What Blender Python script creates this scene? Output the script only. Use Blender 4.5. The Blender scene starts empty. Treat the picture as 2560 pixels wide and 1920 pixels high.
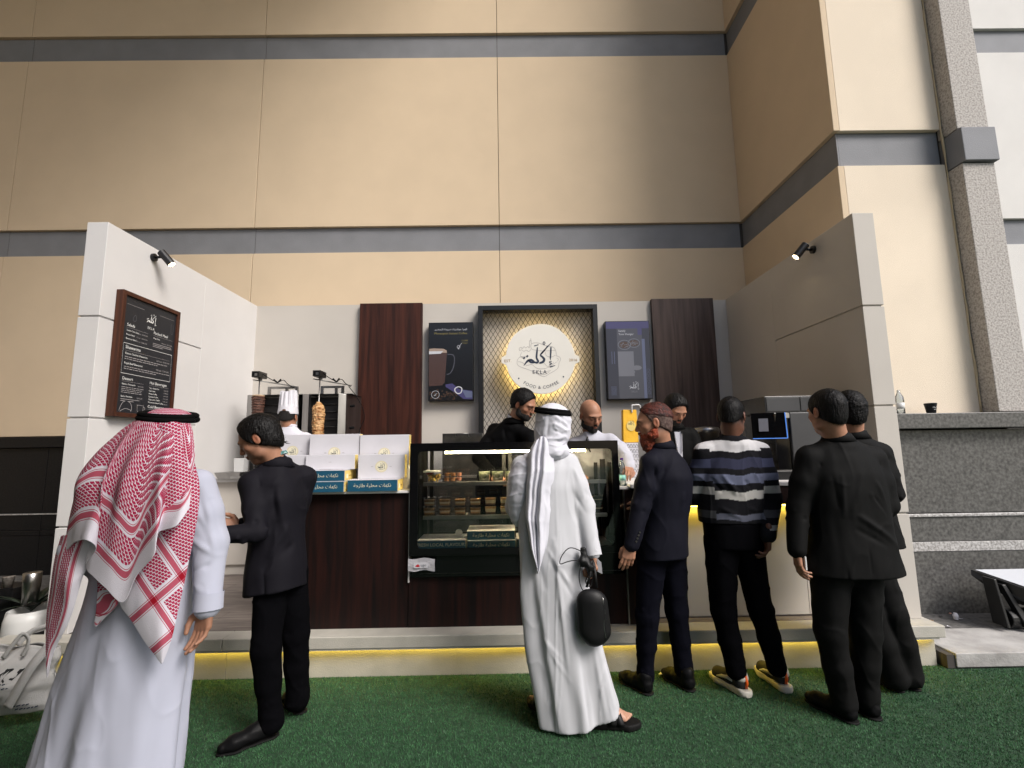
import bpy, bmesh, math, random
import numpy as np
from mathutils import Vector, Matrix
random.seed(7)
SC = bpy.context.scene
COL = SC.collection
rad = math.radians
PI = math.pi

# ---------------------------------------------------------------- camera
cam_d = bpy.data.cameras.new('camera')
cam = bpy.data.objects.new('camera', cam_d); COL.objects.link(cam)
cam_d.sensor_width = 36.0; cam_d.lens = 16.99
cam_d.clip_start = 0.05; cam_d.clip_end = 500
T_, R_, Y_ = rad(7.58), rad(-0.9), rad(0.46)
_f = Vector((math.sin(Y_)*math.cos(T_), math.cos(Y_)*math.cos(T_), math.sin(T_)))
_r = Vector((math.cos(Y_), -math.sin(Y_), 0)); _u = _r.cross(_f)
_R = math.cos(R_)*_r + math.sin(R_)*_u
_U = -math.sin(R_)*_r + math.cos(R_)*_u
m = Matrix.Identity(4)
for i in range(3):
    m[i][0] = _R[i]; m[i][1] = _U[i]; m[i][2] = -_f[i]
m[2][3] = 1.5
cam.matrix_world = m
SC.camera = cam

# ---------------------------------------------------------------- light
SUN_EL, SUN_AZ = 44, 132         # azimuth measured from +y (forward) clockwise to +x
w = bpy.data.worlds.new('World'); SC.world = w; w.use_nodes = True
nt = w.node_tree; nt.nodes.clear()
sky = nt.nodes.new('ShaderNodeTexSky'); sky.sky_type = 'NISHITA'; sky.sun_disc = False
sky.sun_elevation = rad(SUN_EL); sky.sun_rotation = rad(SUN_AZ)
sky.air_density = 1.0; sky.dust_density = 3.0; sky.ozone_density = 1.0
bg = nt.nodes.new('ShaderNodeBackground'); bg.inputs[1].default_value = 0.07
out = nt.nodes.new('ShaderNodeOutputWorld')
nt.links.new(sky.outputs[0], bg.inputs[0]); nt.links.new(bg.outputs[0], out.inputs[0])
sd = bpy.data.lights.new('sun', 'SUN'); sun = bpy.data.objects.new('sun', sd); COL.objects.link(sun)
sd.energy = 1.5; sd.angle = rad(25); sd.color = (1.0, 0.965, 0.93)
tos = Vector((math.sin(rad(SUN_AZ))*math.cos(rad(SUN_EL)), math.cos(rad(SUN_AZ))*math.cos(rad(SUN_EL)), math.sin(rad(SUN_EL))))
sun.rotation_euler = tos.to_track_quat('Z', 'Y').to_euler()
vs = SC.view_settings
vs.view_transform = 'Standard'; vs.look = 'None'; vs.exposure = 1.35; vs.gamma = 1.0
vs.use_curve_mapping = False
SC.cycles.transparent_max_bounces = 40; SC.cycles.max_bounces = 10; SC.cycles.diffuse_bounces = 5

# ---------------------------------------------------------------- materials
MATS = {}
def M(name, col=(.5, .5, .5), rough=.6, metal=0, spec=.5, var=0, vs_=6, bump=0, bs=80, col2=None, stretch=(1, 1, 1),
      detail=4, emit=None, es=1, attr=None, trans=0, ior=1.45, alpha=1, coat=0, sheen=0, contrast=None):
    """Principled material; colour varied by noise; optional fine bump and vertex colour 'tint'."""
    if name in MATS: return MATS[name]
    mt = bpy.data.materials.new(name); mt.use_nodes = True; MATS[name] = mt
    n = mt.node_tree.nodes; l = mt.node_tree.links
    b = n['Principled BSDF']
    b.inputs['Base Color'].default_value = (*col, 1); b.inputs['Roughness'].default_value = rough
    b.inputs['Metallic'].default_value = metal; b.inputs['Specular IOR Level'].default_value = spec
    b.inputs['IOR'].default_value = ior; b.inputs['Transmission Weight'].default_value = trans
    b.inputs['Alpha'].default_value = alpha; b.inputs['Coat Weight'].default_value = coat
    b.inputs['Sheen Weight'].default_value = sheen
    tc = n.new('ShaderNodeTexCoord'); mp = n.new('ShaderNodeMapping'); mp.inputs['Scale'].default_value = stretch
    l.new(tc.outputs['Object'], mp.inputs[0])
    src = None
    if attr:
        a = n.new('ShaderNodeAttribute'); a.attribute_name = attr; src = a.outputs['Color']
    if col2 or var:
        nz = n.new('ShaderNodeTexNoise'); nz.inputs['Scale'].default_value = vs_; nz.inputs['Detail'].default_value = detail
        l.new(mp.outputs[0], nz.inputs[0])
        cr = n.new('ShaderNodeValToRGB')
        c2 = col2 or tuple(c*(1-var) for c in col)
        lo, hi = contrast or (.35, .65)
        cr.color_ramp.elements[0].position = lo; cr.color_ramp.elements[1].position = hi
        cr.color_ramp.elements[0].color = (*c2, 1); cr.color_ramp.elements[1].color = (*col, 1)
        l.new(nz.outputs[0], cr.inputs[0])
        if src:
            mx = n.new('ShaderNodeMix'); mx.data_type = 'RGBA'; mx.blend_type = 'MULTIPLY'; mx.inputs[0].default_value = 1
            l.new(cr.outputs[0], mx.inputs[6]); l.new(src, mx.inputs[7]); src = mx.outputs[2]
        else: src = cr.outputs[0]
    if src: l.new(src, b.inputs['Base Color'])
    if bump:
        nb = n.new('ShaderNodeTexNoise'); nb.inputs['Scale'].default_value = bs; nb.inputs['Detail'].default_value = 3
        l.new(mp.outputs[0], nb.inputs[0])
        bp = n.new('ShaderNodeBump'); bp.inputs['Strength'].default_value = bump; bp.inputs['Distance'].default_value = .01
        l.new(nb.outputs[0], bp.inputs['Height']); l.new(bp.outputs[0], b.inputs['Normal'])
    if emit:
        b.inputs['Emission Color'].default_value = (*emit, 1); b.inputs['Emission Strength'].default_value = es
    return mt

M('plaster_lit', (.76, .655, .52), .85, var=.08, vs_=1.3, bump=.35, bs=170, detail=8)  # same plaster as the beige, with the front face's brightness put into its colour
M('plaster_beige', (.63, .50, .35), .85, var=.045, vs_=2.2, bump=.35, bs=170, detail=8)
M('plaster_white', (.66, .64, .61), .85, var=.07, vs_=1.5, bump=.35, bs=170, detail=8)
M('band_grey', (.205, .21, .225), .7, var=.14, vs_=2.5, bump=.25, bs=120, detail=8)
M('stall_cream', (.50, .465, .42), .75, var=.05, vs_=2.2, bump=.12, bs=260, detail=6)
M('stall_white', (.61, .595, .585), .75, var=.05, vs_=2.2, bump=.12, bs=260, detail=6)
M('joint_dark', (.05, .045, .04), .9)
M('granite_dark', (.135, .132, .125), .4, col2=(.050, .049, .047), vs_=42, detail=8, contrast=(.32, .68), bump=.05, bs=60)
M('granite_light', (.52, .51, .50), .5, col2=(.22, .21, .2), vs_=60, detail=8)
M('stone_rough', (.46, .43, .40), .85, col2=(.27, .25, .23), vs_=60, detail=8, contrast=(.36, .58), bump=.35, bs=70)
M('paving_light', (.42, .41, .395), .8, col2=(.26, .25, .24), vs_=5, detail=8, bump=.3, bs=60)
M('paving_dark', (.14, .135, .13), .7, col2=(.07, .068, .065), vs_=22, detail=8, bump=.3, bs=60)
M('black_metal', (.006, .006, .0065), .4, spec=.5)
M('black_matte', (.004, .004, .0045), .8, spec=.2)
M('black_gloss', (.004, .004, .0045), .12)
M('steel', (.42, .41, .40), .32, metal=1, var=.3, vs_=8, stretch=(1, 1, .2))
M('steel_dark', (.12, .115, .11), .4, metal=1, var=.4, vs_=10)
M('heater_black', (.012, .011, .011), .5)
M('turf_base', (.022, .060, .028), .95, var=.5, vs_=40)
M('white_plastic', (.58, .58, .57), .4)
M('led_warm', (1, .9, .6), .5, emit=(1, .70, .08), es=13)
M('led_sign', (1, .9, .6), .5, emit=(1, .70, .22), es=12)
M('led_case', (1, .9, .6), .5, emit=(1, .82, .48), es=60)
M('bulb', (1, .9, .7), .5, emit=(1, .78, .45), es=14)
M('navy_ink', (.02, .03, .055), .6)
M('grey_ink', (.33, .31, .31), .6)
M('gold_ink', (.30, .17, .04), .5)
M('white_ink', (.75, .75, .73), .6)
M('grey_print', (.10, .10, .11), .6)
M('sign_face', (.70, .68, .62), .6, var=.03, vs_=5)
M('board_black', (.014, .015, .019), .45)
M('paper_white', (.60, .59, .63), .6, var=.05, vs_=8)
M('box_teal', (.012, .085, .15), .45, var=.15, vs_=12)
M('box_yellow', (.72, .55, .17), .5, var=.1, vs_=12)
M('bag_yellow', (.78, .43, .02), .6, var=.12, vs_=10, bump=.5, bs=18)

def wood(name, c1, c2, rough=.35, sc=1.0, horiz=False, w_=7):
    mt = bpy.data.materials.new(name); mt.use_nodes = True; MATS[name] = mt
    n = mt.node_tree.nodes; l = mt.node_tree.links; b = n['Principled BSDF']
    tc = n.new('ShaderNodeTexCoord'); mp = n.new('ShaderNodeMapping')
    mp.inputs['Scale'].default_value = (1.2, 14*sc, 14*sc) if horiz else (w_*sc, w_*sc, .35)
    l.new(tc.outputs['Object'], mp.inputs[0])
    nz = n.new('ShaderNodeTexNoise'); nz.inputs['Scale'].default_value = 3; nz.inputs['Detail'].default_value = 6; nz.inputs['Distortion'].default_value = .6
    l.new(mp.outputs[0], nz.inputs[0])
    cr = n.new('ShaderNodeValToRGB'); e = cr.color_ramp.elements
    e[0].position = .35; e[0].color = (*c2, 1); e[1].position = .68; e[1].color = (*c1, 1)
    l.new(nz.outputs[0], cr.inputs[0]); l.new(cr.outputs[0], b.inputs['Base Color'])
    b.inputs['Roughness'].default_value = rough; b.inputs['Specular IOR Level'].default_value = .25
    return mt
wood('wood_shaded', (.020, .0042, .0024), (.003, .0009, .0008), .6)  # counter wood, darker than the back panel: its shade is in the colour
wood('wood_back', (.060, .017, .0095), (.018, .0055, .0035), .5)
wood('wood_grey', (.085, .055, .046), (.036, .022, .018), .45)
wood('wood_frame', (.075, .025, .012), (.035, .012, .007), .5)
wood('wood_floor', (.20, .17, .15), (.10, .083, .075), .5, horiz=True)
# granite with pale veins / glossy counter glass
def glass(name, col=(1, 1, 1), rough=0.0, a=.12):
    mt = bpy.data.materials.new(name); mt.use_nodes = True; MATS[name] = mt
    n = mt.node_tree.nodes; l = mt.node_tree.links; n.remove(n['Principled BSDF'])
    g = n.new('ShaderNodeBsdfGlossy'); g.inputs['Roughness'].default_value = rough
    t = n.new('ShaderNodeBsdfTransparent'); t.inputs[0].default_value = (*col, 1)
    fr = n.new('ShaderNodeFresnel'); fr.inputs[0].default_value = 1.5
    mx = n.new('ShaderNodeMixShader'); ad = n.new('ShaderNodeMath'); ad.operation = 'ADD'; ad.inputs[1].default_value = a
    l.new(fr.outputs[0], ad.inputs[0]); l.new(ad.outputs[0], mx.inputs[0])
    l.new(t.outputs[0], mx.inputs[1]); l.new(g.outputs[0], mx.inputs[2]); l.new(mx.outputs[0], n['Material Output'].inputs[0])
    return mt
glass('glass_case', (.985, .99, .988), .01, .03)
glass('plastic_clear', (.97, .97, .97), .08, .05)
glass('bottle_clear', (.80, .86, .90), .05, .12)

# ---------------------------------------------------------------- object helpers
ORG = {}
def thing(name, label, cat, loc=(0, 0, 0), group=None):
    o = bpy.data.objects.new(name, None); COL.objects.link(o); o.location = loc
    o.empty_display_size = .1
    o['label'] = label; o['category'] = cat
    if group: o['group'] = group
    ORG[o.name] = np.array(loc, float)
    return o
def tag(o, label=None, cat=None, group=None, kind=None):
    if label: o['label'] = label
    if cat: o['category'] = cat
    if group: o['group'] = group
    if kind: o['kind'] = kind
    return o
def mk(name, v, f, mat, parent=None, smooth=False, bev=0, mats=None, fm=None, loc=None):
    """mesh object from world-space vertices; vertices are stored relative to the thing's origin"""
    v = np.asarray(v, float).reshape(-1, 3)
    if parent is not None: off = ORG[parent.name]
    elif loc is not None: off = np.array(loc, float)
    else: off = np.zeros(3)
    me = bpy.data.meshes.new(name)
    if isinstance(f, np.ndarray):
        v32 = (v-off).astype(np.float32)
        me.vertices.add(len(v)); me.vertices.foreach_set('co', v32.ravel())
        k = f.shape[1]; me.loops.add(f.size); me.loops.foreach_set('vertex_index', f.astype(np.int32).ravel())
        me.polygons.add(len(f)); me.polygons.foreach_set('loop_start', np.arange(0, f.size, k, dtype=np.int32))
        me.polygons.foreach_set('loop_total', np.full(len(f), k, np.int32)); me.update(calc_edges=True)
    else:
        me.from_pydata([tuple(p) for p in (v-off)], [], f); me.update()
    for x in (mats or [mat]): me.materials.append(MATS[x])
    if fm is not None: me.polygons.foreach_set('material_index', np.asarray(fm, np.int32))
    if smooth: me.polygons.foreach_set('use_smooth', np.ones(len(me.polygons), bool))
    o = bpy.data.objects.new(name, me); COL.objects.link(o)
    if parent is not None: o.parent = parent; ORG[o.name] = off
    else: o.location = off; ORG[o.name] = off
    if bev:
        b = o.modifiers.new('bevel', 'BEVEL'); b.width = bev; b.segments = 2; b.limit_method = 'ANGLE'; b.angle_limit = rad(35)
    return o
class MB:
    def __init__(s): s.v = []; s.f = []; s.m = []; s.cm = 0
    def add(s, v, f):
        n = len(s.v); s.v += [tuple(p) for p in v]; s.f += [tuple(i+n for i in q) for q in f]; s.m += [s.cm]*len(f); return s
    def box(s, x0, x1, y0, y1, z0, z1):
        v = [(x0, y0, z0), (x1, y0, z0), (x1, y1, z0), (x0, y1, z0), (x0, y0, z1), (x1, y0, z1), (x1, y1, z1), (x0, y1, z1)]
        return s.add(v, [(3, 2, 1, 0), (4, 5, 6, 7), (0, 1, 5, 4), (1, 2, 6, 5), (2, 3, 7, 6), (3, 0, 4, 7)])
    def prism(s, poly, d, ex):
        """poly: list of 3d points (planar); ex: extrusion vector"""
        n = len(poly); ex = np.array(ex, float)
        v = [tuple(p) for p in poly]+[tuple(np.array(p)+ex) for p in poly]
        f = [tuple(range(n))[::-1], tuple(range(n, 2*n))]+[(i, (i+1) % n, n+(i+1) % n, n+i) for i in range(n)]
        return s.add(v, f)
    def tube(s, pts, r, n=8, cap=True, flat=None):
        pts = [np.array(p, float) for p in pts]; rs = r if hasattr(r, '__len__') else [r]*len(pts)
        t0 = pts[1]-pts[0]; t0 /= np.linalg.norm(t0)
        up = np.array((0, 0, 1.)) if abs(t0[2]) < .9 else np.array((1., 0, 0))
        a = np.cross(t0, up); a /= np.linalg.norm(a)
        v = []
        for i, p in enumerate(pts):
            t = pts[min(i+1, len(pts)-1)]-pts[max(i-1, 0)]; t = t/(np.linalg.norm(t)+1e-9)
            a = a-t*np.dot(a, t); a /= np.linalg.norm(a); b = np.cross(t, a)
            for k in range(n):
                q = 2*PI*k/n; v.append(p+rs[i]*(math.cos(q)*a*(flat or 1)+math.sin(q)*b))
        f = [(i*n+k, i*n+(k+1) % n, (i+1)*n+(k+1) % n, (i+1)*n+k) for i in range(len(pts)-1) for k in range(n)]
        if cap: f += [tuple(range(n))[::-1], tuple((len(pts)-1)*n+k for k in range(n))]
        return s.add(v, f)
    def lathe(s, prof, c=(0, 0, 0), n=24, ax='z', sq=None):
        v = []
        for r, z in prof:
            for k in range(n):
                q = 2*PI*k/n; cx, sy_ = math.cos(q), math.sin(q)
                if sq:
                    mm = max(abs(cx), abs(sy_)); e = (1-sq)+sq/mm; cx *= e; sy_ *= e
                p = (r*cx, r*sy_, z)
                if ax == 'y': p = (p[0], p[2], p[1])
                v.append((p[0]+c[0], p[1]+c[1], p[2]+c[2]))
        m_ = len(prof)
        f = [(i*n+k, i*n+(k+1) % n, (i+1)*n+(k+1) % n, (i+1)*n+k) for i in range(m_-1) for k in range(n)]
        f += [tuple(range(n))[::-1], tuple((m_-1)*n+k for k in range(n))]
        return s.add(v, f)
    def build(s, name, mat, parent=None, **k):
        if isinstance(mat, (list, tuple)): return mk(name, s.v, s.f, None, parent, mats=mat, fm=s.m, **k)
        return mk(name, s.v, s.f, mat, parent, **k)
def bx(name, mat, parent, *a, **k): return MB().box(*a).build(name, mat, parent, **k)
def structure(o): o['kind'] = 'structure'; return o

# flat print: ribbons and text, laid on a plane given by origin, right and up vectors
def text_pts(s, size=1.0, align='CENTER', sp=1.0):
    cu = bpy.data.curves.new('t', 'FONT'); cu.body = s; cu.size = size; cu.align_x = align; cu.align_y = 'CENTER'
    cu.resolution_u = 2; cu.space_character = sp; cu.fill_mode = 'FRONT'
    ob = bpy.data.objects.new('t', cu); COL.objects.link(ob)
    me = bpy.data.meshes.new_from_object(ob.evaluated_get(bpy.context.evaluated_depsgraph_get()))
    v = np.array([tuple(p.co) for p in me.vertices]).reshape(-1, 3); f = [tuple(p.vertices) for p in me.polygons]
    bpy.data.objects.remove(ob); bpy.data.curves.remove(cu); bpy.data.meshes.remove(me)
    return v, f
class Print:
    """collects flat lettering on a plane"""
    def __init__(s, o, right, up, eps=.0015):
        s.o = np.array(o, float); s.r = np.array(right, float); s.u = np.array(up, float)
        s.n = np.cross(s.r, s.u); s.n /= np.linalg.norm(s.n); s.e = eps; s.d = {}
    def P(s, x, y, e=None): return s.o+s.r*x+s.u*y+s.n*(s.e if e is None else e)
    def _add(s, mat, v, f):
        V, F = s.d.setdefault(mat, ([], [])); n = len(V); V += [tuple(p) for p in v]; F += [tuple(i+n for i in q) for q in f]
    def text(s, t, x, y, size, mat, align='CENTER', sp=1.0, arc=None, fit=None):
        v, f = text_pts(t, size, align, sp)
        if fit and len(v): v = v*(fit/(v[:, 0].max()-v[:, 0].min()))
        if not len(v): return
        if arc:
            w_ = v[:, 0]; a = w_/arc
            v = np.stack([np.sin(a)*(arc-v[:, 1]), -np.cos(a)*(arc-v[:, 1]), v[:, 2]*0], 1)
        s._add(mat, [s.P(x+p[0], y+p[1]) for p in v], f)
    def ribbon(s, pts, wd, mat, closed=False, e=None):
        p = np.array(pts, float)
        if len(p) > 2 and not closed: # smooth
            q = [p[0]]
            for i in range(len(p)-1):
                a, b, c, d = p[max(i-1, 0)], p[i], p[i+1], p[min(i+2, len(p)-1)]
                for t in (.25, .5, .75, 1):
                    q.append(.5*((2*b)+(-a+c)*t+(2*a-5*b+4*c-d)*t*t+(-a+3*b-3*c+d)*t**3))
            if hasattr(wd, '__len__'): wd = np.interp(np.linspace(0, 1, len(q)), np.linspace(0, 1, len(wd)), wd)
            p = np.array(q)
        if closed: p = np.vstack([p, p[:1]])
        wd = wd if hasattr(wd, '__len__') else [wd]*len(p)
        if len(wd) != len(p): wd = np.interp(np.linspace(0, 1, len(p)), np.linspace(0, 1, len(wd)), wd)
        v = []
        for i in range(len(p)):
            if closed and i in (0, len(p)-1): t = p[1]-p[-2]
            else: t = p[min(i+1, len(p)-1)]-p[max(i-1, 0)]
            t = t/(np.linalg.norm(t)+1e-9); nn = np.array((-t[1], t[0]))*wd[i]/2
            v += [s.P(*(p[i]+nn), e), s.P(*(p[i]-nn), e)]
        s._add(mat, v, [(2*i+1, 2*i+3, 2*i+2, 2*i) for i in range(len(p)-1)])
    def poly(s, pts, mat, e=None):
        s._add(mat, [s.P(x, y, e) for x, y in pts], [tuple(range(len(pts)))])
    def rect(s, x0, x1, y0, y1, mat, e=None): s.poly([(x0, y0), (x1, y0), (x1, y1), (x0, y1)], mat, e)
    def dot(s, x, y, r, mat, n=12, e=None): s.poly([(x+r*math.cos(2*PI*k/n), y+r*math.sin(2*PI*k/n)) for k in range(n)], mat, e)
    def build(s, name, parent):
        mats = list(s.d); V = []; F = []; fm = []
        for i, k in enumerate(mats):
            v, f = s.d[k]; n = len(V); V += v; F += [tuple(a+n for a in q) for q in f]; fm += [i]*len(f)
        return mk(name, V, F, None, parent, mats=mats, fm=fm)
# the stall's handwritten Arabic wordmark, unit = its width
def wordmark(p, cx, cy, w_, mat, k=1.0, sub=None):
    s = w_/260.0
    def R(pts, wd): p.ribbon([(cx+(x-1095)*s, cy-(y-455)*s) for x, y in pts], [a*s*k for a in wd], mat)
    R([(1197, 398), (1195, 430), (1191, 480), (1190, 505)], [9, 13, 12, 4])
    R([(1202, 516), (1186, 516), (1183, 526), (1198, 531), (1182, 545)], [4, 7, 6, 7, 8])
    R([(1183, 562), (1205, 556), (1228, 548)], [9, 8, 3])
    R([(1203, 362), (1170, 395), (1135, 432), (1112, 462), (1128, 480), (1140, 500), (1128, 520), (1100, 528)], [3, 9, 11, 13, 16, 20, 20, 12])
    R([(1168, 385), (1150, 420), (1120, 452)], [3, 8, 10])
    R([(1088, 398), (1083, 440), (1079, 485), (1092, 515), (1078, 525), (1055, 516)], [7, 14, 15, 15, 17, 9])
    R([(1062, 520), (1048, 508), (1030, 502), (1004, 512), (975, 547)], [10, 16, 20, 17, 4])
    R([(1010, 498), (1030, 520), (1062, 523)], [6, 16, 12])
    R([(1062, 388), (1097, 378)], [8, 6])
    R([(1142, 352), (1150, 365), (1142, 378), (1134, 366), (1142, 352)], [5, 6, 6, 6, 5])
    for x, y in ((978, 484), (1004, 470)): 
        p.poly([(cx+(x-1095+a)*s, cy-(y-455+b)*s) for a, b in ((-11, 2), (2, -10), (12, 0), (0, 12))][::-1], mat)
AR_FRESH = '\ufe94\ufe9f\ufeaf\ufe8e\ufec3 \ufe94\ufef4\ufee0\ufea4\ufee3 \ufe95\ufe8e\ufeec\ufedc\ufee7'
AR_COFFEE = '\ufeae\ufef4\ufec0\ufea4\ufe98\ufedf\ufe8d \ufe94\ufecc\ufef3\ufeae\ufeb3 \ufeda\ufef4\ufe92\ufee8\ufed3\ufeee\ufee3 \ufe93\ufeee\ufeec\ufed7'
# ================================================================ ground
g = structure(mk('ground', [(-30, -30, 0), (30, -30, 0), (30, 30, 0), (-30, 30, 0)], [(0, 1, 2, 3)], 'turf_base'))
# paved strip to the right of the stall and at the far left, each slab its own piece
pav = structure(bx('pavement', 'joint_dark', None, 2.9, 9.0, 3.42, 4.3, .004, .088))
random.seed(3)
x = 2.95; k = 0
while x < 6.2:
    w_ = 1.28
    bx('paving_slab', 'paving_light', pav, x+.004, x+w_-.004, 3.41, 3.848, .01, .1+random.uniform(-.001, .001), bev=.006); x += w_
x = 2.9
while x < 6.2:
    w_ = .75
    bx('paving_slab', 'paving_dark', pav, x+.002, x+w_-.002, 3.856, 4.26, .01, .094+random.uniform(0, .001), bev=.002); x += w_
pv2 = structure(bx('pavement', 'joint_dark', None, -9.0, -3.3, 3.45, 6.2, .004, .063))
for i in range(6):
    for j in range(4):
        bx('paving_slab', 'paving_dark' if j else 'paving_light', pv2, -8.3+i*.83+.003, -8.3+(i+1)*.83-.003, 3.44+j*.68+.003, 3.44+(j+1)*.68-.003, .01, .07+random.uniform(0, .001), bev=.002)

# ================================================================ building
bl = thing('building', 'large beige plastered building with grey bands and a dark granite base behind the stall', 'building', (0, 6.2, 0))
YB, YR = 6.2, 4.3
bx('wall', 'joint_dark', bl, -12, 3.23, YB+.05, YB+.4, 0, 14)
bx('wall', 'joint_dark', bl, 3.24, 4.5, YR+.05, YB+.4, 0, 14)
bx('wall', 'joint_dark', bl, 4.45, 12, YB+.05, YB+.4, 0, 12)
g_ = .0035
xs = [-11.6, -8.35, -6.70, -3.39, -.09, 3.19]
xs = [-10.0, -6.70, -3.39, -.09, 3.19]
zs = [(1.74, 4.14, 'plaster_beige', 0), (4.14, 4.5, 'band_grey', .045), (4.5, 7.02, 'plaster_beige', 0), (7.02, 7.4, 'band_grey', .045), (7.4, 9.9, 'plaster_beige', 0), (9.9, 10.3, 'band_grey', .045), (10.3, 14, 'plaster_beige', 0)]
for a, b in zip(xs[:-1], xs[1:]):
    for z0, z1, mt, rec in zs:
        nm = 'band' if rec else 'wall_panel'
        bx(nm, mt, bl, a+g_, b-g_ if b < 3 else 3.19, YB+rec, YB+.06, z0+(0 if rec else g_), z1-(0 if rec else g_), bev=.004 if not rec else 0)
for z0, z1, mt, rec in zs:
    nm = 'band' if rec else 'wall_panel'
    e = 0 if rec else g_
    # return wall facing left, front wall facing the camera
    bx(nm, mt, bl, 3.19+rec, 3.25, YR+rec, YB+.06, z0+e, z1-e, bev=.004 if not rec else 0)
    bx(nm, 'plaster_lit' if not rec else mt, bl, 3.252, 4.225, YR+rec, YR+.07, z0+e, z1-e, bev=0)
    bx(nm, 'plaster_white' if not rec else mt, bl, 4.60, 6.72, YB+rec, YB+.06, z0+e, z1-e, bev=.004 if not rec else 0)
    bx(nm, 'plaster_white' if not rec else mt, bl, 6.733, 9.5, YB+rec, YB+.06, z0+e, z1-e, bev=.004 if not rec else 0)
# ragged sealant bead between plaster and stone column
mb = MB()
pts = [(4.232+random.uniform(-.004, .004), YR-.004, 1.75+i*.12) for i in range(75)]
mb.tube(pts, [random.uniform(.006, .013) for _ in pts], 6)
M('sealant', (.52, .42, .27), .8); mb.build('sealant', 'sealant', bl, smooth=True)
# rough stone column
for z0, z1, mt, pr in ((1.75, 4.06, 'stone_rough', 0), (4.07, 4.40, 'band_grey', .035), (4.41, 7.0, 'stone_rough', 0), (7.01, 7.36, 'band_grey', .035), (7.37, 10, 'stone_rough', 0)):
    bx('column_block', mt, bl, 4.245, 4.545+pr*.6, 4.15-pr, 6.25, z0, z1, bev=.006)
# granite base right: cap, panels, thin pale line, pale band
bx('granite_cap', 'granite_dark', bl, 2.95, 5.2, 4.08, 4.36, 1.612, 1.742, bev=.006)
for a, b in ((2.95, 4.6), (4.606, 6.2)):
    bx('granite_panel', 'granite_dark', bl, a, b, 4.17, 4.36, .905, 1.60, bev=.003)
    bx('granite_line', 'granite_light', bl, a, b, 4.155, 4.36, .872, .898, bev=.006)
    bx('granite_panel', 'granite_dark', bl, a, b, 4.17, 4.36, .672, .868, bev=.003)
    bx('granite_band', 'granite_light', bl, a, b, 4.163, 4.36, .592, .668, bev=.003)
    bx('granite_panel', 'granite_dark', bl, a, b, 4.17, 4.36, .06, .588, bev=.003)
# granite base far left
M('granite_black', (.012, .0115, .0125), .3, spec=.25, col2=(.006, .006, .0065), vs_=50, detail=6)
bx('granite_cap', 'granite_black', bl, -10, -2.9, 6.08, 6.2, 1.60, 1.73, bev=.006)
for a in range(5):
    x0 = -10+a*1.42
    bx('granite_panel', 'granite_black', bl, x0+.003, x0+1.417, 6.12, 6.2, .80, 1.595, bev=.003)
    bx('granite_line', 'granite_light', bl, x0+.003, x0+1.417, 6.11, 6.2, .785, .797)
    bx('granite_panel', 'granite_black', bl, x0+.003, x0+1.417, 6.12, 6.2, .60, .782, bev=.003)
    bx('granite_band', 'granite_black', bl, x0+.003, x0+1.417, 6.113, 6.2, .54, .597, bev=.003)
    bx('granite_panel', 'granite_black', bl, x0+.003, x0+1.417, 6.12, 6.2, .06, .537, bev=.003)

# unseen wall and roof slab added to block sky light from the left and overhead
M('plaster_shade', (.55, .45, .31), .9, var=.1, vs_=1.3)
bx('shade_wall', 'plaster_shade', bl, -9.6, -9.2, -8, 6.2, 0, 11.59)
bx('shade_slab', 'plaster_shade', bl, -9.6, 1.0, -4.0, 6.19, 11.6, 12.0)
# tent added out of view: its roof and walls shade the left foreground
mq = thing('shade_tent', 'unseen dark cloth tent added to shade the left of the forecourt', 'shade_tent', (-3, -1.5, 0))
M('shade_cloth', (.10, .10, .11), .9, var=.2, vs_=3)
bx('roof', 'shade_cloth', mq, -7.5, .7, -6, .55, 3.62, 3.68)
bx('rear_wall', 'shade_cloth', mq, -7.5, .7, -6.05, -6, 0, 3.62); bx('side_wall', 'shade_cloth', mq, -7.55, -7.5, -6, .5, 0, 3.62)
for x_, y_ in ((-7.4, .4), (.6, -5.9), (.6, -2.0)): bx('post', 'steel', mq, x_, x_+.08, y_, y_+.08, 0, 3.62)
# ================================================================ stall
st = thing('food_stall', 'cream exhibition stall with two side walls on a lit step platform', 'stall', (0, 3.5, 0))
ZT = 3.277; ZF = .277
def side_wall(xo, xi):
    """panelled wall: grooves run round the front face and part of the inner face"""
    s = 1 if xi > xo else -1
    lv = [ZF, .995, 1.77, 2.532, ZT]; gh = .007
    mb = MB()
    g0 = .012
    xa, xb = xo+s*g0, xi-s*g0
    mb.box(min(xa, xb), max(xa, xb), 3.544+g0, 5.90, ZF, ZT-.002)          # core
    for a, b in zip(lv[:-1], lv[1:]):                                       # front cladding courses
        z0 = a+(gh if a > ZF else 0); z1 = b-(gh if b < ZT else 0)
        mb.box(min(xo, xi), max(xo, xi), 3.544, 4.755, z0, z1)
    mb.box(min(xo, xi), max(xo, xi), 4.755, 5.90, ZF, ZT)
    return mb
side_wall(-3.22, -3.06).build('side_wall', 'stall_white', st, bev=.003)
side_wall(2.865, 2.70).build('side_wall', 'stall_cream', st, bev=.003)
bx('back_wall', 'stall_cream', st, -3.06, 2.70, 5.76, 5.90, ZF, ZT-.003)
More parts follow.
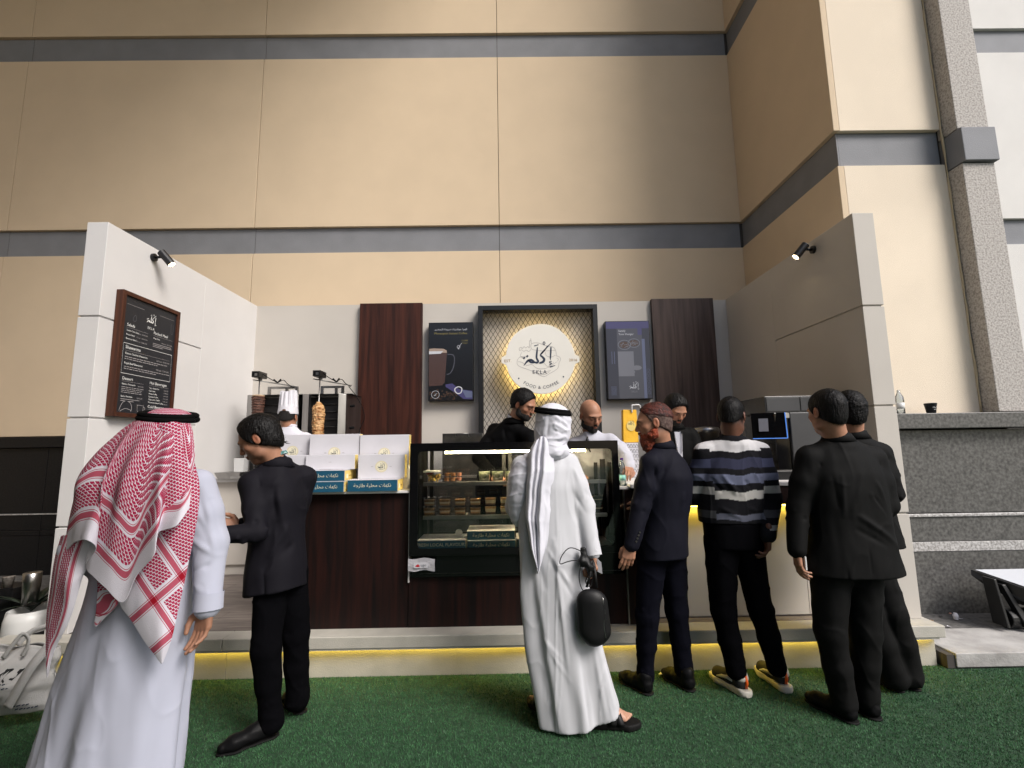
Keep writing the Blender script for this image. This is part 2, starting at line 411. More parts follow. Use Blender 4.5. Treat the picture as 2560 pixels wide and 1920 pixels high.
# platform: fascia, projecting step, floor
M('step_paint', (.44, .42, .37), .55, var=.12, vs_=9, bump=.2, bs=150, detail=8)
for a, b in ((-3.45, -1.92), (-1.918, .4), (.402, 2.872)):
    bx('platform_fascia', 'step_paint', st, a, b, 3.47, 3.50, 0, .186, bev=.002)
    bx('platform_step', 'step_paint', st, a-(.03 if a < -3 else 0), b+(.03 if b > 2.8 else 0), 3.405, 3.56, .200, ZF, bev=.006)
bx('platform_fascia', 'step_paint', st, 2.842, 2.872, 3.502, 5.9, 0, .186)
bx('platform_step', 'step_paint', st, 2.78, 2.902, 3.562, 5.9, .200, ZF, bev=.006)
bx('platform_base', 'black_matte', st, -3.40, 2.83, 3.51, 5.95, .002, .26)
bx('led_strip', 'led_warm', st, -3.4, 2.85, 3.448, 3.462, .1988, .2005)
bx('step_lip', 'step_paint', st, -3.4, 2.86, 3.412, 3.418, .189, .1995)
for j in range(11):
    y0 = 3.562+j*.2
    for i, x0 in enumerate(np.arange(-3.06-(j % 3)*.4, 2.7, 1.28)):
        a, b = max(x0, -3.055), min(x0+1.277, 2.695)
        if b-a > .05: bx('floor_plank', 'wood_floor', st, a, b, y0, min(y0+.1975, 5.755), .262, .2765)
# wood panels on back wall
bx('wood_panel', 'wood_back', st, -1.785, -1.03, 5.70, 5.757, ZF, ZT-.005, bev=.002)
bx('wood_panel', 'wood_grey', st, 1.762, 2.516, 5.70, 5.757, ZF, ZT+.005, bev=.002)

# ---------------- front counter (left part, wood clad) and the low front under the display case
fc = thing('front_counter', 'dark wood serving counter with cream top edge holding the pastry boxes', 'counter', (-.4, 3.9, ZF))
mb = MB(); mb.box(-1.50, -.722, 3.56, 4.1, ZF, 1.195); mb.build('cabinet', 'wood_shaded', fc, bev=.002)
bx('worktop', 'stall_white', fc, -1.51, -.721, 3.52, 4.12, 1.196, 1.212, bev=.002)
bx('edge_trim', 'stall_white', fc, -.721, -.713, 3.535, 4.1, .58, 1.212)
bx('front_panel', 'wood_shaded', fc, -.72, .82, 3.552, 4.12, ZF, .612, bev=.002)
# ---------------- right counter
rc = thing('right_counter', 'cream counter with dark wood fascia lit from beneath, in front of the coffee machine', 'counter', (1.8, 3.8, ZF))
bx('wood_front', 'wood_shaded', rc, .822, 1.02, 3.535, 4.1, ZF, 1.19, bev=.002)
bx('metal_trim', 'steel', rc, .812, .820, 3.53, 3.56, ZF, 1.19)
bx('cabinet', 'stall_cream', rc, 1.022, 2.695, 3.66, 4.3, ZF, 1.075)
for a, b in ((1.024, 1.58), (1.584, 2.14), (2.144, 2.694)):
    bx('front_panel', 'stall_cream', rc, a, b, 3.64, 3.66, ZF+.012, 1.07, bev=.001)
bx('fascia', 'wood_shaded', rc, 1.022, 2.694, 3.50, 3.53, 1.075, 1.205, bev=.002)
bx('worktop', 'stall_white', rc, .86, 2.696, 3.49, 4.35, 1.206, 1.232, bev=.003)
bx('led_strip', 'led_warm', rc, 1.03, 2.69, 3.60, 3.615, 1.058, 1.066)
# ---------------- back-left counter
bc = thing('side_counter', 'cream work counter along the left wall carrying the shawarma grills', 'counter', (-2.4, 5.3, ZF))
bx('cabinet', 'stall_cream', bc, -3.055, -1.6, 5.10, 5.755, ZF+.1, 1.20, bev=.002)
bx('plinth', 'stall_cream', bc, -3.05, -1.62, 5.13, 5.75, ZF, ZF+.095)
bx('worktop', 'stall_white', bc, -3.057, -1.58, 5.05, 5.757, 1.202, 1.235, bev=.002)
bc2 = thing('back_counter', 'low steel back counter under the logo sign', 'counter', (.4, 5.3, ZF))
bx('cabinet', 'steel_dark', bc2, -1.0, 1.72, 5.15, 5.69, ZF, 1.2, bev=.002)
bx('worktop', 'steel', bc2, -1.02, 1.73, 5.1, 5.695, 1.202, 1.23, bev=.002)
# ================================================================ implicit surface modelling (bodies and clothes)
def _smin(a, b, k):
    if k <= 0: return np.minimum(a, b)
    h = np.maximum(k-np.abs(a-b), 0)/k
    return np.minimum(a, b)-h*h*k*.25
class SDF:
    def __init__(s, lo, hi, h):
        s.h = h; s.lo = np.array(lo, np.float32)
        s.n = [max(4, int((hi[i]-lo[i])/h)+1) for i in range(3)]
        s.ax = [s.lo[i]+h*np.arange(s.n[i], dtype=np.float32) for i in range(3)]
        s.V = np.full(s.n, .08, np.float32)
    def blk(s, lo, hi):
        sl = []
        for i in range(3):
            a = int(max(0, math.floor((lo[i]-s.lo[i])/s.h))); b = int(min(s.n[i], math.ceil((hi[i]-s.lo[i])/s.h)+1))
            if b <= a: return None, None
            sl.append(slice(a, b))
        return tuple(sl), (s.ax[0][sl[0]][:, None, None], s.ax[1][sl[1]][None, :, None], s.ax[2][sl[2]][None, None, :])
    def put(s, sl, d, k, op):
        if op == 'add': s.V[sl] = _smin(s.V[sl], d, k)
        else: s.V[sl] = -_smin(-s.V[sl], d, k)
    def cap(s, a, b, ra, rb, k=.02, op='add', sq=None, nz=None):
        """tapered capsule; sq=(direction, factor) flattens it along a direction"""
        a = np.array(a, float); b = np.array(b, float); m = max(ra, rb)+k+.03
        sl, X = s.blk(np.minimum(a, b)-m, np.maximum(a, b)+m)
        if sl is None: return s
        ba = b-a; L = float(ba@ba)+1e-9
        p = [X[i]-a[i] for i in range(3)]
        t = np.clip((p[0]*ba[0]+p[1]*ba[1]+p[2]*ba[2])/L, 0, 1)
        q = [p[i]-t*ba[i] for i in range(3)]
        d2 = q[0]**2+q[1]**2+q[2]**2
        if sq:
            n_ = np.array(sq[0], float); n_ /= np.linalg.norm(n_); w = q[0]*n_[0]+q[1]*n_[1]+q[2]*n_[2]
            d2 = d2+w*w*(1/sq[1]**2-1)
        r = ra+(rb-ra)*t
        if nz: r = r+nz(X, t)
        s.put(sl, np.sqrt(d2)-r, k, op); return s
    def chain(s, pts, rs, k=.02, **kw):
        for i in range(len(pts)-1): s.cap(pts[i], pts[i+1], rs[i], rs[i+1], k, **kw)
        return s
    def ell(s, c, r, rot=None, k=.02, op='add'):
        c = np.array(c, float); r = np.array(r, float); m = r.max()+k+.03
        sl, X = s.blk(c-m, c+m)
        if sl is None: return s
        p = [X[i]-c[i] for i in range(3)]
        if rot is not None:
            R = np.array(rot, float); p = [p[0]*R[0, i]+p[1]*R[1, i]+p[2]*R[2, i] for i in range(3)]
        q = np.sqrt((p[0]/r[0])**2+(p[1]/r[1])**2+(p[2]/r[2])**2)
        d = (q-1)*r.min()
        s.put(sl, d.astype(np.float32), k, op); return s
    def loft(s, rows, k=.02, n=2.0, op='add', fold=None, zr=.02):
        """rows: (z, cx, cy, rx, ry[, yaw deg]) horizontal rounded sections"""
        rows = sorted([tuple(r)+(0,)*(6-len(r)) for r in rows]); A = np.array(rows, float)
        R = max(A[:, 3].max(), A[:, 4].max())+k+.04
        lo = (A[:, 1].min()-R, A[:, 2].min()-R, A[0, 0]-.05); hi = (A[:, 1].max()+R, A[:, 2].max()+R, A[-1, 0]+.06)
        sl, X = s.blk(lo, hi)
        if sl is None: return s
        z = X[2].ravel()
        def I(j): # smooth (monotone-ish) interpolation
            zz = A[:, 0]; y = A[:, j]; v = np.interp(z, zz, y)
            hh = .015; return (v+np.interp(z-hh, zz, y)+np.interp(z+hh, zz, y))/3
        cx, cy, rx, ry, yw = [I(j).astype(np.float32)[None, None, :] for j in range(1, 6)]
        yw = np.radians(yw); x = X[0]-cx; y = X[1]-cy; c_, s_ = np.cos(yw), np.sin(yw)
        u = x*c_+y*s_; v = -x*s_+y*c_
        q = (np.abs(u/rx)**n+np.abs(v/ry)**n)**(1/n)
        rm = np.minimum(rx, ry)
        if fold is not None:
            th = np.arctan2(v/ry, u/rx); q = q-fold(th, z[None, None, :])/rm
        d = (q-1)*rm
        dz = np.maximum(A[0, 0]-z, z-A[-1, 0])[None, None, :]
        d = -_smin(-d, -np.broadcast_to(dz, d.shape), zr) if zr else np.maximum(d, dz)
        s.put(sl, d.astype(np.float32), k, op); return s
    def plane(s, p, nrm, k=.004):
        """cut away everything on the side the normal points to"""
        p = np.array(p, float); n_ = np.array(nrm, float); n_ /= np.linalg.norm(n_)
        X = (s.ax[0][:, None, None], s.ax[1][None, :, None], s.ax[2][None, None, :])
        d = (X[0]-p[0])*n_[0]+(X[1]-p[1])*n_[1]+(X[2]-p[2])*n_[2]
        s.V = -_smin(-s.V, -d.astype(np.float32), k); return s
    def mesh(s):
        V = s.V; V[0] = V[-1] = .05; V[:, 0] = V[:, -1] = .05; V[:, :, 0] = V[:, :, -1] = .05
        ins = V < 0
        c = np.zeros([n-1 for n in s.n], np.uint8)
        for i in (0, 1):
            for j in (0, 1):
                for k in (0, 1): c += ins[i:s.n[0]-1+i, j:s.n[1]-1+j, k:s.n[2]-1+k]
        act = (c > 0) & (c < 8); I, J, K = np.nonzero(act)
        if not len(I): return np.zeros((0, 3)), np.zeros((0, 4), int)
        cn = [(a, b, d) for a in (0, 1) for b in (0, 1) for d in (0, 1)]
        val = np.stack([V[I+a, J+b, K+d] for a, b, d in cn], 1)
        pos = np.zeros((len(I), 3)); cnt = np.zeros(len(I))
        for p in range(8):
            for q in range(p+1, 8):
                df = [cn[q][t]-cn[p][t] for t in range(3)]
                if sum(abs(t) for t in df) != 1: continue
                va, vb = val[:, p], val[:, q]; mk_ = (va < 0) != (vb < 0)
                t = np.where(mk_, va/np.where(mk_, va-vb, 1), 0)
                for ax in range(3): pos[:, ax] += np.where(mk_, cn[p][ax]+t*df[ax], 0)
                cnt += mk_
        pos = pos/cnt[:, None]+np.stack([I, J, K], 1)
        pos = pos*s.h+s.lo
        idx = np.full(c.shape, -1, np.int64); idx[I, J, K] = np.arange(len(I))
        F = []
        for ax in range(3):
            a = np.moveaxis(ins, ax, 0); ix = np.moveaxis(idx, ax, 0)
            d = a[:-1, 1:-1, 1:-1] != a[1:, 1:-1, 1:-1]
            i, j, k = np.nonzero(d); fl = a[:-1, 1:-1, 1:-1][i, j, k]
            q = np.stack([ix[i, j, k], ix[i, j+1, k], ix[i, j+1, k+1], ix[i, j, k+1]], 1)
            if ax == 1: fl = ~fl
            q[~fl] = q[~fl][:, ::-1]; F.append(q)
        return pos, np.vstack(F)
def normals(v, f):
    a = v[f[:, 2]]-v[f[:, 0]]; b = v[f[:, 3]]-v[f[:, 1]] if f.shape[1] == 4 else v[f[:, 1]]-v[f[:, 0]]
    n = np.cross(a, b); N = np.zeros_like(v)
    for i in range(f.shape[1]): np.add.at(N, f[:, i], n)
    return N/(np.linalg.norm(N, axis=1, keepdims=True)+1e-12)
def relax(v, f, it=1, lam=.5):
    for _ in range(it):
        S = np.zeros_like(v); c = np.zeros(len(v))
        for i in range(4):
            j = f[:, (i+1) % 4]; np.add.at(S, f[:, i], v[j]); np.add.at(c, f[:, i], 1)
        v = v*(1-lam)+lam*S/np.maximum(c, 1)[:, None]
    return v
_rs = np.random.RandomState(11)
_W = [(_rs.randn(3), _rs.rand()*6.28, _rs.randn(3), _rs.rand()*6.28) for _ in range(6)]
def wav(p, sc=(1, 1, 1), seed=0, warp=.6):
    """cheap smooth noise, about -1..1"""
    q = p*np.array(sc); r = 0
    for i, (d, ph, e, ps) in enumerate(_W):
        d = d/np.linalg.norm(d); e = e/np.linalg.norm(e)
        w1 = np.sin(q@e*1.7+ps+seed*1.3)
        r = r+np.sin(q@d*(1+.35*i)+ph+seed*2.1+warp*w1*2)
    return r/3
def ridge(p, sc=(1, 1, 1), seed=0, pw=4):
    """sharp-backed folds: narrow ridges with broad flats between"""
    return np.clip(1-np.abs(wav(p, sc, seed)), 0, 1)**pw
def creases(v, N, lst):
    """lst: (a, b, width, depth) straight ridges(+)/valleys(-) pressed in the cloth"""
    d = np.zeros(len(v))
    for a, b, w, am in lst:
        a = np.array(a, float); b = np.array(b, float); ba = b-a; L = ba@ba+1e-9
        t = (v-a)@ba/L; tc = np.clip(t, 0, 1)
        q = np.linalg.norm(v-a-tc[:, None]*ba, axis=1)
        fall = np.clip(np.minimum(t+.15, 1.15-t)/.3, 0, 1)
        d += am*np.exp(-(q/w)**2)*fall
    return v+N*d[:, None]
def fin(s, name, mat, parent, cre=None, nz=None, rl=1, tint=None, cut=None):
    v, f = s.mesh()
    if rl: v = relax(v, f, rl)
    if cre or nz:
        N = normals(v, f)
        if nz: v = v+N*nz(v)[:, None]
        if cre: v = creases(v, N, cre)
    o = mk(name, v, f, mat, parent, smooth=True)
    if tint is not None:
        c = np.ones((len(v), 4), np.float32); c[:, :3] = tint(v)
        at = o.data.color_attributes.new('tint', 'FLOAT_COLOR', 'POINT'); at.data.foreach_set('color', c.ravel())
    return o, v, f
def joinmesh(lst):
    V = []; F = []; n = 0
    for v, f in lst: V.append(v); F.append(f+n); n += len(v)
    return np.vstack(V), np.vstack(F)

def rotm(yaw=0, pitch=0, roll=0):
    """head frame: x = right of the face, y = where the face looks, z = up. yaw 0 looks along +y, positive turns left (towards -x)"""
    y, p, r = rad(yaw), rad(pitch), rad(roll)
    Rz = np.array([[math.cos(y), -math.sin(y), 0], [math.sin(y), math.cos(y), 0], [0, 0, 1]])
    Rx = np.array([[1, 0, 0], [0, math.cos(p), -math.sin(p)], [0, math.sin(p), math.cos(p)]])   # pitch > 0 looks up
    Ry = np.array([[math.cos(r), 0, math.sin(r)], [0, 1, 0], [-math.sin(r), 0, math.cos(r)]])
    return Rz@Rx@Ry

M('skin', (.36, .18, .112), .5, attr='tint', var=.14, vs_=30, spec=.4)
M('skin_dark', (.12, .052, .032), .45, attr='tint', var=.14, vs_=30, spec=.4)
M('hair_black', (.0035, .003, .003), .5, spec=.22, bump=.7, bs=90, stretch=(1, 1, .25))
M('hair_fade', (.010, .008, .0075), .8, var=.3, vs_=60, bump=.5, bs=400)
M('hair_grey', (.13, .085, .07), .7, col2=(.045, .018, .014), vs_=60, bump=.6, bs=200)
M('hair_henna', (.11, .018, .009), .5, col2=(.018, .005, .004), vs_=45, bump=.8, bs=120)
M('beard_henna', (.30, .045, .010), .6, col2=(.02, .006, .004), vs_=22, bump=1, bs=140)
M('beard_black', (.014, .011, .010), .7, bump=.8, bs=200)
M('eye', (.02, .015, .012), .15)

def head(c, R, sc=1.0, h=.0042, neck=None, nr=.056, hair=None, parent=None, skin='skin', beard=None, hmat='hair_black',
         hairline=(.062, .052), nape=-.055, side='hair_fade', vol=.010, wave=.002, brow=True, ears=True, extra=None, stub=0, sidecut=-.022, strand=1.0, strand_len=1.0, topcut=None):
    """returns body pieces (v, f, tintfn) and makes hair/beard children"""
    c = np.array(c, float); R = np.array(R, float)
    W = lambda p: c+R@(np.array(p, float)*sc)
    def E(s, p, r, k=.02, op='add', rot=None):
        s.ell(W(p), np.array(r)*sc, R if rot is None else R@rot, k*sc, op)
    m = .16*sc; lo = c-m; hi = c+m
    if neck is not None:
        nk = np.array(neck, float); lo = np.minimum(lo, nk-.08); hi = np.maximum(hi, nk+.08)
    s = SDF(lo, hi, h)
    E(s, (0, -.014, .034), (.074, .096, .088)); E(s, (0, .03, .0), (.066, .066, .092), .03)
    E(s, (0, .036, -.062), (.050, .052, .052), .03); E(s, (0, .068, -.098), (.024, .022, .020), .03)
    for sx in (-1, 1):
        E(s, (.046*sx, .058, -.022), (.022, .020, .018), .02)
        E(s, (.052*sx, .02, -.072), (.018, .03, .026), .02)
        if ears:
            er = rotm(0, 0, 0)
            E(s, (.079*sx, -.008, -.006), (.0075, .019, .031), .006); E(s, (.086*sx, -.003, -.004), (.005, .009, .018), .003, 'sub')
    E(s, (0, .088, .024), (.050, .014, .010), .018)
    for sx in (-1, 1):
        E(s, (.031*sx, .104, .002), (.019, .016, .011), .012, 'sub'); E(s, (.031*sx, .083, .000), (.015, .013, .0115), .006)
    s.chain([W((0, .095, .016)), W((0, .113, -.024))], [.008*sc, .0125*sc], .012*sc)
    for sx in (-1, 1): E(s, (.011*sx, .106, -.030), (.008, .010, .007), .006)
    E(s, (0, .098, -.058), (.025, .010, .006), .006); E(s, (0, .095, -.069), (.021, .010, .006), .005)
    E(s, (0, .108, -.0635), (.024, .010, .0018), .003, 'sub')
    if neck is not None:
        s.cap(W((0, -.020, -.055)), nk, nr*.98*sc, nr*1.06*sc, .025*sc)
    v, f = s.mesh(); v = relax(v, f, 1, .35)
    def loc(v): return ((v-c)@R)/sc
    q = loc(v); t = np.ones((len(v), 3))
    def spot(p, r, col):
        w_ = np.exp(-(((q-np.array(p))/np.array(r))**2).sum(1))[:, None]; t[:] = t*(1-w_)+t*np.array(col)*w_
    spot((0, .10, -.063), (.026, .02, .010), (.85, .52, .5)); spot((0, .115, -.026), (.016, .02, .012), (1.05, .82, .78))
    for sx in (-1, 1):
        spot((.031*sx, .10, .002), (.016, .03, .007), (.25, .2, .2)); spot((.082*sx, -.005, -.004), (.012, .02, .03), (1.0, .72, .66))
        spot((.045*sx, .07, -.025), (.025, .03, .02), (1.05, .86, .82))
        if brow: spot((.032*sx, .10, .0225), (.021, .025, .0055), (.08, .07, .07))
    if hair == 'short':   # skin darkened by cropped hair round the hairline
        w_ = np.clip((q[:, 2]+.080)/.045, 0, 1)*np.clip((.030-q[:, 1])/.025, 0, 1)*np.clip((.10-np.abs(q[:, 0]))/.01, 0, 1)*(np.abs(q[:, 0]) < .0745)*.82
        t[:] = t*(1-w_[:, None])+np.array((.16, .17, .19))*t*w_[:, None]
    if stub:
        w_ = np.clip((-.035-q[:, 2])/.02, 0, 1)*np.clip((q[:, 1]-.0)/.02, 0, 1)*np.clip((.03+q[:, 2]+.115)/.02, 0, 1)*stub
        t[:] = t*(1-w_[:, None])+np.array((.35, .33, .34))*t*w_[:, None]
    # child meshes -------------------------------------------------
    if hair:
        def sheet(off, conds, name, mat, nzamp, hh=h):
            g = SDF(c-m, c+m, hh)
            E(g, (0, -.014, .034), (.074+off, .096+off, .088+off)); E(g, (0, .03, .0), (.066+off*.8, .066+off*.6, .092+off), .03); E(g, (0, -.040, -.035), (.056+off, .052+off, .060+off), .03)
            if topcut is not None: conds = list(conds)+[((0, 0, topcut), (0, 0, 1))]
            for p, n_ in conds: g.plane(W(p), R@np.array(n_, float), .012)
            for sx in (-1, 1): E(g, (.086*sx, -.006, -.008), (.030, .023, .034), .006, 'sub')
            v2, f2 = g.mesh()
            if not len(v2): return
            v2 = relax(v2, f2, 1); N = normals(v2, f2); ql = loc(v2)
            v2 = v2+N*(nzamp*.35*wav(ql, (90, 40, 60), 1)+nzamp*.45*wav(ql, (420, 90, 160), 2))[:, None]
            # short strands growing out of the mass break up its outline and edge
            rs_ = np.random.RandomState(len(v2) % 97); ns = int(5200*strand); ii = rs_.randint(0, len(v2), ns); b = v2[ii]; n_ = N[ii]
            dn = R@np.array((0, -.45, -.9)); ln_ = (rs_.uniform(.006, .015, ns)*(1 if name == 'hair' else .5)*strand_len)[:, None]
            g_ = dn+rs_.randn(ns, 3)*.35; g_ = g_-n_*((g_*n_).sum(1)[:, None]); g_ /= np.linalg.norm(g_, axis=1)[:, None]+1e-9
            sd_ = np.cross(g_, n_)*rs_.uniform(.0006, .0013, ns)[:, None]; tip = b+g_*ln_+n_*rs_.uniform(.0008, .0040, ns)[:, None]*strand_len
            b = b-n_*.001; T3 = np.stack([b-sd_, b+sd_, tip, tip], 1).reshape(-1, 3); F3 = np.arange(4*ns).reshape(-1, 4)
            v3 = np.vstack([v2, T3]); f3 = [tuple(q) for q in f2]+[(int(q[0])+len(v2), int(q[1])+len(v2), int(q[2])+len(v2)) for q in F3]
            mk(name, v3, f3, mat, parent, smooth=True)
        hy, hz = hairline
        if hair != 'bald':
            sheet(vol, [((0, hy, hz), (0, 1, -.55)), ((0, -.04, sidecut if side else nape), (0, .30, -1)), ((0, .03, .0), (0, .9, -1))] if side else
                  [((0, hy, hz), (0, 1, -.55)), ((0, -.04, nape), (0, .75, -1)), ((0, .055, .01), (0, 1, -.15))], 'hair', hmat, wave)
            if side:
                sheet(.0065, [((0, hy-.006, hz), (0, 1, -.5)), ((0, -.06, nape), (0, .62, -1)), ((0, .052, .0), (0, 1, -.1))], 'hair_sides', side, .0005)
    if beard:
        bl_, bm, full = beard
        g = SDF(c-.2*sc, c+.2*sc, h)
        E(g, (0, .036, -.062), (.050+.007, .052+.009, .052+.006)); E(g, (0, .068, -.098), (.024+.008, .022+.008, .020+.006), .03)
        for sx in (-1, 1): E(g, (.052*sx, .02, -.072), (.018+.006, .03+.006, .026+.004), .02); E(g, (.058*sx, .012, -.035), (.016, .02, .035), .02)
        if bl_ > .012:
            E(g, (0, .062, -.112-bl_*.35), (.040, .040, .030+bl_*.5), .03)
        else: pass
        E(g, (0, .103, -.049), (.030, .010, .0065), .006)     # moustache
        g.plane(W((0, .09, -.040)), R@np.array((0, .10, 1.)), .01)
        E(g, (0, .118, -.0665), (.019, .025, .0075), .004, 'sub')
        for sx in (-1, 1): E(g, (.036*sx, .085, -.030), (.022, .04, .020), .014, 'sub')
        g.plane(W((0, -.012, 0)), R@np.array((0, -1., 0)), .01)
        v2, f2 = g.mesh(); v2 = relax(v2, f2, 1); N = normals(v2, f2); ql = loc(v2)
        v2 = v2+N*(full*wav(ql, (170, 150, 60), 3))[:, None]
        mk('beard', v2, f2, bm, parent, smooth=True)
    return v, f, t

def hand(wr, d, pn, side=1, curl=(.3, .35, .4, .45), thumb=.5, sc=1.0, h=.0026, spread=.04, thb=None):
    """wr wrist point, d direction wrist->knuckles, pn palm-facing normal; side=+1 thumb lies along cross(d,pn)"""
    wr = np.array(wr, float); d = np.array(d, float); d /= np.linalg.norm(d); pn = np.array(pn, float); pn -= d*(pn@d); pn /= np.linalg.norm(pn)
    lat = np.cross(d, pn)*side
    s = SDF(wr-.24*sc, wr+.24*sc, h)
    P = lambda a, b, c_: wr+(d*a+lat*b+pn*c_)*sc
    s.cap(P(-.045, 0, 0), P(.01, 0, 0), .028*sc, .024*sc, .01, sq=(pn, .8))
    Ls = [(.040, .024, .020), (.044, .029, .021), (.041, .027, .021), (.032, .021, .019)]
    for i, b in enumerate((.030, .0105, -.0095, -.028)):
        kn = P(.088-.004*abs(i-1)-.004*(i == 3), b, .002)
        s.cap(P(.005, b*.55, 0), kn, .0155*sc, .0125*sc, .012*sc)
        a = curl[i]*.7; p = kn; ang = 0
        for j, L in enumerate(Ls[i]):
            ang += a if j == 0 else curl[i]*(1.1 if j == 1 else .7)
            sp = spread*(1.5-i)
            dd = d*math.cos(ang)*math.cos(sp)+pn*math.sin(ang)+lat*math.sin(sp)*math.cos(ang)
            q = p+dd*L*sc*1.02
            s.cap(p, q, (.0098-.0009*j-(.001 if i == 3 else 0))*sc, (.0092-.001*j-(.001 if i == 3 else 0))*sc, .0035*sc); p = q
    t0 = P(.022, .018, .006); t1 = P(.050, .046, .016+.01*thumb); t2 = P(.078, .052-.012*thumb, .026+.012*thumb); t3 = P(.102, .050-.02*thumb, .032+.016*thumb)
    s.cap(t0, t1, .017*sc, .0125*sc, .012*sc); s.cap(t1, t2, .0120*sc, .0108*sc, .004); s.cap(t2, t3, .0105*sc, .0085*sc, .004)
    v, f = s.mesh(); v = relax(v, f, 1, .3)
    t = np.ones((len(v), 3)); return v, f, t

def body(parent, J, heads, hands, skin='skin'):
    """one continuous skin mesh: head, neck, trunk, limbs and hands"""
    pts = np.array([J[k] for k in J if k != 'headc']); lo = pts.min(0)-.16; hi = pts.max(0)+.16
    s = SDF(lo, hi, .0115)
    pel = np.array(J['pelvis']); nk = np.array(J['neck']); ch = np.array(J['chest'])
    s.cap(pel, ch, .105, .115, .04, sq=((0, 1, 0), .8)); s.cap(ch, nk-(0, 0, .06), .095, .045, .03)
    for a in 'LR':
        if 'sh'+a in J:
            s.cap(nk-np.array((0, 0, .06)), np.array(J['sh'+a])-(0, 0, .02), .04, .036, .03); s.cap(J['sh'+a], J['el'+a], .045, .036, .02); s.cap(J['el'+a], J['wr'+a], .036, .027, .02)
        if 'kn'+a in J:
            s.cap(pel, J['hip'+a], .09, .085, .03); s.cap(J['hip'+a], J['kn'+a], .075, .05, .02); s.cap(J['kn'+a], J['an'+a], .046, .036, .02)
    v, f = s.mesh(); L = [(v, f)]; T = [np.ones((len(v), 3))]
    for q in heads+hands: L.append((q[0], q[1])); T.append(q[2])
    V, F = joinmesh(L)
    o = mk('body', V, F, skin, parent, smooth=True)
    c = np.ones((len(V), 4), np.float32); c[:, :3] = np.vstack(T)
    at = o.data.color_attributes.new('tint', 'FLOAT_COLOR', 'POINT'); at.data.foreach_set('color', c.ravel())
    return o

# ---------------- cloth materials
def cloth(name, col, rough=.95, wv=900, var=.1, sheen=0, bump=.25, spec=.04): return M(name, col, rough if not name.startswith('suit') else .7, spec=spec if not name.startswith('suit') else .10, var=var, vs_=5, bump=bump*.4, bs=wv, sheen=sheen, detail=5)
cloth('suit_black', (.0018, .0018, .0022)); cloth('suit_charcoal', (.0092, .0086, .012), wv=500); cloth('suit_navy', (.0080, .0082, .0140), wv=500)
cloth('suit_dark', (.0062, .0062, .0062), wv=500); cloth('trouser_black', (.0024, .0024, .0032)); cloth('trouser_navy', (.0040, .0042, .0075))
cloth('thobe_shaded', (.47, .485, .58), .75, 500, .04, .05, .15); cloth('thobe_white', (.48, .485, .51), .75, 500, .04, .05, .15); cloth('ghutra_white', (.58, .58, .635), .8, 500, .05, .05, .3)  # foreground robe is white cloth too, bluish shade mixed into its colour
cloth('chef_white', (.55, .545, .60), .8, 500, .05); cloth('shirt_grey', (.45, .45, .5), .8); cloth('agal', (.006, .006, .006), .9, 200)
M('shoe_black', (.004, .004, .0045), .5, spec=.12); M('shoe_matte', (.006, .006, .006), .7, spec=.2)
M('lanyard', (.04, .14, .13), .5, col2=(.35, .5, .5), vs_=60, contrast=(.45, .55))

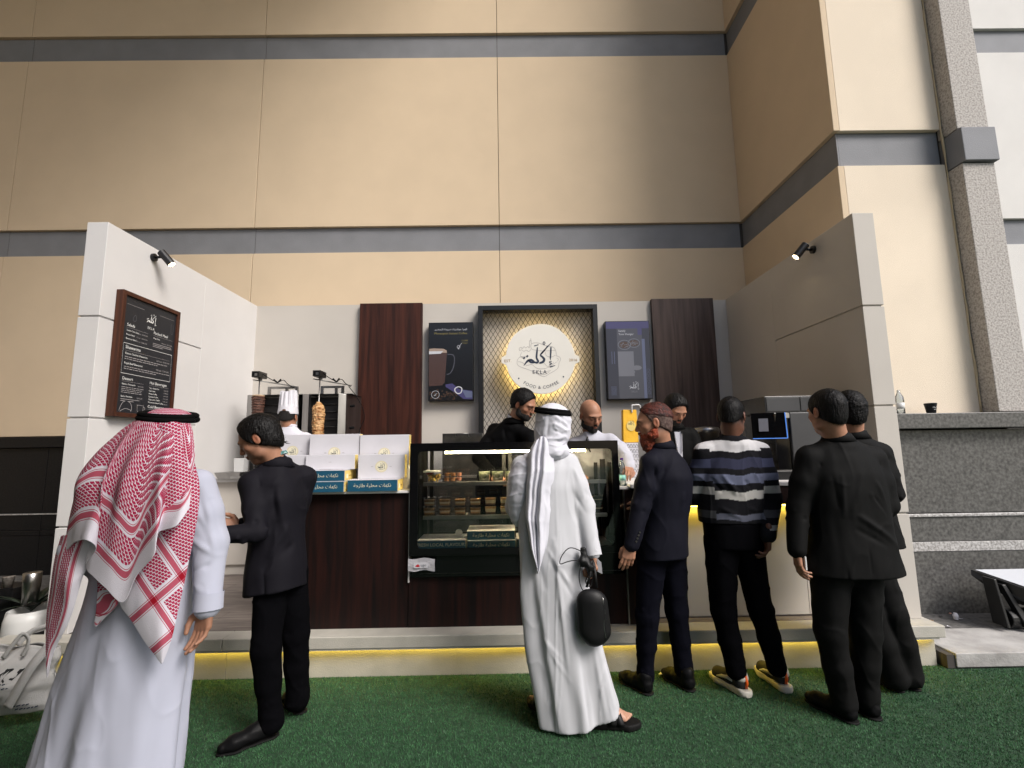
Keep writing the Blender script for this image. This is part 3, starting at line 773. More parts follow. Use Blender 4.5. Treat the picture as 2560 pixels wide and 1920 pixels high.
LIFT = .035
def jacket(parent, J, tor, mat, arms, h=.0066, name='jacket', collar=True, vent=None, cre=(), amp=.0022, n=2.4, cut=None, post=None, tint=None,
           ar=(.061, .052, .044), shr=.063, lo=None, seed=0):
    J = dict(J); J['neck'] = tuple(np.array(J['neck'], float)+(0, 0, LIFT))
    if len(arms): # carry the shoulder line up towards the collar
        zs = arms[0][0][2]-.06; zt = tor[-1][0]
        tor = [((t[0]+LIFT*np.clip((t[0]-zs)/(zt-zs), 0, 1)),)+tuple(t[1:]) for t in tor]
        arms = [(tuple(np.array(q[0], float)+(0, 0, LIFT*.35)), q[1], q[2]) for q in arms]
    if name == 'jacket' and collar and mat.startswith('suit'):
        ring_collar(parent, np.array(J['neck'], float)-(0, 0, LIFT+.030), .060, mat, 'collar', J.get('tilt', (0, .10, 1.)), .040, 1.0, .008)
    A = np.array([t[:5] for t in tor]); pts = [(a[1], a[2], a[0]) for a in A]+[p for q in arms for p in q]
    P = np.array([p[:3] for p in pts]); R = .03+max(A[:, 3].max(), A[:, 4].max())
    P2 = np.vstack([np.stack([A[:, 1]-A[:, 3], A[:, 2]-A[:, 4], A[:, 0]], 1), np.stack([A[:, 1]+A[:, 3], A[:, 2]+A[:, 4], A[:, 0]], 1)]+[np.array(q)+d for q in arms for d in (-.08, .08)])
    s = SDF(P2.min(0)-.05, P2.max(0)+.07, h)
    s.loft(tor, 0, n=n, zr=.006)
    for q in arms:
        sh, el, wr = [np.array(p, float) for p in q]
        yk = np.array(J['neck'], float)-(0, 0, .075); yk = yk+(sh-yk)*.12
        s.cap(yk, sh, .068, shr*.98, .03)
        s.cap(sh, sh*.5+el*.5, shr, ar[0], .035); s.cap(sh*.5+el*.5, el, ar[0], ar[1], .02); s.cap(el, wr, ar[1], ar[2], .018)
        d = (wr-el)/np.linalg.norm(wr-el)
    if collar:
        nk = np.array(J['neck'])
        up = np.array(J.get('up', (0, 0, 1.)), float)
        s.cap(nk-up*.07, nk-up*.022, .085, .058, .03)
    # crease bundles at elbow and armpit, hanging folds on the trunk
    cr = list(cre)
    for q in arms:
        sh, el, wr = [np.array(p, float) for p in q]
        for i, t in enumerate((-.09, -.045, 0.0, .05, .1)):
            b = el+(sh-el)/np.linalg.norm(sh-el)*max(t, 0)+(wr-el)/np.linalg.norm(wr-el)*max(-t, 0)
            sd = np.array((math.cos(i*2.1+seed), math.sin(i*2.1+seed), .35*(-1)**i))*.06
            cr.append((b-sd, b+sd, .012, .0065*(-1)**i))
    if cut: cut(s)
    cr = [(a_, b_, w_, d_*1.5) for a_, b_, w_, d_ in cr]
    def nzf(v): return amp*1.3*wav(v, (16, 16, 6), seed)+amp*.5*wav(v, (40, 40, 14), seed+1)+amp*1.6*ridge(v, (9, 9, 5), seed+3, 7)
    if len(arms) and name == 'jacket':
        for q in arms:   # armhole seams
            sh, el = np.array(q[0], float), np.array(q[1], float); nk = np.array(J['neck'], float); out = sh-nk; out[2] = 0; out /= np.linalg.norm(out)
            c0 = sh-out*.012; up = np.array((0, 0, 1.)); sd = np.cross(out, up); R_a = .092
            pt = [c0+R_a*(math.cos(a)*sd+math.sin(a)*up)+out*.012*math.sin(a) for a in np.linspace(-PI, PI, 15)]
            cr += [(pt[i], pt[i+1], .007, -.0042) for i in range(14)]
    o, v, f = fin(s, name, mat, parent, cre=cr, nz=nzf, rl=1, tint=tint)
    return o
def trousers(parent, J, mat, h=.0072, legs='LR', rad_=(.094, .070, .057, .053), hipr=.115, seed=0, name='trousers', amp=.003, brk=True, top=.12):
    ks = ['pelvis']+[k+a for k in ('hip', 'kn', 'an') for a in legs]
    P = np.array([J[k] for k in ks]); s = SDF(P.min(0)-.15, P.max(0)+(.15, .15, top+.03), h)
    pel = np.array(J['pelvis'])
    s.cap(pel+(0, 0, top), pel, hipr, hipr, .03, sq=((0, 1, 0), .85))
    cr = []
    for a in legs:
        hp, kn, an = [np.array(J[k+a], float) for k in ('hip', 'kn', 'an')]
        s.cap(pel+(hp-pel)*.6, hp, hipr*.8, rad_[0], .03); s.cap(hp, kn, rad_[0], rad_[1], .02)
        d = kn-an; mid = an+d*.5
        s.cap(kn, mid, rad_[1], rad_[2]*1.05, .02); s.cap(mid, an+d*.10, rad_[2]*1.05, rad_[3], .02)
        s.plane(an+(0, 0, -1.0), (0, 0, -1)) if False else None
        s.cap(an+d*.10, an+(0, 0, -.005), rad_[3], rad_[3]*1.08, .015)
        for i in range(7):
            z = i*.028; b = an+d/np.linalg.norm(d)*(.02+z); q = np.array((math.cos(i*1.9+seed), math.sin(i*1.9+seed), .4*(-1)**i))*.065
            cr.append((b-q, b+q, .010, .005*(-1)**i))
        for i in range(4):
            b = kn+d/np.linalg.norm(d)*(-.06+.04*i); q = np.array((math.cos(i*2.3+seed), -abs(math.sin(i*2.3+seed)), .5*(-1)**i))*.075
            cr.append((b-q*.2, b+q, .013, .005*(-1)**i))
        for i in range(3):
            b = hp+np.array((0, 0, .03-.04*i)); q = np.array((.08*(-1)**i, -.07, -.05)); cr.append((b, b+q, .014, .005*(-1)**i))
    if brk:
        for a in legs: s.plane((0, 0, J['an'+a][2]-.062), (0, 0, -1), .003) if a == legs[0] else None
    def nzf(v): return amp*wav(v, (14, 14, 7), seed)+amp*.5*wav(v, (35, 35, 20), seed+1)+amp*1.5*ridge(v, (10, 10, 7), seed+3, 7)
    fin(s, name, mat, parent, cre=cr, nz=nzf)
def shoe(parent, heel, toe, mat='shoe_black', sole='shoe_matte', h=.0045, sc=1.0, kind='dress'):
    heel = np.array(heel, float); toe = np.array(toe, float); d = toe-heel; d[2] = 0; L = np.linalg.norm(d); d /= L; n_ = np.array((-d[1], d[0], 0))
    z = .0
    P = lambda a, b, c_: heel*(1, 1, 0)+d*a*L+n_*b+np.array((0, 0, c_))
    lo = np.minimum(heel, toe)-.09; hi = np.maximum(heel, toe)+.09; lo[2] = -.01; hi[2] = .16
    s = SDF(lo, hi, h)
    s.cap(P(.13, 0, .045), P(.42, 0, .052), .037*sc, .037*sc, .02); s.cap(P(.42, 0, .050), P(.74, .003, .040), .038*sc, .041*sc, .03, sq=((0, 0, 1), .9)); s.cap(P(.74, 0, .038), P(.92, 0, .032), .041*sc, .028*sc, .02, sq=((0, 0, 1), .9))
    s.cap(P(.13, 0, .05), P(.15, 0, .10), .035*sc, .038*sc, .02); s.cap(P(.2, 0, .09), P(.4, 0, .065), .034*sc, .03*sc, .02)
    s.plane((0, 0, .010), (0, 0, -1))
    fin(s, 'shoe', mat, parent, nz=lambda v: .0012*wav(v, (60, 60, 60), 4))
    q = SDF(lo, hi, h)
    q.cap(P(.11, 0, .014), P(.42, 0, .014), .040*sc, .035*sc, .02); q.cap(P(.42, 0, .014), P(.74, .003, .014), .035*sc, .043*sc, .02); q.cap(P(.74, 0, .014), P(.93, 0, .014), .043*sc, .028*sc, .02)
    q.plane((0, 0, .013), (0, 0, 1), .002); q.plane((0, 0, .001), (0, 0, -1), .002)
    fin(q, 'sole', sole, parent)
def ring_collar(parent, nk, r, mat, name, tilt=(0, 0, 1.), hgt=.022, squash=.9, th=.004, start=0, end=2*PI):
    """a band round the neck"""
    t = np.array(tilt, float); t /= np.linalg.norm(t); a = np.cross(t, (0, 1, 0)); a /= np.linalg.norm(a); b = np.cross(t, a)
    n = 28; v = []; nk = np.array(nk, float)+(0, 0, LIFT)
    for k in range(n+1):
        q = start+(end-start)*k/n; o = math.cos(q)*a+math.sin(q)*b*squash
        if name == 'collar' and th > .0065: # turned-down jacket collar standing proud of the cloth
            prof = ((r+.024, -.022), (r+.036, -.016), (r+.014, hgt*.80), (r+.002, hgt))
        else: prof = ((r+.004, 0), (r+th+.004, 0), (r+th, hgt), (r, hgt))
        for rr, hh in prof: v.append(nk+o*rr+t*hh)
    f = [(4*k+i, 4*k+(i+1) % 4, 4*k+4+(i+1) % 4, 4*k+4+i) for k in range(n) for i in range(4)]
    return mk(name, v, f, mat, parent, smooth=True)
def grid_mesh(C, nu, nv, uvt=None):
    """smooth surface through a control table C[row][col] of vectors (any dimension); returns (nv*nu, dim) samples"""
    C = np.array(C, float); r, c, dmn = C.shape
    def cr(A, n):  # catmull-rom along axis 0
        m_ = len(A); t = np.linspace(0, m_-1-1e-6, n); i = t.astype(int); u = (t-i).reshape((-1,)+(1,)*(A.ndim-1))
        a, b, c_, d = A[np.maximum(i-1, 0)], A[i], A[np.minimum(i+1, m_-1)], A[np.minimum(i+2, m_-1)]
        return .5*(2*b+(c_-a)*u+(2*a-5*b+4*c_-d)*u*u+(3*b-a-3*c_+d)*u**3)
    A = cr(C, nv); A = np.swapaxes(cr(np.swapaxes(A, 0, 1), nu), 0, 1)
    V = A.reshape(-1, dmn)
    i, j = np.meshgrid(np.arange(nv-1), np.arange(nu-1), indexing='ij'); a = (i*nu+j).ravel()
    F = np.stack([a, a+1, a+nu+1, a+nu], 1)
    return V, F
# ================================================================ people
def shemagh_material():
    mt = bpy.data.materials.new('shemagh_red'); mt.use_nodes = True; MATS['shemagh_red'] = mt
    n = mt.node_tree.nodes; l = mt.node_tree.links; b = n['Principled BSDF']
    b.inputs['Roughness'].default_value = .8; b.inputs['Specular IOR Level'].default_value = .2
    at = n.new('ShaderNodeAttribute'); at.attribute_name = 'cloth'; sx = n.new('ShaderNodeSeparateXYZ'); l.new(at.outputs['Vector'], sx.inputs[0])
    def m_(op, a, b_=None, c=None):
        q = n.new('ShaderNodeMath'); q.operation = op
        for i, x in enumerate((a, b_, c)):
            if x is None: continue
            if isinstance(x, (int, float)): q.inputs[i].default_value = x
            else: l.new(x, q.inputs[i])
        return q.outputs[0]
    s, t = sx.outputs[0], sx.outputs[1]
    def band(x, a, c): return m_('MULTIPLY', m_('GREATER_THAN', x, a), m_('LESS_THAN', x, c))
    def bands(x):
        r = None
        for o in (.045, .205):
            for a, c in ((0, .003), (.0075, .032), (.0365, .0395)):
                q = band(x, o+a, o+c); r = q if r is None else m_('MAXIMUM', r, q)
        return r
    def zone(x): # where check pattern may be along this axis
        return m_('MULTIPLY', m_('GREATER_THAN', x, .097), m_('SUBTRACT', 1, band(x, .195, .255)))
    a_ = m_('DIVIDE', s, .0165); b_ = m_('DIVIDE', t, .0122)
    row = m_('MULTIPLY', m_('MODULO', m_('FLOOR', m_('ADD', b_, 200)), 2), .5)
    fb = m_('FRACT', m_('ADD', b_, 200)); a2 = m_('ADD', m_('ADD', a_, row), m_('MULTIPLY', fb, .30)); fa = m_('FRACT', m_('ADD', a2, 200))
    blk = m_('MULTIPLY', m_('LESS_THAN', m_('ABSOLUTE', m_('SUBTRACT', fa, .5)), .40), m_('LESS_THAN', m_('ABSOLUTE', m_('SUBTRACT', fb, .5)), .41))
    fc_ = m_('FRACT', m_('ADD', a2, 200.2)); con = m_('LESS_THAN', m_('ABSOLUTE', m_('SUBTRACT', fc_, .5)), .115)
    chk = m_('MULTIPLY', m_('MAXIMUM', blk, con), m_('MULTIPLY', zone(s), zone(t)))
    bs_, bt = bands(s), bands(t)
    def mixc(f, c1, c2):
        q = n.new('ShaderNodeMix'); q.data_type = 'RGBA'; l.new(f, q.inputs[0])
        for i, c in ((6, c1), (7, c2)):
            if isinstance(c, tuple): q.inputs[i].default_value = (*c, 1)
            else: l.new(c, q.inputs[i])
        return q.outputs[2]
    c = mixc(chk, (.66, .635, .70), (.36, .010, .06))
    c = mixc(m_('MAXIMUM', bs_, bt), c, (.44, .085, .13))
    c = mixc(m_('MULTIPLY', bs_, bt), c, (.30, .004, .015))
    l.new(c, b.inputs['Base Color'])
    nz = n.new('ShaderNodeTexNoise'); nz.inputs['Scale'].default_value = 450; tc = n.new('ShaderNodeTexCoord'); l.new(tc.outputs['Object'], nz.inputs[0])
    bp = n.new('ShaderNodeBump'); bp.inputs['Strength'].default_value = .25; bp.inputs['Distance'].default_value = .01
    l.new(nz.outputs[0], bp.inputs['Height']); l.new(bp.outputs[0], b.inputs['Normal'])
shemagh_material()

def person(label, loc, group='people at the stall'):
    return thing('person', label, 'person', loc, group)
def foldfn(amp, zt, zb, ns=((5, .3), (8, 1.7), (13, 4.1)), pw=1.0, seed=0):
    def f(th, z):
        k = np.clip((zt-z)/(zt-zb), 0, 1)**pw*amp
        r = 0
        for i, (n_, p) in enumerate(ns): r = r+np.cos(n_*th+p+seed+.8*np.sin(z*2.2+i))*(1/(1+.45*i))
        return r*k
    return f
def bare_forearms(parent, J): pass
def shirt_cuff(parent, el, wr, r, mat='thobe_white', ln=.02):
    el = np.array(el, float); wr = np.array(wr, float); d = (wr-el)/np.linalg.norm(wr-el)
    return MB().tube([wr-d*.03, wr+d*ln], [r, r*1.02], 20, cap=False).build('cuff', mat, parent, smooth=True)

# ---------------------------------------------------------------- 1. man in the red check headscarf, foreground left
p = person('man in red and white checked headscarf and long white robe seen from behind', (-1.53, 2.12, 0))
J = dict(pelvis=(-1.53, 2.13, .90), chest=(-1.52, 2.13, 1.28), neck=(-1.512, 2.13, 1.46), shL=(-1.685, 2.13, 1.37), elL=(-1.735, 2.03, 1.12), wrL=(-1.70, 1.98+.24, .95),
         shR=(-1.345, 2.13, 1.365), elR=(-1.272, 2.13, 1.125), wrR=(-1.238, 2.08, .88), hipL=(-1.60, 2.13, .85), hipR=(-1.46, 2.13, .85), knL=(-1.60, 2.13, .47), knR=(-1.46, 2.13, .47), anL=(-1.61, 2.15, .09), anR=(-1.45, 2.15, .09))
R1 = rotm(8, -4)
hd = head((-1.50, 2.12, 1.53), R1, neck=J['neck'], parent=p)
hn = hand((-1.238, 2.078, .885), (-.10, -.05, -1), (-.35, -1, .1), side=1, curl=(.28, .34, .40, .48), spread=.03)
hnl = hand((-1.70, 2.22, .95), (.1, .6, -.5), (1, 0, 0), side=-1)
body(p, J, [hd], [hn, hnl])
ff = foldfn(.017, 1.2, .0, ((3, 2.2), (5, .4), (9, 1.0)), .9)
s = SDF((-1.95, 1.80, -.02), (-1.05, 2.45, 1.50), .0072)
s.loft([(.03, -1.64, 2.13, .280, .20), (.27, -1.615, 2.13, .265, .185), (.62, -1.57, 2.13, .232, .165), (.86, -1.545, 2.13, .205, .150), (1.02, -1.535, 2.13, .190, .140), (1.2, -1.52, 2.13, .190, .135), (1.33, -1.515, 2.13, .175, .115), (1.40, -1.512, 2.13, .125, .09), (1.45, -1.512, 2.13, .07, .07)], 0, n=2.3, fold=ff, zr=.02)
for sh, el, wr in ((J['shR'], J['elR'], J['wrR']), (J['shL'], J['elL'], J['wrL'])):
    sh, el, wr = map(np.array, (sh, el, wr))
    s.cap(sh, (sh+el)/2, .068, .070, .04); s.cap((sh+el)/2, el, .070, .063, .02); s.cap(el, wr, .064, .050, .02)
s.plane((-1.238, 2.08, .885), (.04, -.1, -1), .003) if False else None
cr = [((-1.42, 1.93, .66), (-1.34, 1.97, .42), .016, .010), ((-1.42, 1.93, .60), (-1.36, 1.96, .40), .013, -.007), ((-1.44, 1.93, .52), (-1.30, 1.96, .30), .014, .009),
      ((-1.50, 1.92, .44), (-1.34, 1.95, .22), .015, .009), ((-1.50, 1.92, .40), (-1.40, 1.94, .12), .016, -.008), ((-1.30, 2.0, .66), (-1.315, 1.98, .1), .006, .005),
      ((-1.62, 1.93, .75), (-1.60, 1.90, .05), .03, .014), ((-1.68, 1.95, .7), (-1.70, 1.93, .0), .03, -.012), ((-1.53, 1.93, .7), (-1.50, 1.91, .1), .028, -.012), ((-1.45, 1.93, .5), (-1.43, 1.9, .0), .022, .008),
      ((-1.26, 2.06, 1.30), (-1.22, 2.08, 1.08), .013, .006), ((-1.30, 2.06, 1.24), (-1.23, 2.05, 1.12), .012, -.006), ((-1.33, 2.06, 1.16), (-1.22, 2.06, 1.09), .011, .006), ((-1.30, 2.07, 1.02), (-1.20, 2.05, 1.06), .012, -.006), ((-1.30, 2.05, .98), (-1.22, 2.03, .94), .012, .004), ((-1.31, 2.06, 1.36), (-1.25, 2.06, 1.2), .014, -.007)]
fin(s, 'robe', 'thobe_shaded', p, cre=cr, nz=lambda v: .0028*wav(v, (12, 12, 4), 3)+.0008*wav(v, (40, 40, 12), 5)+.004*ridge(v, (9, 9, 1.6), 4, 8)+.002*ridge(v, (16, 16, 5), 9, 9))
MB().tube([(-1.2385, 2.084, .935), (-1.236, 2.078, .870)], [.0545, .0550], 24, cap=False).build('cuff', 'thobe_shaded', p, smooth=True)
# agal: doubled black cord, tipped forward
mb = MB(); ac = np.array((-1.487, 2.125, 1.652))
for dz, rr in ((0, .104), (.016, .100)):
    mb.tube([ac+np.array((rr*math.cos(q), rr*1.02*math.sin(q), dz-.016*math.cos(q)*.6+.012*math.sin(q))) for q in np.linspace(0, 2*PI, 41)], .0125, 10, cap=False)
mb.build('head_cord', 'agal', p, smooth=True)
# headscarf: crown, long pleated fall with stepped hem, and the corner pieces beneath it
SV = []; SF = []; SC_ = []
def sheet(C, nu, nv, th=.002, push=None):
    V, F = grid_mesh(C, nu, nv); P = V[:, :3].copy()
    if push: P = push(P, V[:, 3:5])
    n = sum(len(a) for a in SV); SV.append(P); SF.append(F+n); SC_.append(V[:, 3:5])
def pxz(x, y, d):   # sheet design units: local drawing plane of the scarf (metres), see table
    return (x, d, y)
hem = [(-1.76, 1.98, 1.110), (-1.71, 1.945, 1.142), (-1.655, 1.91, 1.172), (-1.575, 1.865, 1.187), (-1.560, 1.895, 1.150), (-1.618, 1.925, 1.085), (-1.555, 1.89, 1.048), (-1.49, 1.872, 1.012), (-1.416, 1.862, .965),
       (-1.372, 1.862, 1.06), (-1.302, 1.840, 1.138), (-1.322, 1.88, 1.205), (-1.238, 1.852, 1.235), (-1.245, 1.93, 1.29)]
nC = len(hem); rows = []
top = []; 
for i in range(nC):
    u = i/(nC-1); a = PI*(1.06+.90*u)
    top.append((ac[0]+.103*math.cos(a), ac[1]+.103*math.sin(a), ac[2]-.004-.012*math.cos(a)))
def lerp(a, b, t): return np.array(a)*(1-t)+np.array(b)*t
lev = [0, .12, .30, .46, .62, .78, .9, 1.0]
for li, t in enumerate(lev):
    row = []
    for i in range(nC):
        u = i/(nC-1); T = np.array(top[i]); H = np.array(hem[i])
        xs_ = -1.717+(.43)*u; S = np.array((.62*xs_+.38*H[0], 1.965-.045*math.sin(PI*u)+.016*math.cos(i*2.2), 1.40-.006*(i % 3)))
        if i > 10: S[1] += .022*(i-10); S[0] -= .008*(i-10)
        if t <= .46:
            k = t/.46; Q = T*(1-k)+S*k; bul = math.sin(PI*k)
            Q = Q+np.array((0, -.010*bul, .012*bul)); Q[0] += .020*bul*(2*u-1)
        else: k = (t-.46)/.54; Q = S*(1-k)+H*k
        row.append(Q)
    rows.append(row)
rows = np.array(rows)
e = np.zeros((len(lev), nC))
for r in range(len(lev)-2, -1, -1): e[r] = e[r+1]+np.linalg.norm(rows[r]-rows[r+1], axis=1)
C = np.zeros((len(lev), nC, 5)); C[:, :, :3] = rows
for r in range(len(lev)):
    d = np.linalg.norm(np.diff(rows[r], axis=0), axis=1); c_ = np.concatenate([[0], np.cumsum(d)])
    C[r, :, 3] = 1.0+c_-c_[nC//2]; C[r, :, 4] = e[r]-.030
sheet(C, 240, 130)
# right-hand corner hanging lowest, square lattice turned on its point
RB = [[(-1.475, 2.02, 1.609, 0.482, 0.795), (-1.433, 2.01, 1.62, 0.52, 0.78), (-1.406, 2.03, 1.631, 0.563, 0.76), (-1.392, 2.06, 1.629, 0.591, 0.734)], [(-1.497, 1.985, 1.411, 0.305, 0.679), (-1.401, 1.965, 1.41, 0.379, 0.622), (-1.316, 1.965, 1.415, 0.461, 0.564), (-1.3, 2.05, 1.422, 0.532, 0.523)], [(-1.497, 1.95, 1.268, 0.178, 0.585), (-1.387, 1.93, 1.269, 0.267, 0.515), (-1.289, 1.925, 1.273, 0.359, 0.449), (-1.252, 2.0, 1.286, 0.454, 0.404)], [(-1.488, 1.93, 1.093, 0.041, 0.445), (-1.38, 1.91, 1.095, 0.13, 0.374), (-1.297, 1.915, 1.098, 0.218, 0.313), (-1.257, 1.97, 1.08, 0.285, 0.252)], [(-1.483, 1.925, 0.957, -0.06, 0.33), (-1.392, 1.905, 0.967, 0.017, 0.276), (-1.315, 1.91, 0.969, 0.099, 0.219), (-1.263, 1.95, 0.962, 0.178, 0.164)], [(-1.421, 1.92, 0.88, -0.063, 0.219), (-1.359, 1.905, 0.884, -0.013, 0.18), (-1.303, 1.905, 0.886, 0.044, 0.139), (-1.268, 1.935, 0.872, 0.095, 0.094)], [(-1.36, 1.915, 0.807, -0.064, 0.111), (-1.323, 1.905, 0.807, -0.036, 0.086), (-1.291, 1.905, 0.807, -0.005, 0.061), (-1.275, 1.925, 0.804, 0.027, 0.043)], [(-1.3, 1.91, 0.737, -0.063, 0.005), (-1.297, 1.91, 0.734, -0.062, 0.0), (-1.292, 1.91, 0.732, -0.059, -0.005), (-1.29, 1.915, 0.735, -0.05, -0.005)]]
sheet(RB, 60, 130)
RC = [[(-1.783, 1.99, 1.184, 0.466, 0.3), (-1.703, 1.95, 1.195, 0.455, 0.17), (-1.65, 1.94, 1.195, 0.455, 0.065), (-1.61, 1.94, 1.184, 0.466, -0.02)], [(-1.786, 1.98, 1.114, 0.536, 0.3), (-1.722, 1.95, 1.108, 0.542, 0.17), (-1.683, 1.95, 1.108, 0.542, 0.065), (-1.63, 1.95, 1.08, 0.57, -0.02)], [(-1.793, 1.98, 1.005, 0.645, 0.3), (-1.725, 1.94, 1.015, 0.635, 0.17), (-1.669, 1.92, 1.019, 0.631, 0.065), (-1.648, 1.95, 1.032, 0.618, -0.02)], [(-1.796, 1.98, 0.925, 0.725, 0.3), (-1.737, 1.95, 0.917, 0.733, 0.17), (-1.684, 1.93, 0.917, 0.733, 0.065), (-1.657, 1.94, 0.94, 0.71, -0.02)], [(-1.785, 1.97, 0.849, 0.801, 0.3), (-1.749, 1.95, 0.845, 0.805, 0.17), (-1.711, 1.94, 0.837, 0.813, 0.065), (-1.677, 1.94, 0.867, 0.783, -0.02)], [(-1.769, 1.96, 0.789, 0.861, 0.18), (-1.749, 1.95, 0.777, 0.873, 0.102), (-1.739, 1.95, 0.767, 0.883, 0.039), (-1.727, 1.95, 0.769, 0.881, -0.012)], [(-1.746, 1.95, 0.683, 0.967, 0.012), (-1.744, 1.95, 0.677, 0.973, 0.012), (-1.742, 1.95, 0.677, 0.973, 0.012), (-1.741, 1.95, 0.686, 0.964, 0.012)]]
sheet(RC, 50, 110)
RD = [[(-1.579, 1.93, 1.062, 0.3, 0.26), (-1.536, 1.92, 1.043, 0.26, 0.2), (-1.488, 1.91, 1.024, 0.22, 0.14), (-1.473, 1.92, 1.016, 0.2, 0.12)], [(-1.576, 1.94, 1.002, 0.3, 0.12), (-1.538, 1.93, 0.983, 0.27, 0.085), (-1.496, 1.92, 0.969, 0.24, 0.06), (-1.484, 1.93, 0.961, 0.2, 0.05)], [(-1.574, 1.94, 0.928, 0.3, 0.07), (-1.54, 1.93, 0.92, 0.28, 0.06), (-1.513, 1.93, 0.917, 0.24, 0.04), (-1.495, 1.93, 0.93, 0.2, 0.02)], [(-1.576, 1.94, 0.866, 0.03, 0.02), (-1.573, 1.94, 0.859, 0.03, 0.02), (-1.568, 1.94, 0.859, 0.03, 0.02), (-1.563, 1.94, 0.871, 0.03, 0.02)]]
sheet(RD, 30, 60)
# crown over the head inside the cord
V, F = grid_mesh([[(ac[0]+r_*math.cos(q), ac[1]+r_*math.sin(q), ac[2]+z_, 1+r_*q, .5+r_) for q in np.linspace(0, 2*PI, 17)] for r_, z_ in ((.001, .045), (.05, .038), (.088, .014), (.101, -.012))], 60, 16)
n0 = sum(len(a) for a in SV); SV.append(V[:, :3]); SF.append(F+n0); SC_.append(V[:, 3:5])
V = np.vstack(SV); F = np.vstack(SF); UVc = np.vstack(SC_)
N = normals(V, F); V = V+N*(.0016*wav(V, (30, 30, 12), 6))[:, None]
o = mk('headscarf', V, F, 'shemagh_red', p, smooth=True)
at = o.data.attributes.new('cloth', 'FLOAT_VECTOR', 'POINT'); at.data.foreach_set('vector', np.hstack([UVc, np.zeros((len(V), 1))]).astype(np.float32).ravel())
so = o.modifiers.new('thick', 'SOLIDIFY'); so.thickness = .0022; so.offset = 0

# ---------------------------------------------------------------- 2. man in charcoal suit looking down at his phone
p = person('man in charcoal suit with black hair and lanyard looking down at his phone', (-1.28, 2.86, 0))
J = dict(pelvis=(-1.31, 2.86, .84), chest=(-1.345, 2.87, 1.2), neck=(-1.345, 2.85, 1.425), shL=(-1.44, 2.76, 1.315), elL=(-1.345, 2.66, 1.075), wrL=(-1.50, 2.56, 1.085),
         shR=(-1.25, 3.0, 1.33), elR=(-1.30, 3.02, 1.08), wrR=(-1.50, 2.80, 1.09), hipL=(-1.335, 2.815, .80), hipR=(-1.275, 2.93, .80), knL=(-1.315, 2.76, .46), knR=(-1.245, 2.96, .46), anL=(-1.285, 2.79, .09), anR=(-1.235, 3.0, .09))
hd = head((-1.43, 2.80, 1.575), rotm(98, -30, 0), sc=1.04, neck=(-1.345, 2.85, 1.40), parent=p, hair='long', side=None, vol=.019, wave=.0022, hmat='hair_black', hairline=(.066, .050), nape=-.068, stub=.55)
hl = hand((-1.50, 2.56, 1.09), (-1, -.15, .35), (.1, .5, .8), side=-1, curl=(.35, .5, .65, .8), thumb=.6)
hr = hand((-1.50, 2.78, 1.09), (-.9, -.6, .25), (.2, -.7, .6), side=1, curl=(.5, .6, .7, .8))
body(p, J, [hd], [hl, hr], skin='skin')
tor = [(.725, -1.325, 2.86, .152, .172, 0), (.86, -1.325, 2.86, .148, .168), (1.0, -1.335, 2.865, .138, .155), (1.12, -1.345, 2.87, .142, .165), (1.24, -1.35, 2.875, .150, .185), (1.33, -1.35, 2.875, .125, .165), (1.39, -1.35, 2.87, .085, .115), (1.42, -1.348, 2.865, .06, .08)]
def cut(s):
    s.plane((-1.34, 2.75, .740), (.12, -.10, -1), .004)
    s.cap((-1.305, 2.69, .74), (-1.33, 2.69, .98), .008, .002, .004, 'sub')
cr = [((-1.30, 2.72, 1.30), (-1.27, 2.69, 1.12), .02, -.012), ((-1.27, 2.70, 1.12), (-1.34, 2.66, .98), .018, -.014), ((-1.42, 2.68, 1.2), (-1.34, 2.62, 1.04), .018, .007), ((-1.47, 2.62, 1.10), (-1.37, 2.60, 1.03), .014, .008), ((-1.22, 2.75, 1.1), (-1.30, 2.70, .95), .02, .006), ((-1.20, 2.78, 1.0), (-1.32, 2.70, .88), .022, -.006), ((-1.28, 2.71, 1.28), (-1.22, 2.76, 1.0), .02, .006)]
jacket(p, J, tor, 'suit_charcoal', [(J['shL'], J['elL'], J['wrL']), (J['shR'], J['elR'], J['wrR'])], cut=cut, cre=cr, seed=2)
ring_collar(p, (-1.355, 2.855, 1.438), .058, 'lanyard', 'lanyard', (-.34, -.08, 1), .018, 1.0, .004)
trousers(p, J, 'trouser_black', seed=1, rad_=(.088, .074, .062, .058), hipr=.105)
shoe(p, (-1.262, 2.815, 0), (-1.475, 2.64, 0)); shoe(p, (-1.215, 3.02, 0), (-1.38, 3.17, 0))
# loose hair tips at the nape
mb = MB()
random.seed(5)
for i in range(46):
    a = random.uniform(-.8, .8); R2 = rotm(98, -30, 0); z = random.uniform(-.065, .03)
    b = np.array((-1.43, 2.80, 1.575)); P = lambda q: b+R2@(np.array(q)*1.04)
    y0 = -.098+.035*abs(a); x0 = .085*math.sin(a)
    ln = random.uniform(.02, .045)
    mb.tube([P((x0, y0, z)), P((x0*1.08, y0-ln*.35, z-ln*.6)), P((x0*1.1, y0-ln*.75, z-ln*.75+random.uniform(-.006, .012)))], [.0045, .0028, .0006], 5)
mb.build('hair_tips', 'hair_black', p, smooth=True)
ph = thing('phone', 'white phone held in the hands of the man in the charcoal suit', 'phone', (-1.56, 2.55, 1.12))
Rp = rotm(60, 40, 0); c0 = np.array((-1.575, 2.585, 1.135))
mb = MB(); q = [c0+Rp@np.array(v_) for v_ in ((-.036, 0, -.072), (.036, 0, -.072), (.036, 0, .072), (-.036, 0, .072))]
mb.prism(q, None, Rp@np.array((0, .008, 0))); mb.build('phone_case', 'white_plastic', ph, bev=.003)

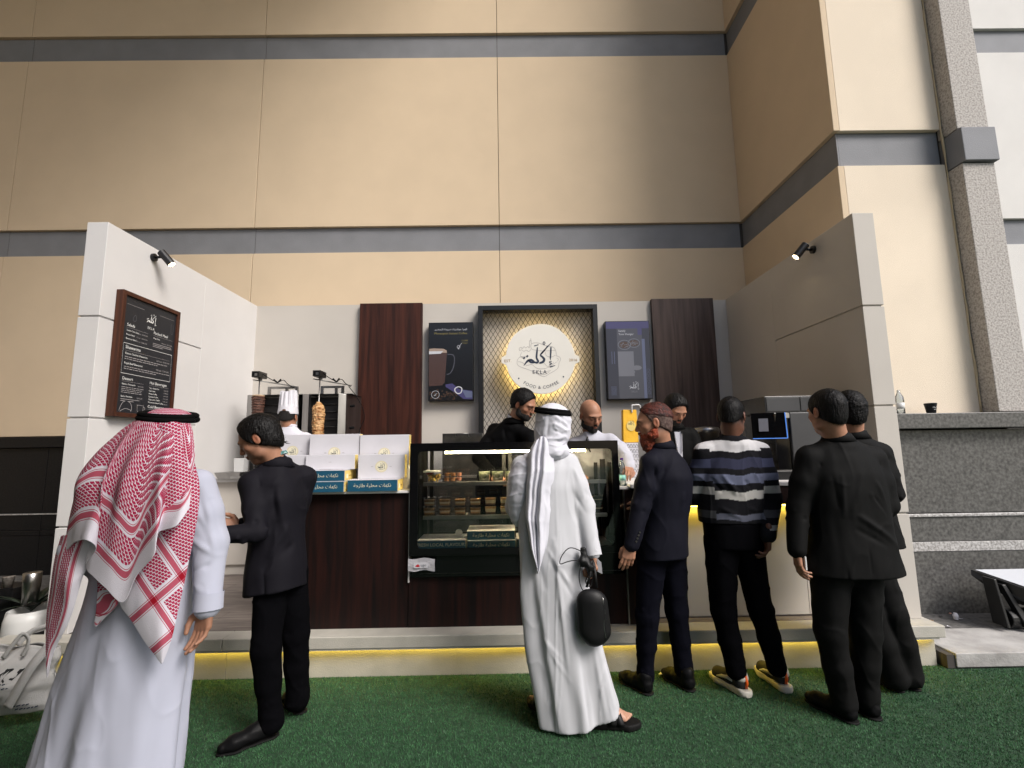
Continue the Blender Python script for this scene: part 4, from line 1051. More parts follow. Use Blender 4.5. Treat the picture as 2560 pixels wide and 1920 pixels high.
# ---------------------------------------------------------------- 3. cook with tall paper hat at the grills
p = person('cook in white jacket and tall pleated white hat facing the shawarma grills', (-2.13, 4.72, .277))
J = dict(pelvis=(-2.12, 4.72, 1.15), chest=(-2.12, 4.73, 1.48), neck=(-2.13, 4.72, 1.70), shL=(-2.29, 4.74, 1.60), elL=(-2.36, 4.85, 1.36), wrL=(-2.25, 5.02, 1.32), shR=(-1.96, 4.72, 1.60), elR=(-1.88, 4.84, 1.36), wrR=(-1.98, 5.02, 1.34), hipL=(-2.2, 4.72, 1.1), hipR=(-2.04, 4.72, 1.1), knL=(-2.2, 4.72, .72), knR=(-2.04, 4.72, .72), anL=(-2.2, 4.72, .36), anR=(-2.04, 4.72, .36))
hd = head((-2.148, 4.72, 1.845), rotm(2, -10), neck=J['neck'], parent=p, hair='short', side='hair_fade', vol=.002, sidecut=.03, topcut=.028)
body(p, J, [hd], [hand(J['wrL'], (.1, .9, 0), (0, 0, -1), -1), hand(J['wrR'], (.0, .9, 0), (0, 0, -1), 1)])
jacket(p, J, [(.95, -2.12, 4.72, .19, .13), (1.2, -2.12, 4.72, .18, .13), (1.45, -2.12, 4.73, .185, .13), (1.6, -2.125, 4.73, .155, .105), (1.67, -2.13, 4.725, .095, .08), (1.70, -2.13, 4.72, .065, .065)], 'chef_white', [(J['shL'], J['elL'], J['wrL']), (J['shR'], J['elR'], J['wrR'])], seed=3, h=.009)
ring_collar(p, (-2.132, 4.722, 1.695), .062, 'chef_white', 'collar', (-.05, .1, 1), .028, 1.0, .006)
trousers(p, J, 'trouser_black', h=.012)
shoe(p, (-2.2, 4.66, .277), (-2.22, 4.9, .277)) if False else None
mb = MB(); hc = np.array((-2.148, 4.715)); n = 48; v = []
for z, r, pl in ((1.862, .092, 0), (1.875, .094, 0), (1.93, .087, 0), (1.955, .082, .0035), (2.0, .077, .005), (2.06, .072, .006), (2.085, .070, .006)):
    for k in range(n):
        a = 2*PI*k/n; rr = r+pl*(1 if k % 4 < 2 else -1)
        zz = z+(0.012*math.cos(a*2+.6) if z > 2.07 else 0)
        v.append((hc[0]+rr*math.cos(a), hc[1]+rr*1.06*math.sin(a), zz))
f = [(i*n+k, i*n+(k+1) % n, (i+1)*n+(k+1) % n, (i+1)*n+k) for i in range(6) for k in range(n)]
hat = mk('paper_hat', v, f, 'paper_white', p); so = hat.modifiers.new('thick', 'SOLIDIFY'); so.thickness = .002

# ---------------------------------------------------------------- 4. man in black suit behind the display case
p = person('dark haired bearded man in black suit bending over behind the display case', (.0, 4.3, .277))
J = dict(pelvis=(-.12, 4.42, 1.05), chest=(-.05, 4.28, 1.45), neck=(.045, 4.17, 1.715), shL=(-.14, 4.30, 1.66), elL=(-.26, 4.12, 1.42), wrL=(-.12, 3.95, 1.28), shR=(.19, 4.06, 1.56), elR=(.20, 3.95, 1.34), wrR=(.14, 3.90, 1.26), hipL=(-.2, 4.45, 1.02), hipR=(-.04, 4.42, 1.02), knL=(-.2, 4.42, .66), knR=(-.04, 4.42, .66), anL=(-.2, 4.45, .36), anR=(-.04, 4.45, .36))
J['shL'] = (-.12, 4.28, 1.64)
hd = head((.125, 4.10, 1.870), rotm(-118, -26, 8), sc=1.02, neck=(.045, 4.17, 1.72), parent=p, hair='short', side='hair_fade', vol=.014, wave=.003, beard=(.008, 'beard_black', .0015), skin='skin')
body(p, J, [hd], [hand(J['wrL'], (.5, -.8, -.1), (0, 0, -1), -1), hand(J['wrR'], (.2, -.9, -.1), (0, 0, -1), 1)])
s_t = [(.95, -.12, 4.42, .19, .13, 0), (1.15, -.12, 4.40, .185, .13), (1.35, -.08, 4.32, .19, .14), (1.50, -.05, 4.26, .195, .15, -10), (1.60, -.02, 4.22, .17, .13, -15), (1.67, .01, 4.19, .11, .09, -15), (1.72, .035, 4.17, .06, .06)]
jacket(p, J, s_t, 'suit_black', [(J['shL'], J['elL'], J['wrL']), (J['shR'], J['elR'], J['wrR'])], h=.0085, seed=4, cre=[((.0, 4.08, 1.68), (.06, 4.0, 1.50), .012, .006), ((.06, 4.05, 1.66), (.12, 3.98, 1.5), .012, .006), ((-.04, 4.1, 1.66), (-.02, 4.05, 1.5), .014, -.006)])
ring_collar(p, (.040, 4.172, 1.712), .060, 'thobe_white', 'shirt_collar', (.50, -.28, 1), .026, 1.0, .003)
trousers(p, J, 'trouser_black', h=.014)

# ---------------------------------------------------------------- 5. man in white robe and white headscarf, centre
p = person('man in white robe and white headscarf with black cord carrying a black bag', (.30, 2.86, 0))
J = dict(pelvis=(.245, 2.87, .88), chest=(.225, 2.87, 1.25), neck=(.24, 2.87, 1.49), shL=(.075, 2.87, 1.395), elL=(.035, 2.72+.2, 1.16), wrL=(.05, 3.10, 1.12), shR=(.345, 2.87, 1.405), elR=(.420, 2.84, 1.16), wrR=(.455, 2.775, .925), hipL=(.19, 2.87, .83), hipR=(.33, 2.87, .83), knL=(.22, 2.87, .47), knR=(.38, 2.87, .47), anL=(.20, 2.97, .10), anR=(.46, 2.84, .09))
hd = head((.262, 2.87, 1.625), rotm(-14, -6), neck=J['neck'], parent=p)
hn = hand((.455, 2.775, .915), (.10, -.22, -1), (-1, -.1, 0), side=1, curl=(1.1, 1.15, 1.2, 1.25), thumb=1.6, spread=.0)
hnl = hand(J['wrL'], (.3, .9, 0), (0, 0, -1), -1)
body(p, J, [hd], [hn, hnl])
ff = foldfn(.016, 1.15, .02, ((3, .6), (6, 2.0), (10, .5)), .85, 1)
s = SDF((-.12, 2.58, -.005), (.66, 3.18, 1.53), .0068)
s.loft([(.02, .375, 2.87, .205, .165), (.16, .350, 2.87, .208, .165), (.42, .295, 2.87, .205, .155), (.70, .25, 2.87, .192, .145), (.94, .235, 2.87, .182, .138), (1.12, .215, 2.87, .175, .132), (1.28, .215, 2.87, .178, .128), (1.38, .225, 2.87, .152, .108), (1.44, .235, 2.87, .10, .08), (1.48, .24, 2.87, .065, .065)], 0, n=2.3, fold=ff, zr=.006)
for sh, el, wr in ((J['shR'], J['elR'], J['wrR']), (J['shL'], J['elL'], J['wrL'])):
    sh, el, wr = map(np.array, (sh, el, wr))
    s.cap(sh, (sh+el)/2, .064, .068, .04); s.cap((sh+el)/2, el, .068, .062, .02); s.cap(el, wr, .062, .044, .02)
s.plane((.30, 2.87, .030), (.30, .12, -1), .003)
cr = [((.33, 2.74, 1.44), (.27, 2.73, 1.05), .008, .006), ((.30, 2.73, 1.38), (.25, 2.73, .7), .006, .004), ((.37, 2.79, 1.38), (.42, 2.79, 1.2), .012, .007), ((.33, 2.79, 1.30), (.42, 2.78, 1.14), .012, -.008), ((.40, 2.79, 1.10), (.47, 2.79, .98), .010, .006), ((.38, 2.80, 1.06), (.46, 2.79, .95), .009, -.006), ((.44, 2.79, 1.22), (.40, 2.79, 1.10), .010, .006),
      ((.20, 2.73, .95), (.36, 2.72, .70), .010, .005), ((.22, 2.73, .88), (.40, 2.73, .60), .012, -.005), ((.12, 2.74, .55), (.30, 2.71, .28), .010, .006), ((.16, 2.74, .50), (.28, 2.71, .36), .010, .005), ((.24, 2.73, 1.0), (.31, 2.70, .1), .012, .008), ((.34, 2.73, .80), (.40, 2.70, .05), .016, -.010), ((.40, 2.74, .7), (.49, 2.71, .05), .012, .006), ((.14, 2.76, .8), (.24, 2.73, .05), .02, .008), ((.44, 2.76, .5), (.53, 2.74, .15), .016, .008), ((.50, 2.75, .38), (.46, 2.73, .25), .012, -.006), ((.10, 2.76, 1.1), (.18, 2.74, .75), .016, -.006)]
fin(s, 'robe', 'thobe_white', p, cre=cr, nz=lambda v: .0024*wav(v, (14, 14, 5), 3)+.0008*wav(v, (45, 45, 14), 5)+.004*ridge(v, (10, 10, 1.6), 7, 8)+.002*ridge(v, (18, 18, 5), 2, 9))
MB().tube([(.4485, 2.789, .975), (.457, 2.771, .905)], [.0475, .0480], 24, cap=False).build('cuff', 'thobe_white', p, smooth=True)
# wrapped white headscarf
s = SDF((-.02, 2.60, 1.02), (.48, 3.05, 1.80), .0052)
s.ell((.262, 2.87, 1.672), (.103, .112, .090), rotm(0), .02); s.ell((.258, 2.868, 1.60), (.104, .110, .10), None, .03)
s.cap((.25, 2.865, 1.58), (.235, 2.865, 1.50), .092, .088, .03); s.cap((.245, 2.86, 1.505), (.25, 2.86, 1.475), .085, .105, .03, sq=((0, 0, 1), .6))
s.cap((.315, 2.85, 1.60), (.345, 2.85, 1.66), .04, .018, .02)
s.cap((.235, 2.80, 1.50), (.18, 2.79, 1.465), .05, .04, .03)
# piece lying over the left shoulder
s.loft([(1.05, .035, 2.87, .012, .02), (1.12, .045, 2.865, .05, .06), (1.22, .06, 2.86, .075, .085), (1.34, .085, 2.86, .092, .100), (1.42, .12, 2.86, .09, .092), (1.48, .19, 2.86, .075, .082)], .02, n=2.1)
cr = [((.18, 2.76, 1.545), (.34, 2.77, 1.555), .012, .008), ((.17, 2.77, 1.53), (.34, 2.78, 1.535), .009, -.008), ((.16, 2.78, 1.49), (.29, 2.76, 1.455), .010, .009), ((.29, 2.76, 1.455), (.34, 2.79, 1.52), .010, .008), ((.21, 2.76, 1.69), (.19, 2.77, 1.57), .012, .006), ((.23, 2.75, 1.70), (.215, 2.76, 1.57), .010, -.007),
      ((.26, 2.75, 1.68), (.35, 2.79, 1.62), .010, .006), ((.25, 2.75, 1.64), (.35, 2.79, 1.585), .009, .006), ((.25, 2.75, 1.60), (.34, 2.78, 1.565), .008, -.005), ((.30, 2.76, 1.69), (.31, 2.76, 1.63), .012, -.007), ((.12, 2.77, 1.42), (.06, 2.78, 1.2), .014, .007), ((.09, 2.76, 1.40), (.02, 2.8, 1.25), .012, -.006)]
fin(s, 'headscarf', 'ghutra_white', p, cre=cr, nz=lambda v: .0018*wav(v, (25, 25, 30), 8)+.0008*wav(v, (70, 70, 70), 2)+.004*ridge(v, (14, 14, 26), 5, 6))
# twisted tail down the back, pleated sheet
def tailrow(z, x0, x1, y, k):
    dep = [.012, -.016, .002, -.010, .010, -.022, -.008, .006, .014]; r = []
    for i in range(9):
        u = i/8; r.append((x0+(x1-x0)*(u+.04*math.sin(u*5+k*.7)), y+dep[i]*(1+.45*math.sin(k*1.1+i*2.3)), z+.035*math.sin(u*3.4+k*.5), 0, 0))
    return r
T_R = [tailrow(1.53, 0.145, 0.235, 2.775, 0), tailrow(1.46, 0.11, 0.255, 2.75, 0.6), tailrow(1.37, 0.1, 0.25, 2.735, 1.2), tailrow(1.28, 0.092, 0.235, 2.73, 1.8), tailrow(1.2, 0.088, 0.222, 2.725, 2.4), tailrow(1.12, 0.084, 0.21, 2.723, 3), tailrow(1.05, 0.092, 0.202, 2.722, 3.6), tailrow(0.98, 0.104, 0.192, 2.724, 4.2), tailrow(0.92, 0.12, 0.172, 2.73, 4.8), tailrow(0.86, 0.14, 0.15, 2.735, 5.4)]
V, F = grid_mesh(T_R, 60, 90); V = V[:, :3]
V = V+np.stack([.0015*np.sin(V[:, 2]*38), .003*np.sin(V[:, 2]*31+1), 0*V[:, 2]], 1)+(.004*ridge(V, (16, 16, 12), 3, 4))[:, None]*np.array((0, -1., 0))
o = mk('headscarf_tail', V, F, 'ghutra_white', p, smooth=True); so = o.modifiers.new('thick', 'SOLIDIFY'); so.thickness = .003
mb = MB(); ac = np.array((.262, 2.865, 1.706))
for dz, rr in ((0, .101), (.014, .097)):
    mb.tube([ac+np.array((rr*math.cos(q), rr*1.05*math.sin(q), dz-.012*math.cos(q)+.010*math.sin(q))) for q in np.linspace(0, 2*PI, 41)], .0115, 10, cap=False)
mb.build('head_cord', 'agal', p, smooth=True)
# feet and sandals
def foot_sandal(parent, heel, toe, sc=1.0):
    heel = np.array(heel, float); toe = np.array(toe, float); d = toe-heel; L = np.linalg.norm(d); d /= L; n_ = np.array((-d[1], d[0], 0))
    P = lambda a, b, c_: heel+d*a*L+n_*b*sc+np.array((0, 0, c_))
    s = SDF(np.minimum(heel, toe)-.08, np.maximum(heel, toe)+(.08, .08, .2), .004)
    s.cap(P(.10, 0, .062), P(.6, 0, .062), .031, .030, .02); s.cap(P(.6, .012, .058), P(.72, .018, .056), .020, .018, .02); s.cap(P(.6, -.012, .058), P(.70, -.02, .055), .020, .015, .02); s.cap(P(.13, 0, .06), P(.18, 0, .15), .031, .033, .03); s.cap(P(.2, 0, .11), P(.5, 0, .075), .032, .026, .03)
    for i, b in enumerate((.028, .010, -.005, -.019, -.031)): s.cap(P(.70-.02*i, b*.9, .056), P(.87-.035*i, b, .050), .0115-.001*i+(.002 if i == 0 else 0), .0095-.001*i, .004)
    fin(s, 'foot', 'skin_foot', parent)
    q = SDF(np.minimum(heel, toe)-.09, np.maximum(heel, toe)+.09, .0045)
    q.cap(P(.08, 0, .022), P(.45, 0, .022), .043, .040, .02); q.cap(P(.45, 0, .022), P(.78, 0, .022), .040, .052, .02); q.cap(P(.78, 0, .022), P(.93, 0, .022), .052, .036, .02)
    q.plane((0, 0, .036), (0, 0, 1), .004); q.plane((0, 0, .001), (0, 0, -1), .004)
    sn = fin(q, 'sandal', 'shoe_matte', parent)[0]
    mb = MB()
    def strap(a0, a1, tw):
        v = []; n = 14
        for i in range(n+1):
            t = i/n*PI; a = a0+(a1-a0)*i/n
            for w_ in (-.5, .5): v.append(P(a+w_*tw, .048*math.cos(t), .030+.064*math.sin(t)*(1.2-a*.55)))
        mb.add(v, [(2*i, 2*i+1, 2*i+3, 2*i+2) for i in range(n)])
    strap(.42, .62, .16); strap(.64, .44, .15)
    o = mb.build('strap', 'black_leather', sn, smooth=True); so = o.modifiers.new('thick', 'SOLIDIFY'); so.thickness = .005
    MB().tube([P(.40+.05*math.cos(q), .035+.0*q, .075+.016*math.sin(q)) for q in np.linspace(0, 2*PI, 13)], .002, 6).build('buckle', 'steel', sn, smooth=True)
M('skin_foot', (.40, .22, .15), .5); M('black_leather', (.006, .006, .0065), .5, spec=.3)
foot_sandal(p, (.42, 2.835, 0), (.672, 2.815, 0)); foot_sandal(p, (.245, 2.90, 0), (.11, 3.10, 0))
# bag, straps and lead held in the right hand
bg_ = thing('bag', 'black rounded zip bag hanging from the hand of the man in the white headscarf', 'bag', (.45, 2.79, .6))
s = SDF((.30, 2.68, .36), (.60, 2.90, .82), .005)
s.cap((.425, 2.79, .525), (.420, 2.79, .665), .062, .058, .01, sq=((0, 1, 0), .6)); s.cap((.478, 2.79, .515), (.470, 2.79, .655), .062, .056, .03, sq=((0, 1, 0), .6)); s.cap((.45, 2.79, .50), (.45, 2.79, .66), .06, .06, .02, sq=((0, 1, 0), .66))
fin(s, 'bag_body', 'black_leather', bg_, cre=[((.39, 2.755, .47), (.385, 2.755, .7), .004, .004), ((.505, 2.76, .47), (.50, 2.76, .69), .004, .004)], nz=lambda v: .002*wav(v, (20, 20, 12), 2))
MB().tube([(.418, 2.79, .735), (.440, 2.79, .80), (.455, 2.82, .86), (.468, 2.84, .865), (.470, 2.80, .80), (.472, 2.79, .73)], .007, 8, flat=.4).build('handle', 'black_leather', bg_, smooth=True)
MB().tube([(.500+.004*math.cos(i), 2.758, .49+.02*i) for i in range(11)], .0022, 6).build('zip', 'steel', bg_, smooth=True)
cb = thing('headphone_lead', 'tangled black cable and straps gripped in the right hand above the black bag', 'cable', (.43, 2.79, .85))
P_ = [(.455, 2.80, .88), (.42, 2.79, .90), (.375, 2.78, .935), (.325, 2.775, .945), (.285, 2.775, .905), (.275, 2.775, .865), (.315, 2.775, .875), (.36, 2.78, .88), (.385, 2.78, .86), (.375, 2.775, .80), (.385, 2.775, .74), (.42, 2.78, .70)]
V, F = None, None
def smooth_path(P_, k=6):
    P_ = np.array(P_, float); o = []
    for i in range(len(P_)-1):
        a, b, c, d = P_[max(i-1, 0)], P_[i], P_[i+1], P_[min(i+2, len(P_)-1)]
        for t in np.arange(k)/k: o.append(.5*((2*b)+(-a+c)*t+(2*a-5*b+4*c-d)*t*t+(-a+3*b-3*c+d)*t**3))
    o.append(P_[-1]); return o
MB().tube(smooth_path(P_), .0028, 6).build('cable', 'black_leather', cb, smooth=True)
MB().tube(smooth_path([(.46, 2.80, .87), (.43, 2.775, .82), (.41, 2.775, .77), (.435, 2.78, .745), (.455, 2.79, .80), (.462, 2.80, .85)]), .003, 6).build('cable', 'black_leather', cb, smooth=True)
s = SDF((.36, 2.73, .78), (.50, 2.86, .96), .004)
s.cap((.405, 2.80, .93), (.415, 2.795, .87), .017, .020, .01); s.cap((.40, 2.79, .88), (.44, 2.785, .84), .022, .024, .01); s.cap((.385, 2.79, .875), (.40, 2.79, .86), .016, .016, .01); s.cap((.43, 2.79, .85), (.445, 2.79, .80), .02, .012, .01)
fin(s, 'strap_bundle', 'black_leather', cb, nz=lambda v: .003*wav(v, (60, 60, 60), 5))
mb = MB(); mb.prism([(.478, 2.80, .885), (.500, 2.79, .865), (.503, 2.79, .805), (.480, 2.80, .815)], None, (0, .004, 0)); mb.build('card', 'paper_white', cb)

bg_.location = (.45-.016, 2.79-.10, .6+.026); cb.location = (.43-.010, 2.79-.075, .85+.016)
# ---------------------------------------------------------------- 6. bald bearded cook
p = person('bald bearded cook in pale jacket leaning over beside the display case', (.70, 4.2, .277))
J = dict(pelvis=(.72, 4.35, 1.05), chest=(.73, 4.22, 1.36), neck=(.70, 4.12, 1.60), shL=(.86, 4.10, 1.53), elL=(.965, 4.02, 1.42), wrL=(.945, 3.86, 1.335), shR=(.56, 4.16, 1.50), elR=(.46, 4.05, 1.34), wrR=(.55, 3.92, 1.28), hipL=(.80, 4.35, 1.0), hipR=(.64, 4.35, 1.0), knL=(.8, 4.35, .65), knR=(.64, 4.35, .65), anL=(.8, 4.35, .36), anR=(.64, 4.35, .36))
hd = head((.688, 4.07, 1.765), rotm(-158, -24, 4), sc=1.06, neck=(.70, 4.12, 1.59), parent=p, hair='bald', beard=(.012, 'beard_black', .0018))
body(p, J, [hd], [hand((.945, 3.86, 1.335), (-.3, -.75, -.15), (-.3, -.2, -.9), 1, curl=(.9, 1.0, 1.1, 1.2)), hand(J['wrR'], (.3, -.8, -.1), (0, 0, -1), -1)])
jacket(p, J, [(.95, .72, 4.35, .2, .14), (1.15, .72, 4.32, .2, .14), (1.32, .725, 4.24, .20, .15), (1.45, .72, 4.18, .185, .13), (1.53, .71, 4.14, .14, .10), (1.59, .70, 4.12, .07, .07)], 'shirt_grey', [(J['shL'], J['elL'], J['wrL']), (J['shR'], J['elR'], J['wrR'])], h=.0085, seed=5, amp=.004, cre=[((.75, 4.03, 1.54), (.88, 3.99, 1.42), .014, .009), ((.72, 4.03, 1.50), (.84, 4.0, 1.40), .012, -.007), ((.80, 4.03, 1.56), (.92, 4.0, 1.50), .012, .006), ((.66, 4.04, 1.52), (.60, 4.03, 1.40), .014, .008), ((.9, 3.99, 1.50), (.96, 3.96, 1.42), .01, .006)])
ring_collar(p, (.70, 4.115, 1.575), .066, 'black_matte', 'collar_trim', (0, -.35, 1), .016, 1.0, .006)
MB().tube(smooth_path([(.655, 4.03, 1.585), (.635, 4.0, 1.54), (.645, 3.985, 1.50), (.665, 3.985, 1.46)]), .006, 6).build('piping', 'black_matte', p, smooth=True)
trousers(p, J, 'trouser_black', h=.014)

# ---------------------------------------------------------------- 7. man with henna-red hair and beard, navy suit
p = person('man with dyed red hair and beard in navy suit standing in profile at the counter', (.96, 3.2, 0))
J = dict(pelvis=(.975, 3.22, .86), chest=(1.0, 3.2, 1.22), neck=(1.00, 3.19, 1.49), shL=(.895, 3.09, 1.375), elL=(.815, 3.09, 1.13), wrL=(.745, 3.07, .905), shR=(1.095, 3.32, 1.385), elR=(1.08, 3.42, 1.14), wrR=(.95, 3.53, 1.10), hipL=(.90, 3.2, .82), hipR=(1.045, 3.26, .82), knL=(.85, 3.18, .45), knR=(1.06, 3.26, .45), anL=(.825, 3.21, .09), anR=(1.085, 3.26, .09))
hd = head((.955, 3.17, 1.648), rotm(76, -8, 3), sc=1.05, neck=J['neck'], parent=p, hair='short', side='hair_grey', vol=.0095, sidecut=.030, wave=.004, hmat='hair_henna', hairline=(.055, .058), beard=(.040, 'beard_henna', .004), nr=.060)
hn = hand((.745, 3.07, .905), (-.32, -.03, -1), (.2, 1, 0), side=-1, curl=(.30, .38, .45, .5), thumb=.3)
body(p, J, [hd], [hn, hand(J['wrR'], (-.7, .3, 0), (0, 0, -1), 1)])
tor = [(.79, .965, 3.23, .160, .165, 15), (.90, .97, 3.22, .158, .160, 15), (1.05, .99, 3.21, .148, .150, 18), (1.18, 1.005, 3.205, .158, .165, 20), (1.30, 1.01, 3.20, .158, .175, 22), (1.39, 1.005, 3.20, .125, .145, 22), (1.45, 1.0, 3.195, .08, .09), (1.48, 1.0, 3.19, .06, .06)]
def cut(s): s.plane((.96, 3.10, .80), (.05, .03, -1), .004); s.cap((1.05, 3.03, .78), (1.045, 3.04, 1.0), .006, .002, .004, 'sub')
cr = [((.90, 3.03, 1.36), (.94, 3.02, 1.1), .014, -.012), ((.94, 3.02, 1.12), (.86, 3.0, .92), .014, -.010), ((1.08, 3.05, 1.2), (1.02, 3.03, .95), .016, .006), ((1.10, 3.06, 1.15), (1.06, 3.04, .95), .012, -.006), ((1.0, 3.02, 1.02), (1.1, 3.05, .9), .014, .005), ((.85, 3.0, 1.3), (.81, 3.0, 1.2), .012, .005)]
jacket(p, J, tor, 'suit_navy', [(J['shL'], J['elL'], J['wrL']), (J['shR'], J['elR'], J['wrR'])], cut=cut, cre=cr, seed=6, ar=(.066, .058, .048))
ring_collar(p, (1.0, 3.19, 1.478), .058, 'lanyard', 'lanyard', (-.22, 0, 1), .022, 1.0, .004)
mb = MB()
for i in range(4):
    c = np.array((.762, 3.045, .93))+np.array((-.008, -.018, .020))*0+np.array((.008, 0, .018))*i; mb.lathe([(.0005, -.003), (.006, -.0035), (.006, .001), (.0005, .001)], c+np.array((0, -.024, 0)), 10, 'y')
mb.build('cuff_buttons', 'steel_dark', p)
trousers(p, J, 'trouser_navy', seed=4)
shoe(p, (.838, 3.15, 0), (.702, 3.36, 0)); shoe(p, (1.105, 3.18, 0), (.995, 3.40, 0))

# ---------------------------------------------------------------- 8. man in dark suit looking down behind the counter
p = person('man in dark suit and grey shirt behind the counter with his head bowed', (1.48, 4.3, .277))
J = dict(pelvis=(1.47, 4.38, 1.1), chest=(1.47, 4.33, 1.42), neck=(1.465, 4.28, 1.65), shL=(1.60, 4.28, 1.575), elL=(1.68, 4.2, 1.35), wrL=(1.60, 4.0, 1.30), shR=(1.33, 4.28, 1.57), elR=(1.27, 4.2, 1.35), wrR=(1.33, 4.02, 1.30), hipL=(1.55, 4.38, 1.06), hipR=(1.39, 4.38, 1.06), knL=(1.55, 4.38, .7), knR=(1.39, 4.38, .7), anL=(1.55, 4.4, .36), anR=(1.39, 4.4, .36))
hd = head((1.458, 4.21, 1.812), rotm(-168, -34, 0), sc=1.02, neck=(1.465, 4.28, 1.64), parent=p, hair='short', side='hair_fade', vol=.018, wave=.004, beard=(.003, 'beard_black', .0008))
body(p, J, [hd], [hand(J['wrL'], (-.3, -.8, -.1), (0, 0, -1), 1), hand(J['wrR'], (.3, -.8, -.1), (0, 0, -1), -1)])
jacket(p, J, [(.95, 1.47, 4.38, .19, .13), (1.2, 1.47, 4.37, .18, .13), (1.4, 1.47, 4.33, .19, .135), (1.52, 1.468, 4.30, .165, .11), (1.59, 1.466, 4.285, .11, .085), (1.64, 1.465, 4.28, .065, .065)], 'suit_dark', [(J['shL'], J['elL'], J['wrL']), (J['shR'], J['elR'], J['wrR'])], h=.009, seed=7)
mb = MB(); mb.prism([(1.43, 4.19, 1.62), (1.50, 4.19, 1.62), (1.485, 4.17, 1.40), (1.45, 4.17, 1.40)], None, (0, .03, 0)); mb.build('shirt', 'shirt_grey', p, bev=.004)
ring_collar(p, (1.465, 4.27, 1.628), .062, 'shirt_grey', 'shirt_collar', (0, -.35, 1), .02, 1.0, .004)
MB().tube(smooth_path([(1.49, 4.185, 1.62), (1.50, 4.165, 1.56), (1.485, 4.16, 1.45)]), .006, 6, flat=.4).build('lanyard', 'black_matte', p)
trousers(p, J, 'trouser_black', h=.014)

# ---------------------------------------------------------------- 9. man in striped sweater
M('sweater', (1, 1, 1), .9, attr='tint', bump=.35, bs=420, spec=.15)
p = person('man in striped navy, blue and white sweater, black trousers and chunky sneakers from behind', (1.45, 3.14, 0))
J = dict(pelvis=(1.405, 3.14, .93), chest=(1.42, 3.13, 1.3), neck=(1.435, 3.12, 1.535), shL=(1.26, 3.13, 1.435), elL=(1.19, 3.20, 1.19), wrL=(1.25, 3.42, 1.15), shR=(1.60, 3.13, 1.435), elR=(1.655, 3.12, 1.155), wrR=(1.565, 3.02+.0, .955), hipL=(1.325, 3.14, .89), hipR=(1.485, 3.14, .89), knL=(1.315, 3.15, .48), knR=(1.555, 3.17, .48), anL=(1.368, 3.155, .14), anR=(1.640, 3.195, .14))
hd = head((1.438, 3.115, 1.682), rotm(-34, -12), sc=1.0, neck=(1.435, 3.12, 1.50), parent=p, hair='short', side=None, vol=.0055, wave=.0008, hairline=(.062, .05), nape=-.03, skin='skin_dark')
hn = hand((1.565, 3.02, .955), (-.05, .1, -1), (-1, .2, 0), side=1, curl=(.5, .6, .7, .8))
body(p, J, [hd], [hn, hand(J['wrL'], (.2, .9, 0), (0, 0, -1), -1)], skin='skin_dark')
bandz = [(1.530, 9, (.006, .006, .008)), (1.462, 1.530, (.50, .49, .50)), (1.420, 1.462, (.006, .006, .008)), (1.358, 1.420, (.026, .028, .052)), (1.322, 1.358, (.006, .006, .008)), (1.266, 1.322, (.10, .11, .165)), (1.222, 1.266, (.006, .006, .008)), (1.172, 1.222, (.36, .35, .33)), (1.085, 1.172, (.006, .006, .008)), (1.048, 1.085, (.10, .105, .14)), (0, 1.048, (.008, .008, .010))]
sleevez = [(1.478, 9, (.50, .49, .50)), (1.420, 1.478, (.008, .008, .010)), (1.36, 1.415, (.05, .055, .10)), (1.322, 1.36, (.008, .008, .010)), (1.278, 1.322, (.115, .125, .185)), (1.242, 1.278, (.008, .008, .010)), (1.198, 1.242, (.40, .39, .37)), (1.10, 1.198, (.008, .008, .010)), (1.055, 1.10, (.06, .06, .065)), (1.015, 1.055, (.008, .008, .01)), (.985, 1.015, (.36, .35, .33)), (0, .985, (.008, .008, .01))]
def stripes(v):
    z = v[:, 2]+.008*np.exp(-((v[:, 0]-1.42)/.08)**2)+.004*wav(v, (15, 15, 3), 2)
    o = np.zeros((len(v), 3)); slv = (v[:, 0] > 1.578-.04*(1.44-np.minimum(v[:, 2], 1.44))) | (v[:, 0] < 1.262) | (v[:, 1] > 3.3)
    for a, b, c in bandz: o[(z >= a) & (z < b) & ~slv] = c
    z2 = v[:, 2]
    for a, b, c in sleevez: o[(z2 >= a) & (z2 < b) & slv] = c
    return o
def cut(s): s.plane((1.4, 3.1, 1.028), (.0, .0, -1), .01)
cr = [((1.30, 3.0, 1.33), (1.38, 2.99, 1.20), .014, .007), ((1.50, 2.99, 1.34), (1.56, 3.0, 1.22), .012, .008), ((1.44, 2.99, 1.28), (1.50, 2.98, 1.20), .012, -.006), ((1.35, 2.99, 1.26), (1.42, 2.98, 1.19), .010, .006), ((1.28, 3.0, 1.12), (1.4, 2.99, 1.06), .014, .007), ((1.45, 2.99, 1.12), (1.56, 3.0, 1.07), .013, .007), ((1.24, 3.04, 1.30), (1.30, 3.01, 1.22), .013, -.008)]
s_ = jacket(p, J, [(1.02, 1.395, 3.14, .190, .135), (1.10, 1.40, 3.14, .198, .142), (1.20, 1.41, 3.135, .195, .140), (1.32, 1.42, 3.13, .192, .138), (1.41, 1.428, 3.13, .175, .115), (1.47, 1.433, 3.125, .12, .09), (1.51, 1.435, 3.12, .07, .07)], 'sweater', [(J['shL'], J['elL'], J['wrL']), (J['shR'], J['elR'], J['wrR'])], name='sweater', h=.0046, cre=cr, tint=stripes, seed=8, amp=.003, collar=True, ar=(.070, .060, .045), shr=.064, cut=lambda s: None)
ring_collar(p, (1.436, 3.12, 1.508), .060, 'black_matte', 'collar', (-.02, .08, 1), .026, 1.0, .006)
ring_collar(p, (1.438, 3.12, 1.520), .056, 'lanyard', 'lanyard', (.10, .05, 1), .018, 1.0, .004)
